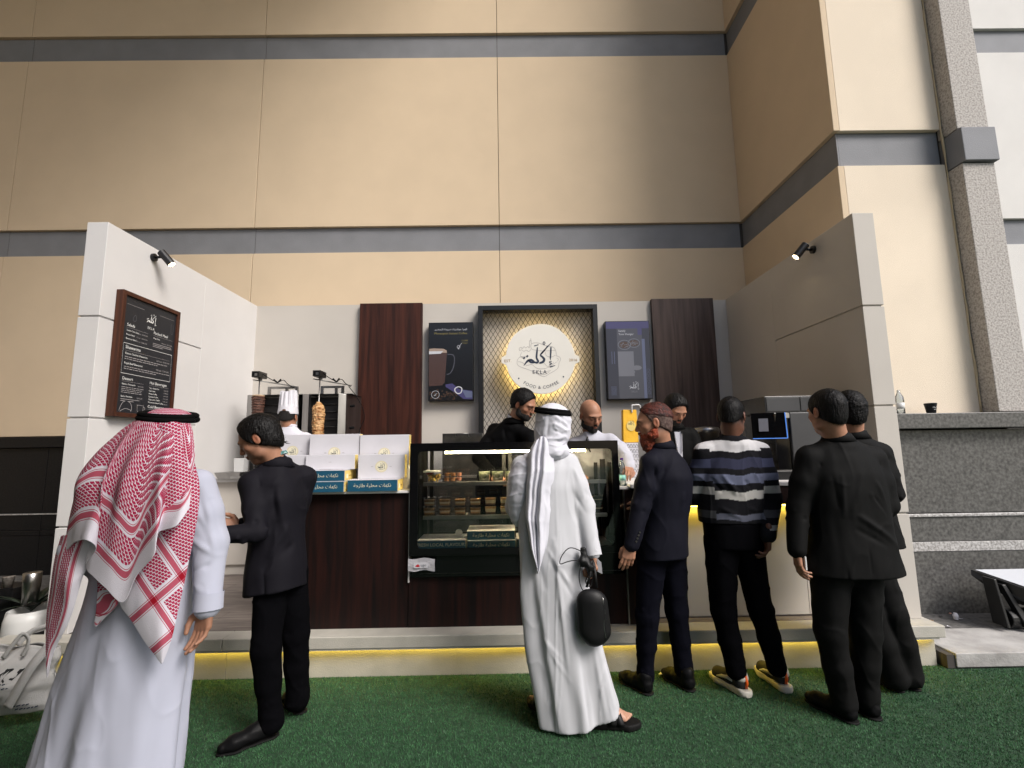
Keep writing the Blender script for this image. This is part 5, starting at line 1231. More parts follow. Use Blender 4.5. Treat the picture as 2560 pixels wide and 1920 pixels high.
jacket(p, dict(neck=(1.4, 3.13, 1.0)), [(.86, 1.40, 3.14, .165, .125), (1.03, 1.40, 3.14, .175, .13)], 'trouser_black', [], name='waistband', collar=False, h=.01)
trousers(p, J, 'trouser_black', seed=5, rad_=(.100, .072, .062, .056))
M('sneaker_white', (.48, .46, .40), .5); M('sneaker_grey', (.028, .027, .026), .7, spec=.2); M('sneaker_orange', (.75, .11, .01), .5)
def sneaker(parent, heel, toe):
    heel = np.array(heel, float); toe = np.array(toe, float); d = toe-heel; d[2] = 0; L = np.linalg.norm(d); d /= L; n_ = np.array((-d[1], d[0], 0))
    P = lambda a, b, c_: heel*(1, 1, 0)+d*a*L+n_*b+np.array((0, 0, c_))
    lo = np.minimum(heel, toe)-.1; hi = np.maximum(heel, toe)+.1; lo[2] = -.01; hi[2] = .17
    s = SDF(lo, hi, .0042)
    s.cap(P(.15, 0, .070), P(.42, 0, .072), .040, .040, .02); s.cap(P(.42, 0, .066), P(.80, 0, .052), .040, .041, .03); s.cap(P(.15, 0, .07), P(.15, 0, .105), .038, .037, .02); s.cap(P(.25, 0, .10), P(.55, 0, .07), .030, .028, .02)
    s.cap(P(.16, 0, .10), P(.16, 0, .14), .026, .024, .002, 'sub')
    sh = fin(s, 'sneaker', 'sneaker_grey', parent)[0]
    q = SDF(lo, hi, .0042)
    q.cap(P(.05, 0, .020), P(.42, 0, .022), .044, .038, .015); q.cap(P(.42, 0, .022), P(.75, 0, .022), .038, .046, .015); q.cap(P(.75, 0, .022), P(.95, 0, .024), .046, .032, .015)
    q.plane((0, 0, .040), (0, 0, 1), .004); q.plane((0, 0, .001), (0, 0, -1), .004)
    q.cap(P(.30, .05, .03), P(.62, .05, .03), .008, .006, .004, 'sub'); q.cap(P(.30, -.05, .03), P(.62, -.05, .03), .008, .006, .004, 'sub')
    fin(q, 'sole', 'sneaker_white', sh, nz=lambda v: .0012*wav(v, (60, 60, 90), 2))
    c = SDF(lo, hi, .0042); c.cap(P(.13, 0, .098), P(.14, 0, .116), .043, .039, .01); c.plane(P(.24, 0, .1), d, .004); c.plane(P(0, 0, .082), (0, 0, -1), .004)
    fin(c, 'heel_cap', 'sneaker_white', sh)
    for sx in (-1, 1):
        MB().tube([P(.24, .040*sx, .07), P(.38, .042*sx, .078), P(.54, .041*sx, .068), P(.70, .043*sx, .052)], [.006, .012, .010, .004], 8).build('side_panel', 'sneaker_white', sh, smooth=True)
    MB().tube([P(-.005, 0, .048), P(-.030, 0, .080), P(-.012, 0, .118)], [.008, .010, .007], 8, flat=1.0).build('heel_tab', 'sneaker_orange', sh, smooth=True)
    MB().tube([P(.30, .02, .125), P(.36, -.02, .118), P(.42, .02, .108), P(.48, -.02, .100), P(.54, .02, .09)], .003, 6).build('laces', 'black_matte', sh)
sneaker(p, (1.405, 3.115, 0), (1.305, 3.365, 0)); sneaker(p, (1.672, 3.16, 0), (1.635, 3.43, 0))

# ---------------------------------------------------------------- 10. broad man in black suit, right foreground
p = person('broad man in black suit with cropped hair seen from behind near the right wall', (1.93, 2.87, 0))
J = dict(pelvis=(1.925, 2.88, .84), chest=(1.955, 2.87, 1.2), neck=(1.945, 2.87, 1.515), shL=(1.762, 2.87, 1.405), elL=(1.675, 2.87, 1.14), wrL=(1.622, 2.83, .905), shR=(2.135, 2.86, 1.395), elR=(2.175, 2.80+.05, 1.14), wrR=(2.13, 3.0, .95), hipL=(1.835, 2.88, .80), hipR=(2.02, 2.88, .80), knL=(1.79, 2.87, .44), knR=(1.995, 2.88, .44), anL=(1.825, 2.86, .09), anR=(1.975, 2.90, .09))
hd = head((1.895, 2.86, 1.685), rotm(8, -6), sc=1.05, neck=(1.94, 2.87, 1.50), parent=p, hair='short', side=None, vol=.009, wave=.0010, nape=-.058, nr=.060)
hn = hand((1.622, 2.83, .905), (-.02, .0, -1), (1, -.15, 0), side=-1, curl=(.35, .45, .55, .6), thumb=.5)
body(p, J, [hd], [hn, hand(J['wrR'], (-.1, .6, -.6), (-1, 0, 0), 1)])
tor = [(.745, 1.955, 2.88, .275, .174), (.88, 1.95, 2.88, .248, .168), (1.0, 1.955, 2.875, .225, .158), (1.10, 1.96, 2.87, .218, .152), (1.22, 1.958, 2.87, .222, .152), (1.32, 1.955, 2.87, .222, .145), (1.40, 1.95, 2.87, .190, .120), (1.46, 1.946, 2.87, .125, .09), (1.50, 1.945, 2.87, .065, .065)]
def cut(s): s.plane((1.95, 2.7, .765), (.0, .02, -1), .004); s.cap((2.055, 2.70, .77), (2.04, 2.71, .98), .006, .0015, .003, 'sub'); s.cap((1.825, 2.72, .77), (1.82, 2.72, .98), .006, .0015, .003, 'sub')
cr = [((2.05, 2.72, 1.28), (2.12, 2.72, 1.10), .014, .009), ((2.0, 2.71, 1.22), (2.14, 2.72, 1.02), .012, .008), ((2.02, 2.72, 1.20), (2.12, 2.72, 1.06), .010, -.007), ((1.92, 2.71, 1.10), (2.16, 2.73, .93), .016, .008), ((1.90, 2.71, 1.03), (2.08, 2.71, .93), .014, -.006), ((1.86, 2.72, 1.38), (1.84, 2.72, 1.1), .012, .006), ((1.80, 2.73, 1.38), (1.82, 2.73, 1.15), .012, -.008), ((1.955, 2.71, 1.45), (1.95, 2.71, .8), .004, -.003), ((1.98, 2.71, 1.36), (1.88, 2.71, 1.1), .02, .005), ((2.14, 2.74, .95), (2.2, 2.76, .8), .02, .008)]
jacket(p, J, tor, 'suit_dark', [(J['shL'], J['elL'], J['wrL']), (J['shR'], J['elR'], J['wrR'])], cut=cut, cre=cr, seed=9, ar=(.070, .060, .050))
trousers(p, J, 'suit_dark', seed=7, rad_=(.108, .080, .068, .062), hipr=.13)
shoe(p, (1.842, 2.80, 0), (1.735, 3.06, 0), sc=1.05); shoe(p, (1.985, 2.83, 0), (1.93, 3.10, 0), sc=1.05)
ph = thing('phone', 'small white phone in the lowered left hand of the broad man in black', 'phone', (1.65, 2.80, .83))
mb = MB(); mb.box(1.640, 1.650, 2.79, 2.86, .80, .875); mb.build('phone_case', 'white_plastic', ph, bev=.003)

# ---------------------------------------------------------------- 11. man half hidden behind him
p = person('man with thick dark hair in black suit half hidden at the far right', (2.25, 3.16, 0))
J = dict(pelvis=(2.20, 3.18, .86), chest=(2.25, 3.17, 1.22), neck=(2.25, 3.16, 1.535), shL=(2.09, 3.18, 1.43), elL=(2.02, 3.25, 1.16), wrL=(2.1, 3.42, 1.1), shR=(2.415, 3.16, 1.42), elR=(2.435, 3.11, 1.175), wrR=(2.38, 3.30, 1.05), hipL=(2.12, 3.18, .82), hipR=(2.28, 3.18, .82), knL=(2.20, 3.14, .46), knR=(2.35, 3.14, .46), anL=(2.325, 3.15, .09), anR=(2.435, 3.17, .09))
hd = head((2.235, 3.15, 1.700), rotm(-18, -4), sc=1.04, neck=(2.25, 3.16, 1.52), parent=p, hair='short', side=None, vol=.016, wave=.004, nape=-.06)
body(p, J, [hd], [hand(J['wrL'], (.2, .9, 0), (0, 0, -1), -1), hand(J['wrR'], (-.2, .9, 0), (0, 0, -1), 1)])
def cut(s): s.plane((2.3, 3.0, .85), (.0, .0, -1), .004)
jacket(p, J, [(.83, 2.24, 3.17, .235, .17), (.95, 2.24, 3.17, .215, .16), (1.1, 2.245, 3.17, .19, .15), (1.3, 2.25, 3.17, .20, .145), (1.41, 2.25, 3.165, .175, .115), (1.48, 2.25, 3.16, .11, .085), (1.52, 2.25, 3.16, .065, .065)], 'suit_dark', [(J['shL'], J['elL'], J['wrL']), (J['shR'], J['elR'], J['wrR'])], cut=cut, seed=10, h=.0075)
trousers(p, J, 'suit_dark', seed=8, h=.008, rad_=(.105, .085, .080, .078))
shoe(p, (2.345, 3.12, 0), (2.30, 3.38, 0)); shoe(p, (2.455, 3.13, 0), (2.42, 3.40, 0))
# ================================================================ things on and around the stall
X_, Z_ = np.array((1., 0, 0)), np.array((0, 0, 1.))
# ---------------- menu board on the left wall (faces +x)
mn = thing('menu_board', 'black menu board in dark wood frame with white lettering on the left wall', 'menu board', (-3.03, 4.0, 2.28))
y0, y1, z0, z1 = 3.675, 4.335, 1.79, 2.785
bx('board', 'board_black', mn, -3.052, -3.012, y0+.03, y1-.03, z0+.03, z1-.03)
for a in ((y0, y0+.034, z0, z1), (y1-.034, y1, z0, z1), (y0+.034, y1-.034, z0, z0+.034), (y0+.034, y1-.034, z1-.034, z1)):
    bx('frame_bar', 'wood_frame', mn, -3.056, -2.998, *a, bev=.002)
P = Print((-3.012, 4.005, 2.2875), (0, 1, 0), (0, 0, 1)); W = 'white_ink'; G = 'grey_ink'
wordmark(P, .0, .345, .115, W); P.text('EKLA', 0, .262, .030, W, sp=1.2)
P.ribbon([(-.27, .40), (-.09, .40)], .002, G); P.ribbon([(.09, .40), (.27, .40)], .002, G)
def item(x, y, t, pr=None, px_=.19, s_=.020):
    P.text(t, x, y, s_, W, 'LEFT')
    if pr: P.text(pr, px_, y-.004, s_*.85, G, 'RIGHT')
P.text('Salads', -.255, .235, .034, W, 'LEFT'); P.ribbon([(-.255, .212), (-.03, .212)], .0015, G)
for i, t in enumerate(('Sweet Corn Salad', 'Rocca Salad', 'Beetroot Salad')): item(-.255, .190-.033*i, t, '175 cal - 18.00 SAR', -.03, .018)
P.text('Packed Meal', .035, .235, .034, W, 'LEFT'); P.ribbon([(.035, .212), (.265, .212)], .0015, G)
item(.035, .190, 'Mega Pack', None, 0, .018); item(.12, .168, '', '895 kcal - 45.00 SAR', .265, .018)
for i, w_ in enumerate((.22, .23, .12)): P.ribbon([(.035, .145-.013*i), (.035+w_, .145-.013*i)], .004, G)
P.ribbon([(-.272, .085), (.272, .085), (.272, -.155), (-.272, -.155)], .003, W, closed=True)
P.text('Shawarma', -.25, .055, .038, W, 'LEFT'); P.ribbon([(-.25, .028), (.25, .028)], .0015, G)
item(-.25, .006, 'Classic Chicken Shawarma', '603 kcal - 20.00 SAR', .25, .022); item(-.25, -.072, 'Royal Beef Shawarma', '700 kcal - 20.00 SAR', .25, .022)
for yy in (-.022, -.038, -.100, -.116):
    x = -.25
    while x < (.22 if yy in (-.022, -.100) else .10): w_ = random.uniform(.015, .045); P.ribbon([(x, yy), (x+w_, yy)], .005, G); x += w_+.006
P.text('Dessert', -.255, -.195, .034, W, 'LEFT'); P.ribbon([(-.255, -.217), (-.03, -.217)], .0015, G); item(-.255, -.238, 'Balance Cheesecake', '28.00 SAR', -.03, .017)
for j in range(4):
    x = -.255
    while x < -.06: w_ = random.uniform(.012, .04); P.ribbon([(x, -.262-.014*j), (x+w_, -.262-.014*j)], .004, G); x += w_+.005
item(-.255, -.335, 'Qishta Mahalabia', '20.00 SAR', -.03, .017)
for j in range(2): P.ribbon([(-.255, -.357-.014*j), (-.06-.06*j, -.357-.014*j)], .004, G)
P.text('Hot Beverages', .035, -.195, .034, W, 'LEFT'); P.ribbon([(.035, -.217), (.265, -.217)], .0015, G)
for i, t in enumerate(('Tea - Karak 8 oz', 'Cafe Latte', 'Mocha Coffee', 'Espresso Coffee', 'Cappuccino Coffee', 'Mocaccino Instant Coffee')): item(.035, -.238-.024*i, t, '12.00 SAR', .265, .017)
P.text('Cold Beverages', .035, -.395, .034, W, 'LEFT'); P.ribbon([(.035, -.416), (.265, -.416)], .0015, G)
for i, t in enumerate(('Fresh Orange Juice', 'Fresh Mint Lemon')): item(.035, -.432-.020*i, t, '15.00 SAR', .265, .016)
P.ribbon([(-.26, -.45), (-.24, -.40), (-.215, -.375), (-.18, -.372), (-.15, -.385), (-.135, -.42), (-.14, -.45)], .004, G); P.ribbon([(-.25, -.455), (-.20, -.43), (-.14, -.44)], .004, G)
P.ribbon([(-.08, -.395), (-.075, -.44), (-.05, -.452), (-.02, -.44), (-.012, -.395)], .003, G); P.ribbon([(-.085, -.393), (-.01, -.393)], .003, G); P.ribbon([(-.01, -.405), (.006, -.41), (-.005, -.43)], .003, G)
P.ribbon([(.235, .36), (.24, .28), (.262, .28), (.267, .36)], .003, 'grey_print'); P.ribbon([(-.2, .30), (-.175, .33), (-.165, .29), (-.19, .275), (-.2, .30)], .003, 'grey_print')
P.build('lettering', mn)

# ---------------- wall spotlights
def spot(nm, lab, wx, y, z, s):
    t = thing(nm, lab, 'spotlight', (wx, y, z), 'wall spotlights above the stall')
    MB().lathe([(.001, -.002), (.034, -.002), (.034, .018), (.026, .024), (.001, .024)], (0, 0, 0), 20)  # unused guard
    mb = MB(); mb.tube([(wx, y, z), (wx+s*.022, y, z)], .034, 20); mb.build('mount', 'black_metal', t, bev=.002)
    MB().tube([(wx+s*.02, y, z), (wx+s*.07, y, z+.004)], .011, 10).build('stem', 'black_metal', t, smooth=True)
    a = np.array((wx+s*.075, y-.01, z+.045)); d = np.array((s*.62, .16, -.77)); d /= np.linalg.norm(d); b = a+d*.135
    MB().tube([a, b], .033, 24).build('housing', 'black_metal', t, bev=.002)
    n = 24; mb = MB(); mb.tube([b+d*.0008, b+d*.006], [.0315, .030], n, cap=False); mb.build('lamp_rim', 'steel', t, smooth=True)
    MB().tube([b+d*.0009, b+d*.002], .026, 20).build('bulb', 'bulb', t)
    return t
spot('wall_spotlight', 'small black spotlight lit warm at the top of the left wall', -3.058, 4.02, 3.185, 1)
spot('wall_spotlight', 'small black spotlight lit warm at the top of the right wall', 2.699, 4.03, 3.185, -1)

# ---------------- logo sign
lg = thing('logo_sign', 'round backlit cream sign on black frame with diamond wire mesh', 'sign', (.366, 5.6, 2.3))
fx0, fx1, fz0, fz1 = -.348, 1.078, 1.30, 3.195
for a in ((fx0, fx0+.055, fz0, fz1), (fx1-.055, fx1, fz0, fz1), (fx0+.055, fx1-.055, fz1-.055, fz1), (fx0+.055, fx1-.055, fz0, fz0+.055)):
    bx('frame_bar', 'black_metal', lg, a[0], a[1], 5.60, 5.758, a[2], a[3], bev=.002)
mb = MB(); pw, phh = .0555, .092; x0, x1, z0, z1 = fx0+.055, fx1-.055, fz0+.055, fz1-.055
sl = phh/pw; r_ = .0030
def clipseg(p, d):
    t0, t1 = -9, 9
    for q, dd, lo, hi in ((p[0], d[0], x0, x1), (p[1], d[1], z0, z1)):
        a, b = (lo-q)/dd, (hi-q)/dd
        if a > b: a, b = b, a
        t0, t1 = max(t0, a), min(t1, b)
    return (t0, t1) if t1-t0 > .01 else None
for sg in (1, -1):
    for i in range(-70, 90):
        p = (x0+i*pw, z0 if sg > 0 else z1); c = clipseg(p, (1, sg*sl))
        if c:
            a, b = [(p[0]+t*1, 5.618+.002*sg, p[1]+t*sg*sl) for t in c]; mb.tube([a, b], r_, 4, cap=False)
M('wire', (.018, .015, .013), .5)
o = mb.build('wire_mesh', 'wire', lg); tag(o, kind='stuff')
# disc outline: slightly lumpy circle with a tab on each side
cx, cz = .379, 2.527; R_d = .399; out_ = []
for k in range(120):
    a = 2*PI*k/120; r = R_d*(1+.012*math.cos(2*a+.4)+.008*math.cos(5*a)); x, z = r*math.cos(a), r*1.045*math.sin(a)
    out_.append((x, z))
def tabs(pts):
    o = []
    for x, z in pts:
        if abs(z+.015) < .042: x = math.copysign(max(abs(x), .455-.9*max(0, abs(z+.015)-.03)), x)
        elif abs(z+.015) < .060: x = math.copysign(max(abs(x), .405), x)
        o.append((x, z))
    return o
out_ = tabs(out_)
MB().prism([(cx+x, 5.52, cz+z) for x, z in out_], None, (0, .03, 0)).build('disc', 'sign_face', lg, bev=.002)
ring = [(cx+.372*math.cos(a), 5.560, cz+.388*math.sin(a)) for a in np.linspace(0, 2*PI, 61)]
ring = [(cx+(q[0]-cx)*.985, 5.700, cz+(q[2]-cz)*.985) for q in ring]
MB().tube(ring, .008, 6, cap=False).build('led_ring', 'led_sign', lg, smooth=True)
MB().tube([(cx, 5.55, cz+.2), (cx, 5.7, cz+.2)], .02, 8).tube([(cx, 5.55, cz-.2), (cx, 5.7, cz-.2)], .02, 8).build('spacer', 'black_metal', lg)
P = Print((cx, 5.52, cz), (1, 0, 0), (0, 0, 1), .002)
K = .001445
def S(x, y): return ((x-1110)*K, (492-y)*K)
M('sketch_ink', (.36, .34, .33), .6)
sk = [[(925, 500), (922, 530), (940, 552), (1010, 580), (1060, 600), (1130, 638), (1180, 615), (1245, 575), (1258, 530)], [(925, 500), (945, 478), (990, 470)], [(1258, 530), (1272, 500), (1262, 480), (1235, 470)], [(930, 515), (960, 520), (1000, 545), (1040, 540), (1080, 570), (1130, 575), (1180, 560), (1240, 520)],
      [(1035, 395), (1040, 370), (1070, 362), (1110, 368), (1150, 385), (1215, 400), (1235, 430), (1238, 470)], [(1035, 395), (1045, 415), (1090, 425), (1150, 430), (1232, 425)], [(1024, 345), (1024, 400)], [(1038, 343), (1040, 372)], [(1022, 345), (1040, 343)], [(1036, 325), (1036, 345)],
      [(940, 410), (952, 396), (966, 408), (980, 392), (994, 404), (1008, 392), (1022, 404)], [(945, 425), (960, 418), (978, 430), (996, 420), (1018, 432), (1034, 415)], [(940, 410), (945, 425)], [(1150, 440), (1160, 470), (1200, 480), (1230, 465)], [(1140, 530), (1165, 555), (1200, 540), (1215, 520)], [(960, 440), (950, 465), (965, 480), (1000, 475)], [(1080, 590), (1130, 600), (1190, 590)], [(1045, 600), (1130, 622), (1180, 600)], [(1240, 490), (1255, 500), (1245, 515)]]
for q in sk: P.ribbon([S(*a) for a in q], .0042, 'sketch_ink', e=.0015)
wordmark(P, S(1095, 455)[0], S(1095, 455)[1], 260*K, 'navy_ink')
P.text('EKLA', S(1100, 602)[0], S(1100, 602)[1], .062, 'navy_ink', sp=1.25)
P.text('EST.', S(848, 508)[0], S(848, 508)[1], .045, 'gold_ink', sp=1.1); P.text('2016', S(1372, 508)[0], S(1372, 508)[1], .045, 'gold_ink', sp=1.1)
P.dot(S(933, 650)[0], S(933, 650)[1], .009, 'navy_ink'); P.dot(S(1290, 642)[0], S(1290, 642)[1], .009, 'navy_ink')
arc = .345
v, f = text_pts('FOOD & COFFEE', .052, 'CENTER', 1.12); a = v[:, 0]/arc
P._add('navy_ink', [P.P(math.sin(q)*(arc-v[i, 1]), -math.cos(q)*(arc-v[i, 1])+.006) for i, q in enumerate(a)], f)
P.build('lettering', lg)

# ---------------- screens
def screen(lab, x0, x1, z0, z1):
    t = thing('wall_screen', lab, 'screen', ((x0+x1)/2, 5.7, (z0+z1)/2))
    bx('housing', 'black_metal', t, x0, x1, 5.662, 5.757, z0, z1, bev=.004)
    return t
M('scr_black', (.006, .006, .007), .3, emit=(.01, .01, .012), es=.1)
def em(name, c, e=.25, rough=.25): return M(name, c, rough, emit=c, es=e)
em('scr_cup', (.05, .03, .027), .15); em('scr_foam', (.20, .15, .12)); em('scr_violet', (.042, .038, .095), .2); em('scr_lilac', (.075, .085, .14), .2); em('scr_white', (.32, .32, .34)); em('scr_gold', (.14, .115, .04)); em('scr_grey', (.045, .045, .055)); em('scr_brown', (.05, .03, .022)); em('scr_grey2', (.10, .10, .115)); em('scr_indigo', (.022, .022, .031))
t1 = screen('black wall screen showing a glass of hot coffee on the left of the round sign', -.944, -.412, 2.066, 3.012)
P = Print((-.678, 5.662, 2.54), (1, 0, 0), (0, 0, 1), .0012)
P.rect(-.258, .258, -.465, .465, 'scr_black', .0006)
P.text(AR_COFFEE, .0, .385, .048, 'scr_white', fit=.39); P.text('Movenpick Instant Coffee', 0, .335, .040, 'scr_gold', fit=.39); P.text('12 SAR', .165, .245, .026, 'scr_gold'); P.text('10 kcal', .165, .215, .024, 'scr_gold')
P.poly([(-.258, -.30), (-.10, -.29), (-.07, -.25), (-.045, .10), (-.258, .10)], 'scr_cup'); P.poly([(-.258, .10), (-.045, .10), (-.05, .13), (-.09, .15), (-.2, .155), (-.258, .15)], 'scr_foam', .0016); P.poly([(-.258, .12), (-.09, .12), (-.12, .09), (-.258, .085)], 'scr_white', .0018)
P.ribbon([(-.04, .08), (.02, .075), (.045, .03), (.03, -.08), (-.01, -.15), (-.05, -.16)], [.010, .012, .010, .012, .010, .010], 'scr_grey')
P.poly([(-.06, -.28), (.02, -.27), (.10, -.34), (.255, -.36), (.255, -.46), (.15, -.455), (.05, -.38), (-.06, -.31)], 'scr_violet', .0016); P.poly([(.13, -.345), (.255, -.37), (.255, -.44), (.18, -.44)], 'scr_lilac', .0019)
P.ribbon([(.05, -.33), (.09, -.31), (.13, -.33), (.12, -.38), (.08, -.39), (.05, -.36), (.05, -.33)], .012, 'scr_white', e=.002)
for i in range(60):
    x, y = random.uniform(-.25, .10), random.uniform(-.46, -.34); P.dot(x, y, random.uniform(.006, .011), 'scr_brown', 8, .0013)
P.ribbon([(-.18+.045*math.cos(a), -.40+.045*math.sin(a)) for a in np.linspace(0, 2*PI, 16)], .004, 'scr_white', e=.002); wordmark(P, -.18, -.40, .05, 'scr_white')
P.ribbon([(.10, .14), (.075, .17), (.095, .19), (.11, .165), (.085, .145), (.12, .20), (.13, .215)], .004, 'scr_white')
P.build('picture', t1)
t2 = screen('wall screen with violet menu pictures on the right of the round sign', 1.176, 1.708, 2.052, 3.0)
P = Print((1.442, 5.662, 2.526), (1, 0, 0), (0, 0, 1), .0012)
P.rect(-.258, .258, -.465, .465, 'scr_indigo', .0005); P.rect(-.258, .258, .38, .465, 'scr_violet', .0009); P.rect(-.13, .17, -.465, .415, 'scr_grey', .0008); P.rect(-.128, .06, -.20, .10, 'scr_grey2', .0012); P.rect(-.235, -.14, -.20, .36, 'scr_indigo', .001); P.rect(.12, .17, .30, .44, 'scr_violet', .0014); P.rect(.165, .20, -.465, .25, 'scr_lilac', .0014)
P.text('Satisfy', -.11, .35, .034, 'scr_white', 'LEFT'); P.text('Your Hunger', -.11, .31, .034, 'scr_white', 'LEFT')
for cx_, cz_, r in ((-.045, .18, .075), (.07, .20, .07)):
    P.ribbon([(cx_+r*math.cos(a), cz_+r*.75*math.sin(a)) for a in np.linspace(0, 2*PI, 18)], .008, 'scr_grey2', e=.002); P.poly([(cx_+r*.8*math.cos(a), cz_+r*.55*math.sin(a)) for a in np.linspace(0, 2*PI, 14)[:-1]], 'scr_brown', .0017)
    for i in range(8): P.ribbon([(cx_+random.uniform(-r, r)*.7, cz_+random.uniform(-r, r)*.5), (cx_+random.uniform(-r, r)*.7, cz_+random.uniform(-r, r)*.5)], .006, 'scr_grey2', e=.0022)
for a in ((.09, -.10, .06), (.03, -.15, .04)): P.poly([(a[0]+a[2]*math.cos(q), a[1]+a[2]*.5*math.sin(q)) for q in np.linspace(0, 2*PI, 12)[:-1]], 'scr_grey2', .0018)
for i in range(7): P.ribbon([(.225+.016*math.cos(a), -.13-.045*i+.016*math.sin(a)) for a in np.linspace(0, 2*PI, 10)], .003, 'scr_lilac', e=.0018)
wordmark(P, .05, -.31, .12, 'scr_white'); P.text('EKLA', .05, -.385, .032, 'scr_grey2')
for i in range(9):
    yy = -.42+.012*i; P.ribbon([(-.225, yy), (-.16, yy)], .003, 'scr_lilac', e=.0018)
for x_ in (-.20, -.17): P.ribbon([(x_, -.05), (x_, .10)], .006, 'scr_lilac', e=.0018)
P.build('picture', t2)

# ---------------- display case
dc = thing('display_case', 'black framed glass display case with lit shelves of desserts', 'display case', (.03, 3.8, .616))
cx0, cx1, cy0, cy1, cz0, cz1 = -.710, .783, 3.505, 4.10, .616, 1.546
bx('base', 'black_gloss', dc, cx0+.01, cx1-.01, cy0+.02, cy1, cz0, .765, bev=.003)
for i in range(2): bx('base_line', 'steel_dark', dc, cx0+.01, cx1-.01, cy0+.016, cy0+.021, .640+.122*i, .643+.122*i)
gx0, gx1, gz0, gz1 = -.652, .737, .812, 1.488; rr = .03
mb = MB(); n = 6
def frame_face(yf, th):
    inner = []; outer = []
    for (ccx, ccz, a0) in ((gx1-rr, gz1-rr, 0), (gx0+rr, gz1-rr, 90), (gx0+rr, gz0+rr, 180), (gx1-rr, gz0+rr, 270)):
        ox, oz = (cx1 if a0 in (0, 270) else cx0), (cz1 if a0 in (0, 90) else .766)
        for k in range(n+1):
            a = rad(a0+90*k/n); inner.append((ccx+rr*math.cos(a), ccz+rr*math.sin(a))); outer.append((ox, oz))
    m_ = len(inner); v = []
    for y in (yf, yf+th): v += [(x, y, z) for x, z in inner]+[(x, y, z) for x, z in outer]
    f = []
    for i in range(m_):
        j = (i+1) % m_
        if outer[i] != outer[j]: f += [(i, j, m_+j, m_+i), (2*m_+i, 3*m_+i, 3*m_+j, 2*m_+j), (m_+i, m_+j, 3*m_+j, 3*m_+i)]
        else: f += [(i, j, m_+i), (2*m_+j, 2*m_+i, 3*m_+i)]
        f.append((i, 2*m_+i, 2*m_+j, j))
    return v, f
v, f = frame_face(cy0, .012); mk('front_frame', v, f, 'black_gloss', dc)
bx('front_glass', 'glass_case', dc, gx0-.01, gx1+.01, cy0+.0125, cy0+.0165, gz0-.01, gz1+.01)
bx('top_panel', 'black_gloss', dc, cx0, cx1, cy0+.013, cy1, cz1-.022, cz1)
for a, b in ((cx0, cx0+.03), (cx1-.03, cx1)):
    bx('corner_post', 'black_metal', dc, a, b, cy0+.018, cy0+.045, .766, cz1-.023); bx('corner_post', 'black_metal', dc, a, b, cy1-.03, cy1, .766, cz1-.023)
bx('side_glass', 'glass_case', dc, cx0+.004, cx0+.008, cy0+.046, cy1-.031, .77, cz1-.024); bx('side_glass', 'glass_case', dc, cx1-.008, cx1-.004, cy0+.046, cy1-.031, .77, cz1-.024)
bx('floor', 'steel_dark', dc, cx0+.031, cx1-.031, cy0+.02, cy1-.031, .766, .782)
M('case_back', (.16, .165, .165), .18, spec=.8)
for a, b in ((cx0+.05, -.03), (-.01, cx1-.05)):
    bx('back_door_glass', 'glass_case', dc, a+.03, b-.03, cy1-.020, cy1-.016, .83, cz1-.06)
    for q in ((a, a+.03, .80, cz1-.03), (b-.03, b, .80, cz1-.03), (a+.03, b-.03, .80, .83), (a+.03, b-.03, cz1-.06, cz1-.03)): bx('back_door_frame', 'black_metal', dc, q[0], q[1], cy1-.026, cy1-.010, q[2], q[3])
for nm, z, mt in (('shelf', 1.262, 'steel'), ('shelf', 1.024, 'steel')):
    sh = bx(nm, 'glass_case', dc, -.63, .705, 3.60, 4.0, z-.010, z)
    bx('shelf_rail', mt, sh, -.63, .705, 3.588, 3.60, z-.026, z+.002, bev=.002)
    for x_ in (-.60, .66): bx('bracket', 'black_metal', sh, x_, x_+.012, 3.72, 4.06, z-.034, z-.0105)
bx('led_bar', 'led_case', dc, -.475, .565, 3.62, 3.645, 1.470, 1.484, bev=.002)
# sticker and plastic bag scrap at the lower left corner
M('sticker_red', (.5, .02, .03), .5); M('film', (.45, .44, .47), .3, bump=.5, bs=60)
v = [(-.712+.185*u, 3.490+.004*math.sin(u*9+w_*7), .752-.083*w_-.006*math.sin(u*8)) for w_ in np.linspace(0, 1, 5) for u in np.linspace(0, 1, 8)]
mk('plastic_wrap', v, [(i*8+j, i*8+j+1, i*8+j+9, i*8+j+8) for i in range(4) for j in range(7)], 'film', dc, smooth=True)
P = Print((-.622, 3.484, .708), (1, 0, 0), (0, 0, 1)); P.rect(-.050, .050, -.019, .019, 'paper_white', .001)
P.poly([(-.043, -.008), (-.02, .008), (-.005, -.006), (-.02, -.012)], 'sticker_red'); P.text('ugo', .018, .0, .026, 'navy_ink')
P.build('sticker', dc)

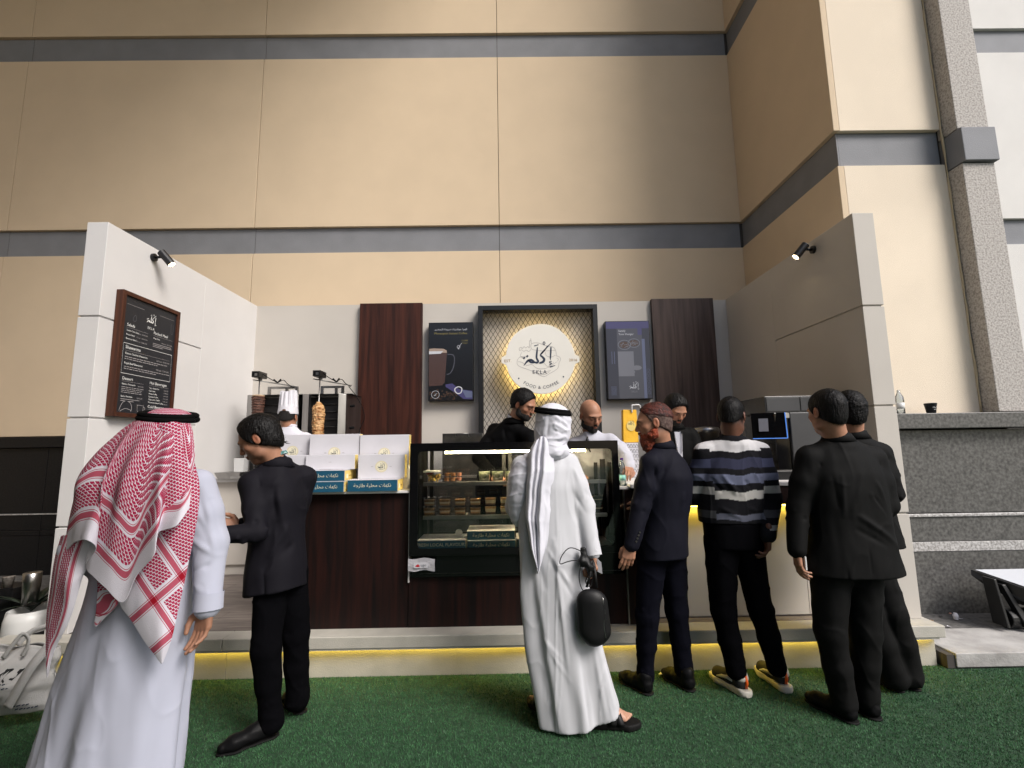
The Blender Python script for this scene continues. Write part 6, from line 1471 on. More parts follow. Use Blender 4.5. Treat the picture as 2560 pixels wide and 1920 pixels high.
# ---------------- pastry boxes
M('print_cream', (.70, .66, .50), .6); M('print_yellow_pale', (.62, .56, .38), .6)
def flat_box(lab, x0, x1, y0, z0, dp=.26, h=.078, txt=AR_FRESH, grp='teal fronted pastry boxes', teal=True):
    t = thing('pastry_box', lab, 'box', ((x0+x1)/2, y0+dp/2, z0), grp)
    bx('carton', 'paper_white', t, x0+.001, x1-.001, y0+.001, y0+dp, z0, z0+h, bev=.002)
    bx('lid', 'paper_white', t, x0-.001, x1+.001, y0-.001, y0+dp+.002, z0+h+.0005, z0+h+.004, bev=.001)
    P = Print(((x0+x1)/2, y0, z0+h/2), (1, 0, 0), (0, 0, 1), .002)
    P.rect(-(x1-x0)/2+.002, (x1-x0)/2-.002, -h/2+.001, h/2-.001, 'box_teal', .0012); P.text(txt, .0, .002, .034 if txt is AR_FRESH else .032, 'print_cream')
    P.build('front_print', t)
    P = Print((x1, y0+dp/2, z0+h/2), (0, 1, 0), (0, 0, 1), .0005); P.rect(-dp/2, dp/2-.003, -h/2+.001, h/2-.001, 'box_yellow', .0008); P.rect(-.10, -.06, -.02, .01, 'print_cream', .0014); P.rect(-.04, .02, -.005, .0, 'gold_ink', .0014)
    P.build('side_print', t)
    P = Print(((x0+x1)/2, y0+dp/2, z0+h+.004), (1, 0, 0), (0, 1, 0), .0012); wordmark(P, 0, .0, .08, 'navy_ink'); P.build('lid_print', t)
    return t
def up_box(lab, x0, x1, y0, z0, z1, dp=.075, logo=.5, grp='white pastry boxes standing on edge', sc=1, nologo=False):
    t = thing('pastry_box', lab, 'box', ((x0+x1)/2, y0+dp/2, z0), grp)
    bx('carton', 'paper_white', t, x0, x1, y0, y0+dp, z0, z1, bev=.002)
    P = Print(((x0+x1)/2, y0, z0+(z1-z0)*logo), (1, 0, 0), (0, 0, 1), .0012)
    if not nologo:
        P.poly([(.045*math.cos(a), .042*math.sin(a)) for a in np.linspace(0, 2*PI, 26)[:-1]], 'print_yellow_pale', .0007); P.poly([(.037*math.cos(a), .034*math.sin(a)) for a in np.linspace(0, 2*PI, 26)[:-1]], 'print_cream', .0009)
        wordmark(P, 0, .006, .058, 'navy_ink', 1.1); P.text('EKLA', 0, -.020, .014, 'navy_ink'); P.ribbon([(-.075, 0), (-.06, 0)], .003, 'grey_ink'); P.ribbon([(.06, 0), (.075, 0)], .003, 'grey_ink')
    else: P.rect(-.01, .01, -.001, .001, 'grey_ink')
    P.build('logo_print', t)
    P = Print((x1, y0+dp/2, (z0+z1)/2), (0, 1, 0), (0, 0, 1), .0005); P.rect(-dp/2+.002, dp/2-.002, -(z1-z0)/2+.002, (z1-z0)/2-.002, 'box_yellow', .001); P.build('side_print', t)
    return t
flat_box('teal fronted box lying at the right end of the wooden counter', -1.152, -.795, 3.50, 1.213)
flat_box('lowest teal fronted box at the left, next to the man in the charcoal suit', -1.525, -1.168, 3.48, 1.213, h=.072)
flat_box('upper teal fronted box of the pair behind the man in the charcoal suit', -1.525, -1.168, 3.49, 1.290, h=.072)
up_box('white box standing on edge upon the right teal box with whole logo showing', -1.105, -.765, 3.585, 1.296, 1.470)
up_box('white box standing behind, topmost at the right end of the counter', -1.125, -.755, 3.68, 1.385, 1.616, logo=.40)
up_box('white box of middle height standing on edge left of the whole logo box', -1.495, -1.135, 3.60, 1.367, 1.474, nologo=True)
up_box('white box standing behind, topmost beside the chicken shawarma', -1.507, -1.130, 3.69, 1.395, 1.627, logo=.40)
up_box('white box standing at the left, partly behind the dark haired man', -1.80, -1.512, 3.74, 1.395, 1.630, logo=.46)
up_box('lower white box at the left, mostly behind the dark haired man', -1.80, -1.502, 3.62, 1.213, 1.474, nologo=True)
for a, b in ((-1.50, -1.135), (-1.125, -.76)): 
    t = thing('pastry_box', 'plain white box lying flat under the %s standing box' % ('left' if a < -1.4 else 'right'), 'box', (a, 3.8, 1.213), 'plain boxes on the counter'); bx('carton', 'paper_white', t, a, b, 3.67 if a > -1.4 else 3.765, 3.95, 1.213, 1.384 if a > -1.4 else 1.394, bev=.002); bx('lid', 'paper_white', t, a-.001, b+.001, 3.77, 3.952, 1.3945 if a < -1.4 else 1.3845, 1.3965 if a < -1.4 else 1.3848)
flat_box('teal fronted box with English print at the bottom left of the display case', -.672, -.325, 3.62, .783, h=.062, txt='FRESH LOCAL FLAVOURS')
flat_box('lower teal fronted box of the pair at the bottom of the display case', -.312, .036, 3.60, .783, h=.060)
flat_box('upper teal fronted box of the pair at the bottom of the display case', -.314, .034, 3.61, .848, h=.060)
flat_box('teal fronted box behind the man in white at the bottom of the display case', .045, .39, 3.62, .783, h=.062)
# ---------------- desserts
M('cream', (.74, .65, .48), .6, var=.1, vs_=30); M('cake_brown', (.34, .19, .10), .7, var=.4, vs_=60); M('cake_dark', (.045, .018, .012), .6, var=.4, vs_=60); M('caramel', (.55, .33, .16), .45, var=.2, vs_=40)
def tub(lab, x, y, z, grp, lay=(('cake_brown', 0, .018), ('cream', .018, .040), ('caramel', .040, .046)), r=.044, h=.056, sq=.8, cat='dessert'):
    t = thing('dessert_tub', lab, cat, (x, y, z), grp); e = .0015
    MB().lathe([(r*.86, z+.001), (r, z+h)], (x, y, 0), 16, sq=sq).build('tub', 'plastic_clear', t, smooth=False)
    MB().lathe([(r*1.05, z+h+.0003), (r*1.05, z+h+.004), (r*.9, z+h+.006)], (x, y, 0), 16, sq=sq).build('lid', 'plastic_clear', t)
    for mt, a, b in lay: MB().lathe([(r*(.84+.12*a/h), z+a+e+.0015), (r*(.84+.12*b/h), z+b+e)], (x, y, 0), 14, sq=sq).build('layer', mt, t)
    return t
ORD = ['leftmost', 'second from left', 'third from left', 'fourth from left', 'fifth from left', 'sixth from left', 'seventh', 'eighth', 'ninth', 'tenth', 'first', 'last']
for i in (0, 1, 2, 3, 4, 5, 10, 11):
    x = -.598+i*.1135
    for lv in range(2):
        for row in range(1):
            dark = i in (10, 11)
            tub(('%s tub of cream dessert, %s on the middle display shelf' % (('lower', 'upper')[lv], ORD[i])) if not dark else ('%s tub of dark chocolate cake, %s at the right end of the middle shelf' % (('lower', 'upper')[lv], ORD[i])), x, 3.70, 1.0245+lv*.063, 'cream desserts on the middle shelf' if not dark else 'chocolate desserts on the middle shelf',
                lay=(('cake_dark', 0, .02), ('cream', .02, .028), ('cake_dark', .028, .048)) if dark else ((('cake_brown', 0, .010), ('cream', .010, .034), ('caramel', .034, .046)) if i > 3 else (('caramel', 0, .012), ('cream', .012, .024), ('cake_brown', .024, .040))))
for i, (x, c) in enumerate(((-.470, 'sauce_orange'), (-.425, 'sauce_orange'), (-.380, 'sauce_pink'))):
    M('sauce_orange', (.50, .25, .10), .5); M('sauce_pink', (.55, .30, .22), .5)
    for lv in range(2): tub('small %s tub of pale orange sauce, %s on the top shelf' % (('lower', 'upper')[lv], ('left', 'middle', 'right')[i]), x, 3.70, 1.2625+lv*.034, 'sauce tubs on the top shelf', lay=((c, 0, .026),), r=.021, h=.029, sq=0)
M('pasta', (.55, .42, .07), .5, col2=(.35, .20, .05), vs_=70); M('salad', (.035, .06, .02), .5, col2=(.20, .22, .14), vs_=60, contrast=(.5, .7)); M('tomato', (.35, .03, .02), .4)
t = thing('pasta_salad_box', 'clear box of yellow pasta salad with white lid at the left of the top shelf', 'salad', (-.565, 3.70, 1.262))
MB().lathe([(.046, 1.263), (.058, 1.325)], (-.565, 3.71, 0), 16, sq=.8).build('box', 'plastic_clear', t); MB().lathe([(.050, 1.331), (.060, 1.332), (.060, 1.342), (.05, 1.344)], (-.585, 3.71, 0), 16, sq=.8).build('lid', 'white_plastic', t)
s = SDF((-.64, 3.63, 1.25), (-.49, 3.79, 1.34), .004)
for i in range(46): a = np.array((-.565+random.uniform(-.040, .040), 3.71+random.uniform(-.04, .04), 1.272+random.uniform(0, .040))); d = np.array([random.uniform(-1, 1) for _ in range(3)])*.008; s.cap(a-d, a+d, .006, .006, .002)
fin(s, 'pasta', 'pasta', t, rl=0); MB().lathe([(.02, 1.313), (.028, 1.318), (.020, 1.328)], (-.60, 3.70, 0), 12).build('tomato', 'tomato', t, smooth=True)
for i in range(3):
    x = -.188+i*.098
    t = thing('salad_tub', 'clear tub of dark green leaf salad, %s of three on the top shelf' % ('left', 'middle', 'right')[i], 'salad', (x, 3.70, 1.262), 'green salad tubs on the top shelf')
    MB().lathe([(.040, 1.263), (.047, 1.340)], (x, 3.70, 0), 16, sq=.7).build('tub', 'plastic_clear', t); MB().lathe([(.049, 1.3403), (.049, 1.346), (.044, 1.349)], (x, 3.70, 0), 16, sq=.7).build('lid', 'plastic_clear', t)
    MB().lathe([(.038, 1.2655), (.044, 1.330)], (x, 3.70, 0), 14, sq=.7).build('leaves', 'salad', t, smooth=True)
    P = Print((x, 3.652, 1.30), X_, Z_, .001); P.ribbon([(.022*math.cos(a), .022*math.sin(a)) for a in np.linspace(0, 2*PI, 14)], .002, 'grey_ink'); P.build('label', t)
t = thing('paper_roll', 'small white round lid lying on the box at the bottom of the display case', 'lid', (-.38, 3.72, .85)); MB().tube([(-.385, 3.72, .880), (-.383, 3.738, .882)], .026, 18).build('disc', 'white_plastic', t, bev=.002); MB().tube([(-.345, 3.71, .853), (-.30, 3.70, .854)], .008, 10).build('stub', 'white_plastic', t)

# ---------------- shawarma grills and meat
M('beef', (.13, .055, .035), .55, col2=(.04, .018, .013), vs_=16, stretch=(1, 1, 5), bump=1, bs=60)
M('beef_top', (.42, .30, .19), .6, var=.2, vs_=30)
M('chicken', (.66, .42, .20), .45, col2=(.28, .10, .02), vs_=14, stretch=(1, 1, 3.2), bump=1, bs=50)
def grill(lab, x0, x1, rx, y=5.22, off=0):
    t = thing('shawarma_grill', lab, 'grill', ((x0+x1)/2, y+.2, 1.235))
    zt = 2.118
    pl = [(x0, y+.02), (x0+.075, y), (x0+.080, y+.05), (x0+.03, y+.10), (x0+.03, y+.42), (x0, y+.42)]
    MB().prism([(a, b, 1.236) for a, b in pl], None, (0, 0, zt-1.236)).build('side_panel', 'steel', t, bev=.002)
    pr = [(x1-.075, y), (x1-.008, y+.05), (x1+.045, y+.42), (x1-.03, y+.42), (x1-.03, y+.10), (x1-.08, y+.05)]
    MB().prism([(a, b, 1.236) for a, b in pr], None, (0, 0, zt-1.236)).build('side_panel', 'steel', t, bev=.002)
    mb = MB(); mb.box(x0+.03, x1-.03, y+.16, y+.42, 1.236, zt-.02); mb.build('heater', 'heater_black', t)
    bx('top_plate', 'black_metal', t, x0-.003, x1+.047, y+.055, y+.425, zt, zt+.006)
    for i in range(9):
        z = 1.36+i*.082; MB().tube([(x0+.09, y+.155, z), ((x0+x1)/2, y+.14, z+.004*math.sin(i)), (x1-.09, y+.155, z)], .006, 6).build('heating_bar', 'steel_dark', t, smooth=True)
    bx('drip_tray', 'steel', t, x0, x1, y-.22, y+.02, 1.236, 1.262, bev=.003)
    a, b = x0+.105, x1-.105
    yb = y+.24
    for q in ((a, a+.028, zt+.006, 2.236), (b-.028, b, zt+.006, 2.236), ((a+b)/2+.03, (a+b)/2+.056, zt+.006, 2.215)): bx('bracket_post', 'steel', t, q[0], q[1], yb, yb+.028, q[2], q[3])
    bx('bracket_bar', 'steel', t, a+.0285, b-.0285, yb, yb+.028, 2.212, 2.236)
    yr = y-.09
    MB().prism([(rx-.065, yr-.02, 2.262), (rx-.065, yr+.02, 2.262), (rx+.225, yb+.03, 2.232), (rx+.225, yb-.01, 2.232)], None, (0, 0, .010)).build('arm', 'steel', t)
    m_ = MB(); m_.box(rx-.052, rx+.028, yr-.07, yr+.10, 2.288, 2.352); mo = m_.build('motor_box', 'steel_dark', t, bev=.002)
    bx('window', 'black_matte', mo, rx-.042, rx+.018, yr-.074, yr-.0705, 2.298, 2.342); bx('motor_core', 'steel', mo, rx-.016, rx+.012, yr-.078, yr-.0745, 2.300, 2.328)
    MB().tube([(rx+.005, yr, 2.288), (rx+.005, yr, 2.262)], .02, 10).build('coupling', 'steel_dark', t)
    MB().tube([(rx, yr, 2.262), (rx-.012, yr, 1.28)], .007, 10).build('spit', 'steel', t, smooth=True)
    MB().tube(smooth_path([(rx+.028, yr, 2.33), (rx+.07, yr+.08, 2.29), (rx+.12, yr+.15, 2.262), (rx+.16, yr+.2, 2.29), (rx+.19, yr+.25, 2.25), (rx+.23, yr+.3, 2.22)]), .0042, 6).build('cable', 'black_matte', t, smooth=True)
    MB().tube(smooth_path([(rx+.10, yr+.1, 2.285), (rx+.13, yr+.13, 2.255), (rx+.15, yr+.16, 2.295)]), .009, 6).build('clamp', 'black_matte', t, smooth=True)
    for z in (1.99, 1.75): MB().tube([(x1+.02, y+.12, z), (x1+.065, y+.10, z)], .014, 12).build('knob', 'black_matte', t)
    return t, yr
g1, yr = grill('steel shawarma grill with black heater holding dark beef, left of the two', -2.835, -2.285, -2.655)
g2, yr = grill('steel shawarma grill with black heater holding golden chicken, right of the two', -2.235, -1.765, -2.012)
MB().tube(smooth_path([(-1.80, 5.42, 2.22), (-1.72, 5.42, 2.12), (-1.64, 5.42, 1.98), (-1.62, 5.44, 1.86), (-1.66, 5.44, 1.76), (-1.69, 5.42, 1.60)]), .0045, 6).build('cable', 'black_matte', g2, smooth=True)
def meat(nm, lab, x, r0, zt, zb, r1, mt, flat=True):
    h_ = .0055; s = SDF((x-.11, yr-.11, zb-.02), (x+.11, yr+.11, zt+.06), h_)
    rows = [(zb, x, yr, r1*.8, r1*.8), (zb+.03, x, yr, r1, r1), (zt-(.006 if flat else .05), x, yr, r0, r0), (zt, x, yr, r0*(.97 if flat else .5), r0*(.97 if flat else .5))]
    if not flat: rows.append((zt+.018, x, yr, r0*.2, r0*.2))
    s.loft(rows, 0, zr=.01)
    def nz(v):
        return ((.0035*np.sin(v[:, 2]*230+2.5*wav(v, (22, 22, 8), 2))+.0028*wav(v, (60, 60, 90), 4)) if flat else (.0055*wav(v, (38, 38, 130), 4, 1.2)+.003*wav(v, (90, 90, 60), 6)))*(1 if not flat else (v[:, 2] < zt-.012))
    t = thing(nm, lab, 'meat', (x, yr, zb)); fin(s, 'meat', mt, t, nz=nz); return t
t = meat('beef_shawarma', 'dark stacked beef cone on the left spit', -2.658, .0635, 2.095, 1.52, .045, 'beef')
MB().lathe([(.062, 2.088), (.062, 2.100), (.04, 2.106), (.01, 2.108)], (-2.658, yr, 0), 24).build('fat_cap', 'beef_top', t, smooth=True)
meat('chicken_shawarma', 'golden browned chicken cone on the right spit', -2.014, .0635, 2.005, 1.42, .046, 'chicken', False)
# small things on the grill counter
t = thing('steel_tray', 'shallow steel tray on the work counter by the left wall', 'tray', (-2.8, 5.15, 1.235)); mb = MB(); mb.lathe([(.11, 1.236), (.135, 1.300), (.14, 1.302)], (-2.86, 5.12, 0), 16, sq=.9); mb.build('tray', 'steel', t, bev=.002)
t = thing('white_container', 'white lidded container beside the left grill', 'container', (-2.74, 5.10, 1.235)); MB().lathe([(.05, 1.303), (.055, 1.42), (.057, 1.44)], (-2.80, 5.13, 0), 16, sq=.8).build('container', 'white_plastic', t, bev=.003)
t = thing('steel_unit', 'low steel unit with wire handles behind the display case', 'container', (-.48, 5.3, 1.23)); bx('box', 'steel_dark', t, -.70, -.28, 5.12, 5.5, 1.231, 1.665, bev=.004); MB().tube([(-.56, 5.10, 1.63), (-.56, 5.07, 1.66), (-.42, 5.07, 1.66), (-.42, 5.10, 1.63)], .005, 6).build('handle', 'steel', t, smooth=True)
t = thing('steel_pot', 'shiny steel pot with handles behind the striped sweater man', 'pot', (1.95, 4.75, 1.3)); 
bx('stand', 'black_metal', t, 1.83, 2.12, 4.72, 5.0, 1.1, 1.52); MB().lathe([(.12, 1.521), (.125, 1.62), (.13, 1.625), (.13, 1.66), (.12, 1.675), (.02, 1.69)], (1.975, 4.86, 0), 28).build('pot', 'steel', t, smooth=True); MB().tube([(1.845, 4.85, 1.60), (1.80, 4.84, 1.61), (1.80, 4.88, 1.61), (1.845, 4.87, 1.60)], .006, 6).build('handle', 'steel', t)
bx('rear_counter', 'steel_dark', bc2, 1.74, 2.68, 4.7, 5.2, ZF, 1.1)

# ---------------- coffee machine
cm = thing('coffee_machine', 'large black coffee machine with tilted touch screen and bean hopper on the right counter', 'coffee machine', (2.3, 3.95, 1.232))
M('machine_grey', (.050, .050, .052), .45, var=.15, vs_=4); M('hopper', (.040, .040, .042), .25)
bx('body', 'machine_grey', cm, 2.172, 2.66, 3.72, 4.24, 1.233, 1.742, bev=.006)
bx('front_cavity', 'black_gloss', cm, 2.06, 2.170, 3.74, 4.22, 1.30, 1.742, bev=.004)
bx('drip_tray', 'black_metal', cm, 1.98, 2.172, 3.70, 4.22, 1.233, 1.298, bev=.004)
for i in range(7): bx('tray_bar', 'steel', cm, 1.99, 2.165, 3.73+i*.07, 3.745+i*.07, 1.2985, 1.303)
bx('hopper_front', 'hopper', cm, 2.03, 2.62, 3.80, 4.22, 1.746, 1.878, bev=.004)
for a, b in ((2.04, 2.30), (2.31, 2.60)): bx('hopper_window', 'machine_grey', cm, a, b, 3.794, 3.7985, 1.758, 1.866, bev=.002)
mb = MB(); mb.prism([(1.912, 3.80, 1.545), (2.128, 3.70, 1.545), (2.132, 3.715, 1.745), (1.916, 3.815, 1.745)], None, (.012, .03, 0)); sc_ = mb.build('screen', 'black_gloss', cm, bev=.003)
em('scr_blue', (.05, .14, .42), .5); n_ = np.array((-.42, -.907, 0))
for a, b in (((1.912, 3.80, 1.545), (2.128, 3.70, 1.545)), ((2.128, 3.70, 1.545), (2.132, 3.715, 1.742))):
    MB().tube([np.array(a)+n_*.003, np.array(b)+n_*.003], .0035, 6).build('screen_edge', 'scr_blue', sc_)
v = [np.array((1.955, 3.780, 1.60))+n_*.003+np.array(q) for q in ((0, 0, 0), (.06, -.0278, 0), (.062, -.0278, .10), (.002, 0, .10))]
mk('display', [tuple(a) for a in v], [(0, 1, 2, 3)], 'scr_grey2', sc_)
bx('screen_hinge', 'steel', cm, 2.132, 2.165, 3.715, 3.735, 1.70, 1.738); MB().tube([(2.07, 3.80, 1.50), (2.07, 3.80, 1.42)], .022, 12).build('spout', 'black_metal', cm)
# ---------------- bag, cups, bottle on the right counter
t = thing('cup_stack', 'stack of patterned white and black paper cartons under the yellow bag', 'cartons', (1.07, 4.28, 1.232), None)
M('print_black', (.015, .015, .016), .6)
for i in range(7):
    z = 1.234+i*.0425; c = bx('carton', 'paper_white', t, 1.02, 1.125, 4.24, 4.34, z, z+.041, bev=.002)
    P = Print((1.0725, 4.24, z+.02), X_, Z_, .001)
    for k in range(4): P.ribbon([(-.045+.025*k, -.012), (-.035+.025*k, .012), (-.022+.025*k, -.012)], .003, 'print_black')
    P.ribbon([(-.05, -.017), (.05, -.017)], .002, 'print_black'); P.build('pattern', c)
t = thing('paper_bag', 'bright yellow paper bag with white handle and small logo', 'bag', (1.08, 4.3, 1.54))
MB().prism([(1.005, 4.27, 1.535), (1.14, 4.27, 1.535), (1.138, 4.285, 1.823), (1.018, 4.285, 1.825)], None, (0, .07, 0)).build('bag_body', 'bag_yellow', t, bev=.003)
MB().tube(smooth_path([(1.095, 4.28, 1.80), (1.094, 4.27, 1.855), (1.11, 4.27, 1.863), (1.16, 4.27, 1.862), (1.175, 4.29, 1.82)]), .007, 8).build('handle', 'white_plastic', t, smooth=True)
P = Print((1.08, 4.275, 1.68), X_, (0, .05, 1), .003); P.poly([(.04*math.cos(a)-.0, .045*math.sin(a)-.0) for a in np.linspace(0, 2*PI, 20)[:-1]], 'box_yellow', .002); wordmark(P, .0, .03, .06, 'navy_ink'); P.build('logo_print', t)
t = thing('water_bottle', 'small clear plastic water bottle with purple cap and green label', 'bottle', (.822, 3.62, 1.213))
bx('worktop_end', 'stall_white', rc, .79, .859, 3.54, 4.1, 1.196, 1.211)
MB().lathe([(.020, 1.213), (.024, 1.220), (.024, 1.28), (.023, 1.30), (.024, 1.33), (.022, 1.36), (.010, 1.39), (.010, 1.402)], (.832, 3.62, 0), 20).build('bottle_body', 'bottle_clear', t, smooth=True)
M('cap_purple', (.09, .03, .22), .4); M('label_green', (.25, .55, .48), .5); MB().lathe([(.0115, 1.403), (.0115, 1.418)], (.832, 3.62, 0), 14).build('cap', 'cap_purple', t); MB().lathe([(.0246, 1.255), (.0246, 1.292)], (.832, 3.62, 0), 20).build('label', 'label_green', t, smooth=True)
# ---------------- granite ledge items and floodlight
t = thing('paper_cup', 'black paper cup with white script left on the granite ledge', 'cup', (3.685, 4.17, 1.742)); MB().lathe([(.032, 1.743), (.046, 1.828), (.048, 1.831), (.044, 1.832), (.030, 1.75)], (3.67, 4.17, 0), 24).build('cup', 'board_black', t, smooth=True)
P = Print((3.67, 4.128, 1.79), X_, Z_, .002); P.ribbon([(-.02, 0), (-.01, .008), (0, -.002), (.012, .008), (.022, 0)], .002, 'white_ink'); P.ribbon([(-.012, -.014), (.012, -.013)], .002, 'white_ink'); P.build('script', t)
t = thing('plastic_bottle', 'crumpled pale plastic bottle standing on the granite ledge beside the stall wall', 'bottle', (3.42, 4.17, 1.742)); MB().lathe([(.030, 1.743), (.033, 1.78), (.028, 1.81), (.033, 1.85), (.030, 1.89), (.012, 1.93), (.012, 1.95)], (3.405, 4.17, 0), 16).build('bottle_body', 'bottle_clear', t, smooth=True); MB().lathe([(.034, 1.79), (.031, 1.81), (.034, 1.84)], (3.405, 4.17, 0), 16).build('label', 'white_plastic', t, smooth=True)
fl = thing('floodlight', 'black floodlight on tilting bracket lying on the pavement by the granite wall', 'floodlight', (3.9, 3.95, .1))
M('flood_glass', (.52, .54, .58), .08, spec=.8)
MB().prism([(3.50, 3.98, .445), (3.52, 4.0, .485), (3.66, 3.70, .405), (3.66, 3.70, .30), (3.56, 3.90, .36)], None, (.75, 0, 0)).build('lamp_body', 'black_metal', fl, bev=.004)
mk('glass', [(3.545, 3.985, .486), (4.245, 3.985, .486), (4.245, 3.705, .413), (3.685, 3.705, .413)], [(0, 3, 2, 1)], 'flood_glass', fl)
for i in range(14): bx('cooling_fin', 'black_metal', fl, 3.70+i*.045, 3.708+i*.045, 3.72, 3.90, .27, .33)
MB().prism([(3.505, 3.90, .46), (3.505, 3.80, .46), (3.505, 3.74, .13), (3.505, 3.86, .13)], None, (.02, 0, 0)).build('bracket', 'black_metal', fl, bev=.004)
MB().prism([(3.56, 3.80, .42), (3.59, 3.80, .42), (3.68, 3.72, .13), (3.63, 3.72, .13)], None, (0, .05, 0)).build('bracket', 'black_metal', fl, bev=.004)
MB().tube([(3.56, 3.82, .175), (4.3, 3.82, .175)], .072, 20).build('driver_housing', 'black_metal', fl, bev=.006)
MB().tube(smooth_path([(3.66, 3.74, .22), (3.70, 3.72, .28), (3.78, 3.72, .285), (3.86, 3.74, .262), (3.9, 3.8, .24)]), .006, 6).build('cable', 'black_matte', fl, smooth=True)
fl.location = (4.05, 3.95, .1)
t = thing('litter', 'crumpled white cup scrap lying against the floodlight', 'litter', (3.52, 4.0, .1)); MB().lathe([(.014, .102), (.020, .13), (.012, .15)], (3.52, 4.02, 0), 9).build('scrap', 'paper_white', t)
for lab, x, y, z, c in (('small pink paper scrap on the pavement near the granite', 3.59, 4.15, .098, 'sauce_pink'), ('small dark scrap on the pavement near the granite', 3.46, 4.09, .098, 'board_black'), ('brown leaf scrap on the pavement beside the step', 3.31, 4.0, .098, 'caramel'), ('white paper scrap nearest the floodlight on the pavement', 3.57, 4.03, .098, 'paper_white'), ('white paper scrap at the edge of the dark paving', 3.33, 3.87, .098, 'paper_white'), ('white torn tissue on the turf beside the dress shoe', .987, 3.39, .012, 'paper_white')):
    t = thing('litter', lab, 'litter', (x, y, z), 'bits of litter on the ground'); s_ = .014 if z > .05 else .024
    v = [(x+s_*math.cos(a)*random.uniform(.6, 1.3), y+s_*math.sin(a)*random.uniform(.6, 1.2), z+random.uniform(.001, .010)) for a in np.linspace(0, 2*PI, 8)[:-1]]; MB().prism(v, None, (0, 0, .002)).build('scrap', c, t)

# ---------------- far left: planter and tote bag
pt = thing('planter', 'rounded white plant pot with dark leaves and a steel tumbler beside the left wall', 'plant', (-3.47, 3.75, .07))
MB().lathe([(.10, .071), (.135, .12), (.150, .22), (.145, .33), (.130, .40), (.122, .40), (.125, .33)], (-3.49, 3.72, 0), 28).build('pot', 'white_plastic', pt, smooth=True)
M('leaf_dark', (.012, .022, .012), .5, var=.3, vs_=20)
for i in range(12):
    a = i*.9; L = random.uniform(.16, .30); b = np.array((-3.49, 3.72, .38)); d = np.array((math.cos(a)*.5, math.sin(a)*.5, .9)); d /= np.linalg.norm(d); sd = np.array((-math.sin(a), math.cos(a), 0))
    v = []
    for k in range(6):
        t_ = k/5; c = b+d*L*t_+np.array((math.cos(a), math.sin(a), -1))*.10*t_*t_; w_ = .028*math.sin(PI*min(.98, t_+.06))
        v += [c-sd*w_, c+sd*w_+np.array((0, 0, .004))]
    lo_ = mk('leaf', v, [(2*k, 2*k+1, 2*k+3, 2*k+2) for k in range(5)], 'leaf_dark', pt, smooth=True); so = lo_.modifiers.new('thick', 'SOLIDIFY'); so.thickness = .0015
t = thing('steel_tumbler', 'shiny steel tumbler standing in the plant pot by the left wall', 'tumbler', (-3.45, 3.66, .4)); MB().lathe([(.045, .44), (.052, .60), (.054, .66), (.050, .662)], (-3.47, 3.68, 0), 24).build('tumbler', 'steel', t, smooth=True)
t = thing('paper_cup', 'pale patterned paper cup on the dark ledge left of the planter', 'cup', (-3.72, 3.75, .55)); M('kraft', (.10, .085, .075), .7, col2=(.2, .18, .16), vs_=60)
bx('ledge', 'granite_black', t, -3.95, -3.62, 3.70, 3.90, .07, .545); MB().lathe([(.026, .546), (.036, .62), (.037, .622)], (-3.70, 3.74, 0), 20).build('cup', 'kraft', t, smooth=True)
tb = thing('tote_bag', 'white nonwoven tote bag with black angular logo standing on the turf at the left edge', 'bag', (-2.85, 2.97, .02))
M('tote', (.52, .51, .50), .75, var=.08, vs_=9, bump=.4, bs=300)
def TB(u, w_, s):  # u across 0..1, w_ up 0..1, s front/back
    x = -3.12+.50*u+(-.02+.07*w_)*(1-u)*.5+.02*w_; z = .035+w_*(.375+.01*u)+.05*(1-w_)*u
    bul = math.sin(PI*min(1, max(0, u)))**.6*(.085*math.sin(PI*(w_*.85+.08))+.01)
    cr_ = .010*math.sin(9*u+5*w_)+.005*abs(math.sin(13*u-9*w_+1))+.003*abs(math.sin(21*w_+6*u))
    return (x+.01*math.sin(17*w_), 2.97-s*(bul+cr_), z+.012*math.sin(11*u)*w_)
nu, nw = 44, 34; v = [TB(i/(nu-1), j/(nw-1), 1) for j in range(nw) for i in range(nu)]+[TB(i/(nu-1), j/(nw-1), -1) for j in range(nw) for i in range(nu)]
f = [(j*nu+i, j*nu+i+1, (j+1)*nu+i+1, (j+1)*nu+i) for j in range(nw-1) for i in range(nu-1)]; off = nu*nw
f += [tuple(off+k for k in q[::-1]) for q in f]; f += [(i+1, i, off+i, off+i+1) for i in range(nu-1)]+[(j*nu, (j+1)*nu, off+(j+1)*nu, off+j*nu) for j in range(nw-1)]+[((j+1)*nu-1+nu, (j+1)*nu-1, off+(j+1)*nu-1, off+(j+1)*nu-1+nu) for j in range(nw-1)]
tw = mk('bag_body', v, f, 'tote', tb, smooth=True); so = tw.modifiers.new('thick', 'SOLIDIFY'); so.thickness = .0015
def strapm(pts, wd, nm='handle'):
    pts = np.array(smooth_path(pts)); v = []
    for i, q in enumerate(pts):
        d = pts[min(i+1, len(pts)-1)]-pts[max(i-1, 0)]; d /= np.linalg.norm(d)+1e-9; sd = np.cross(d, (0, 1, .1)); sd /= np.linalg.norm(sd); v += [q-sd*wd/2, q+sd*wd/2]
    o = mk(nm, v, [(2*i, 2*i+1, 2*i+3, 2*i+2) for i in range(len(pts)-1)], 'tote', tb, smooth=True); so = o.modifiers.new('thick', 'SOLIDIFY'); so.thickness = .002
strapm([(-2.85, 2.90, .38), (-2.80, 2.90, .455), (-2.755, 2.90, .505), (-2.72, 2.90, .485), (-2.72, 2.90, .44), (-2.745, 2.90, .39)], .022)
strapm([(-2.60, 2.90, .44), (-2.65, 2.865, .35), (-2.70, 2.855, .245), (-2.755, 2.860, .14)], .050)
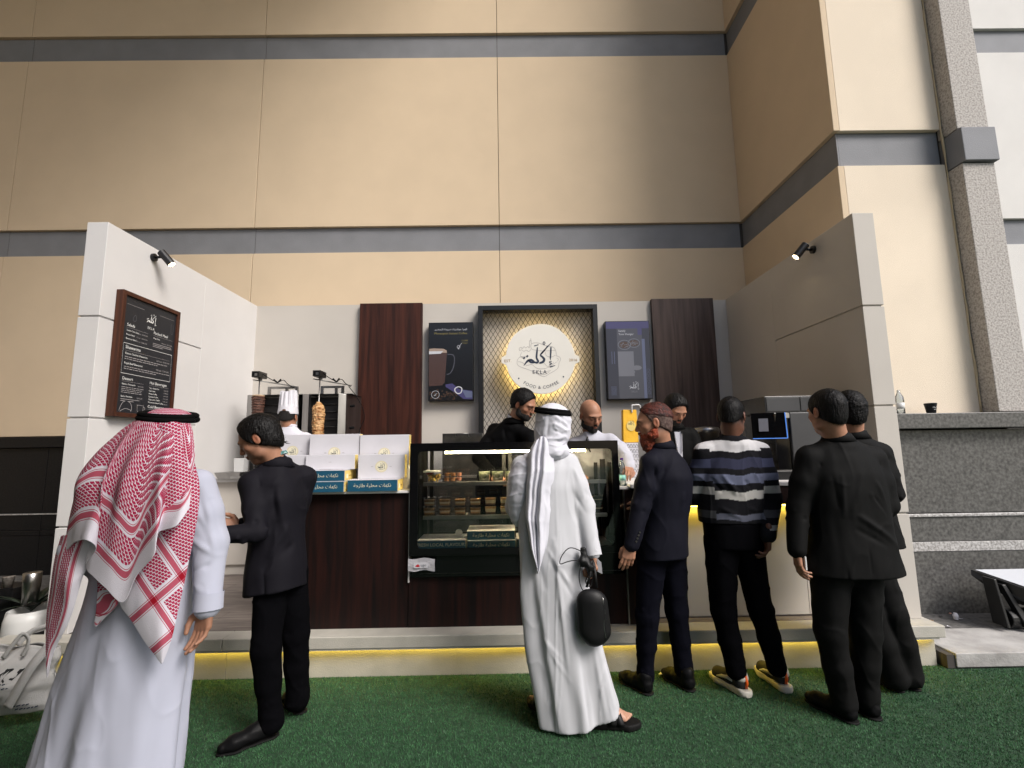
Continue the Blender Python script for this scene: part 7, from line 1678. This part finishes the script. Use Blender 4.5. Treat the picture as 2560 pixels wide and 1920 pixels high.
strapm([(-2.90, 3.03, .40), (-2.83, 3.04, .475), (-2.70, 3.04, .50), (-2.66, 3.03, .43)], .03)
def bag_y(x, z):
    w_ = min(1, max(0, (z-.045)/.375)); u = min(1, max(0, (x+3.12-.02*w_)/.50)); return TB(u, w_, 1)[1]-.004
mb = MB()
for q in ([(-2.809, .325), (-2.789, .348), (-2.745, .372), (-2.718, .370), (-2.701, .356), (-2.712, .342), (-2.735, .352), (-2.773, .334), (-2.815, .300)],
          [(-2.790, .322), (-2.760, .338), (-2.748, .332), (-2.800, .262), (-2.812, .275)], [(-2.748, .338), (-2.722, .348), (-2.712, .338), (-2.762, .272), (-2.778, .278)],
          [(-2.838, .300), (-2.812, .318), (-2.83, .27), (-2.845, .27)]):
    mb.add([(x, bag_y(x, z), z) for x, z in q], [tuple(range(len(q)))])
mb.build('logo_print', 'print_black', tb)
mb = MB()
for z0_, x1_ in ((.252, -2.762), (.232, -2.757), (.128, -2.70), (.108, -2.66)):
    x = x1_-.09
    while x < x1_: w_ = random.uniform(.008, .02); mb.add([(x, bag_y(x, z0_), z0_), (x+w_, bag_y(x+w_, z0_), z0_+.004), (x+w_, bag_y(x+w_, z0_), z0_+.010), (x, bag_y(x, z0_), z0_+.007)], [(0, 1, 2, 3)]); x += w_+.004
mb.build('print_lines', 'navy_ink', tb)

# ---------------- artificial turf: blades
rs = np.random.RandomState(4); nB = 440000
x = rs.uniform(-3.6, 4.6, nB); y = 1.45+(2.05)*rs.rand(nB)**1.0
keep = (y < 3.468) | (x > 2.9); keep &= (y < 3.405) | (x < 2.88); x, y = x[keep], y[keep]; n = len(x)
hgt = rs.uniform(.006, .013, n); an = rs.uniform(0, 2*PI, n); wd = rs.uniform(.0009, .0019, n); ln = rs.uniform(.001, .008, n); a2 = rs.uniform(0, 2*PI, n)
v = np.zeros((n, 3, 3)); v[:, 0] = np.stack([x-np.cos(an)*wd, y-np.sin(an)*wd, np.full(n, .0005)], 1); v[:, 1] = np.stack([x+np.cos(an)*wd, y+np.sin(an)*wd, np.full(n, .0005)], 1); v[:, 2] = np.stack([x+np.cos(a2)*ln, y+np.sin(a2)*ln, hgt], 1)
M('turf_blade', (.062, .175, .072), .5, col2=(.026, .090, .034), vs_=14, detail=8, contrast=(.3, .7), spec=.35)
o = mk('turf_blades', v.reshape(-1, 3), np.arange(3*n).reshape(-1, 3), 'turf_blade'); tag(o, 'short dark green artificial grass covering the ground before the stall', 'artificial grass', kind='stuff')
print('script objects', len(bpy.data.objects))
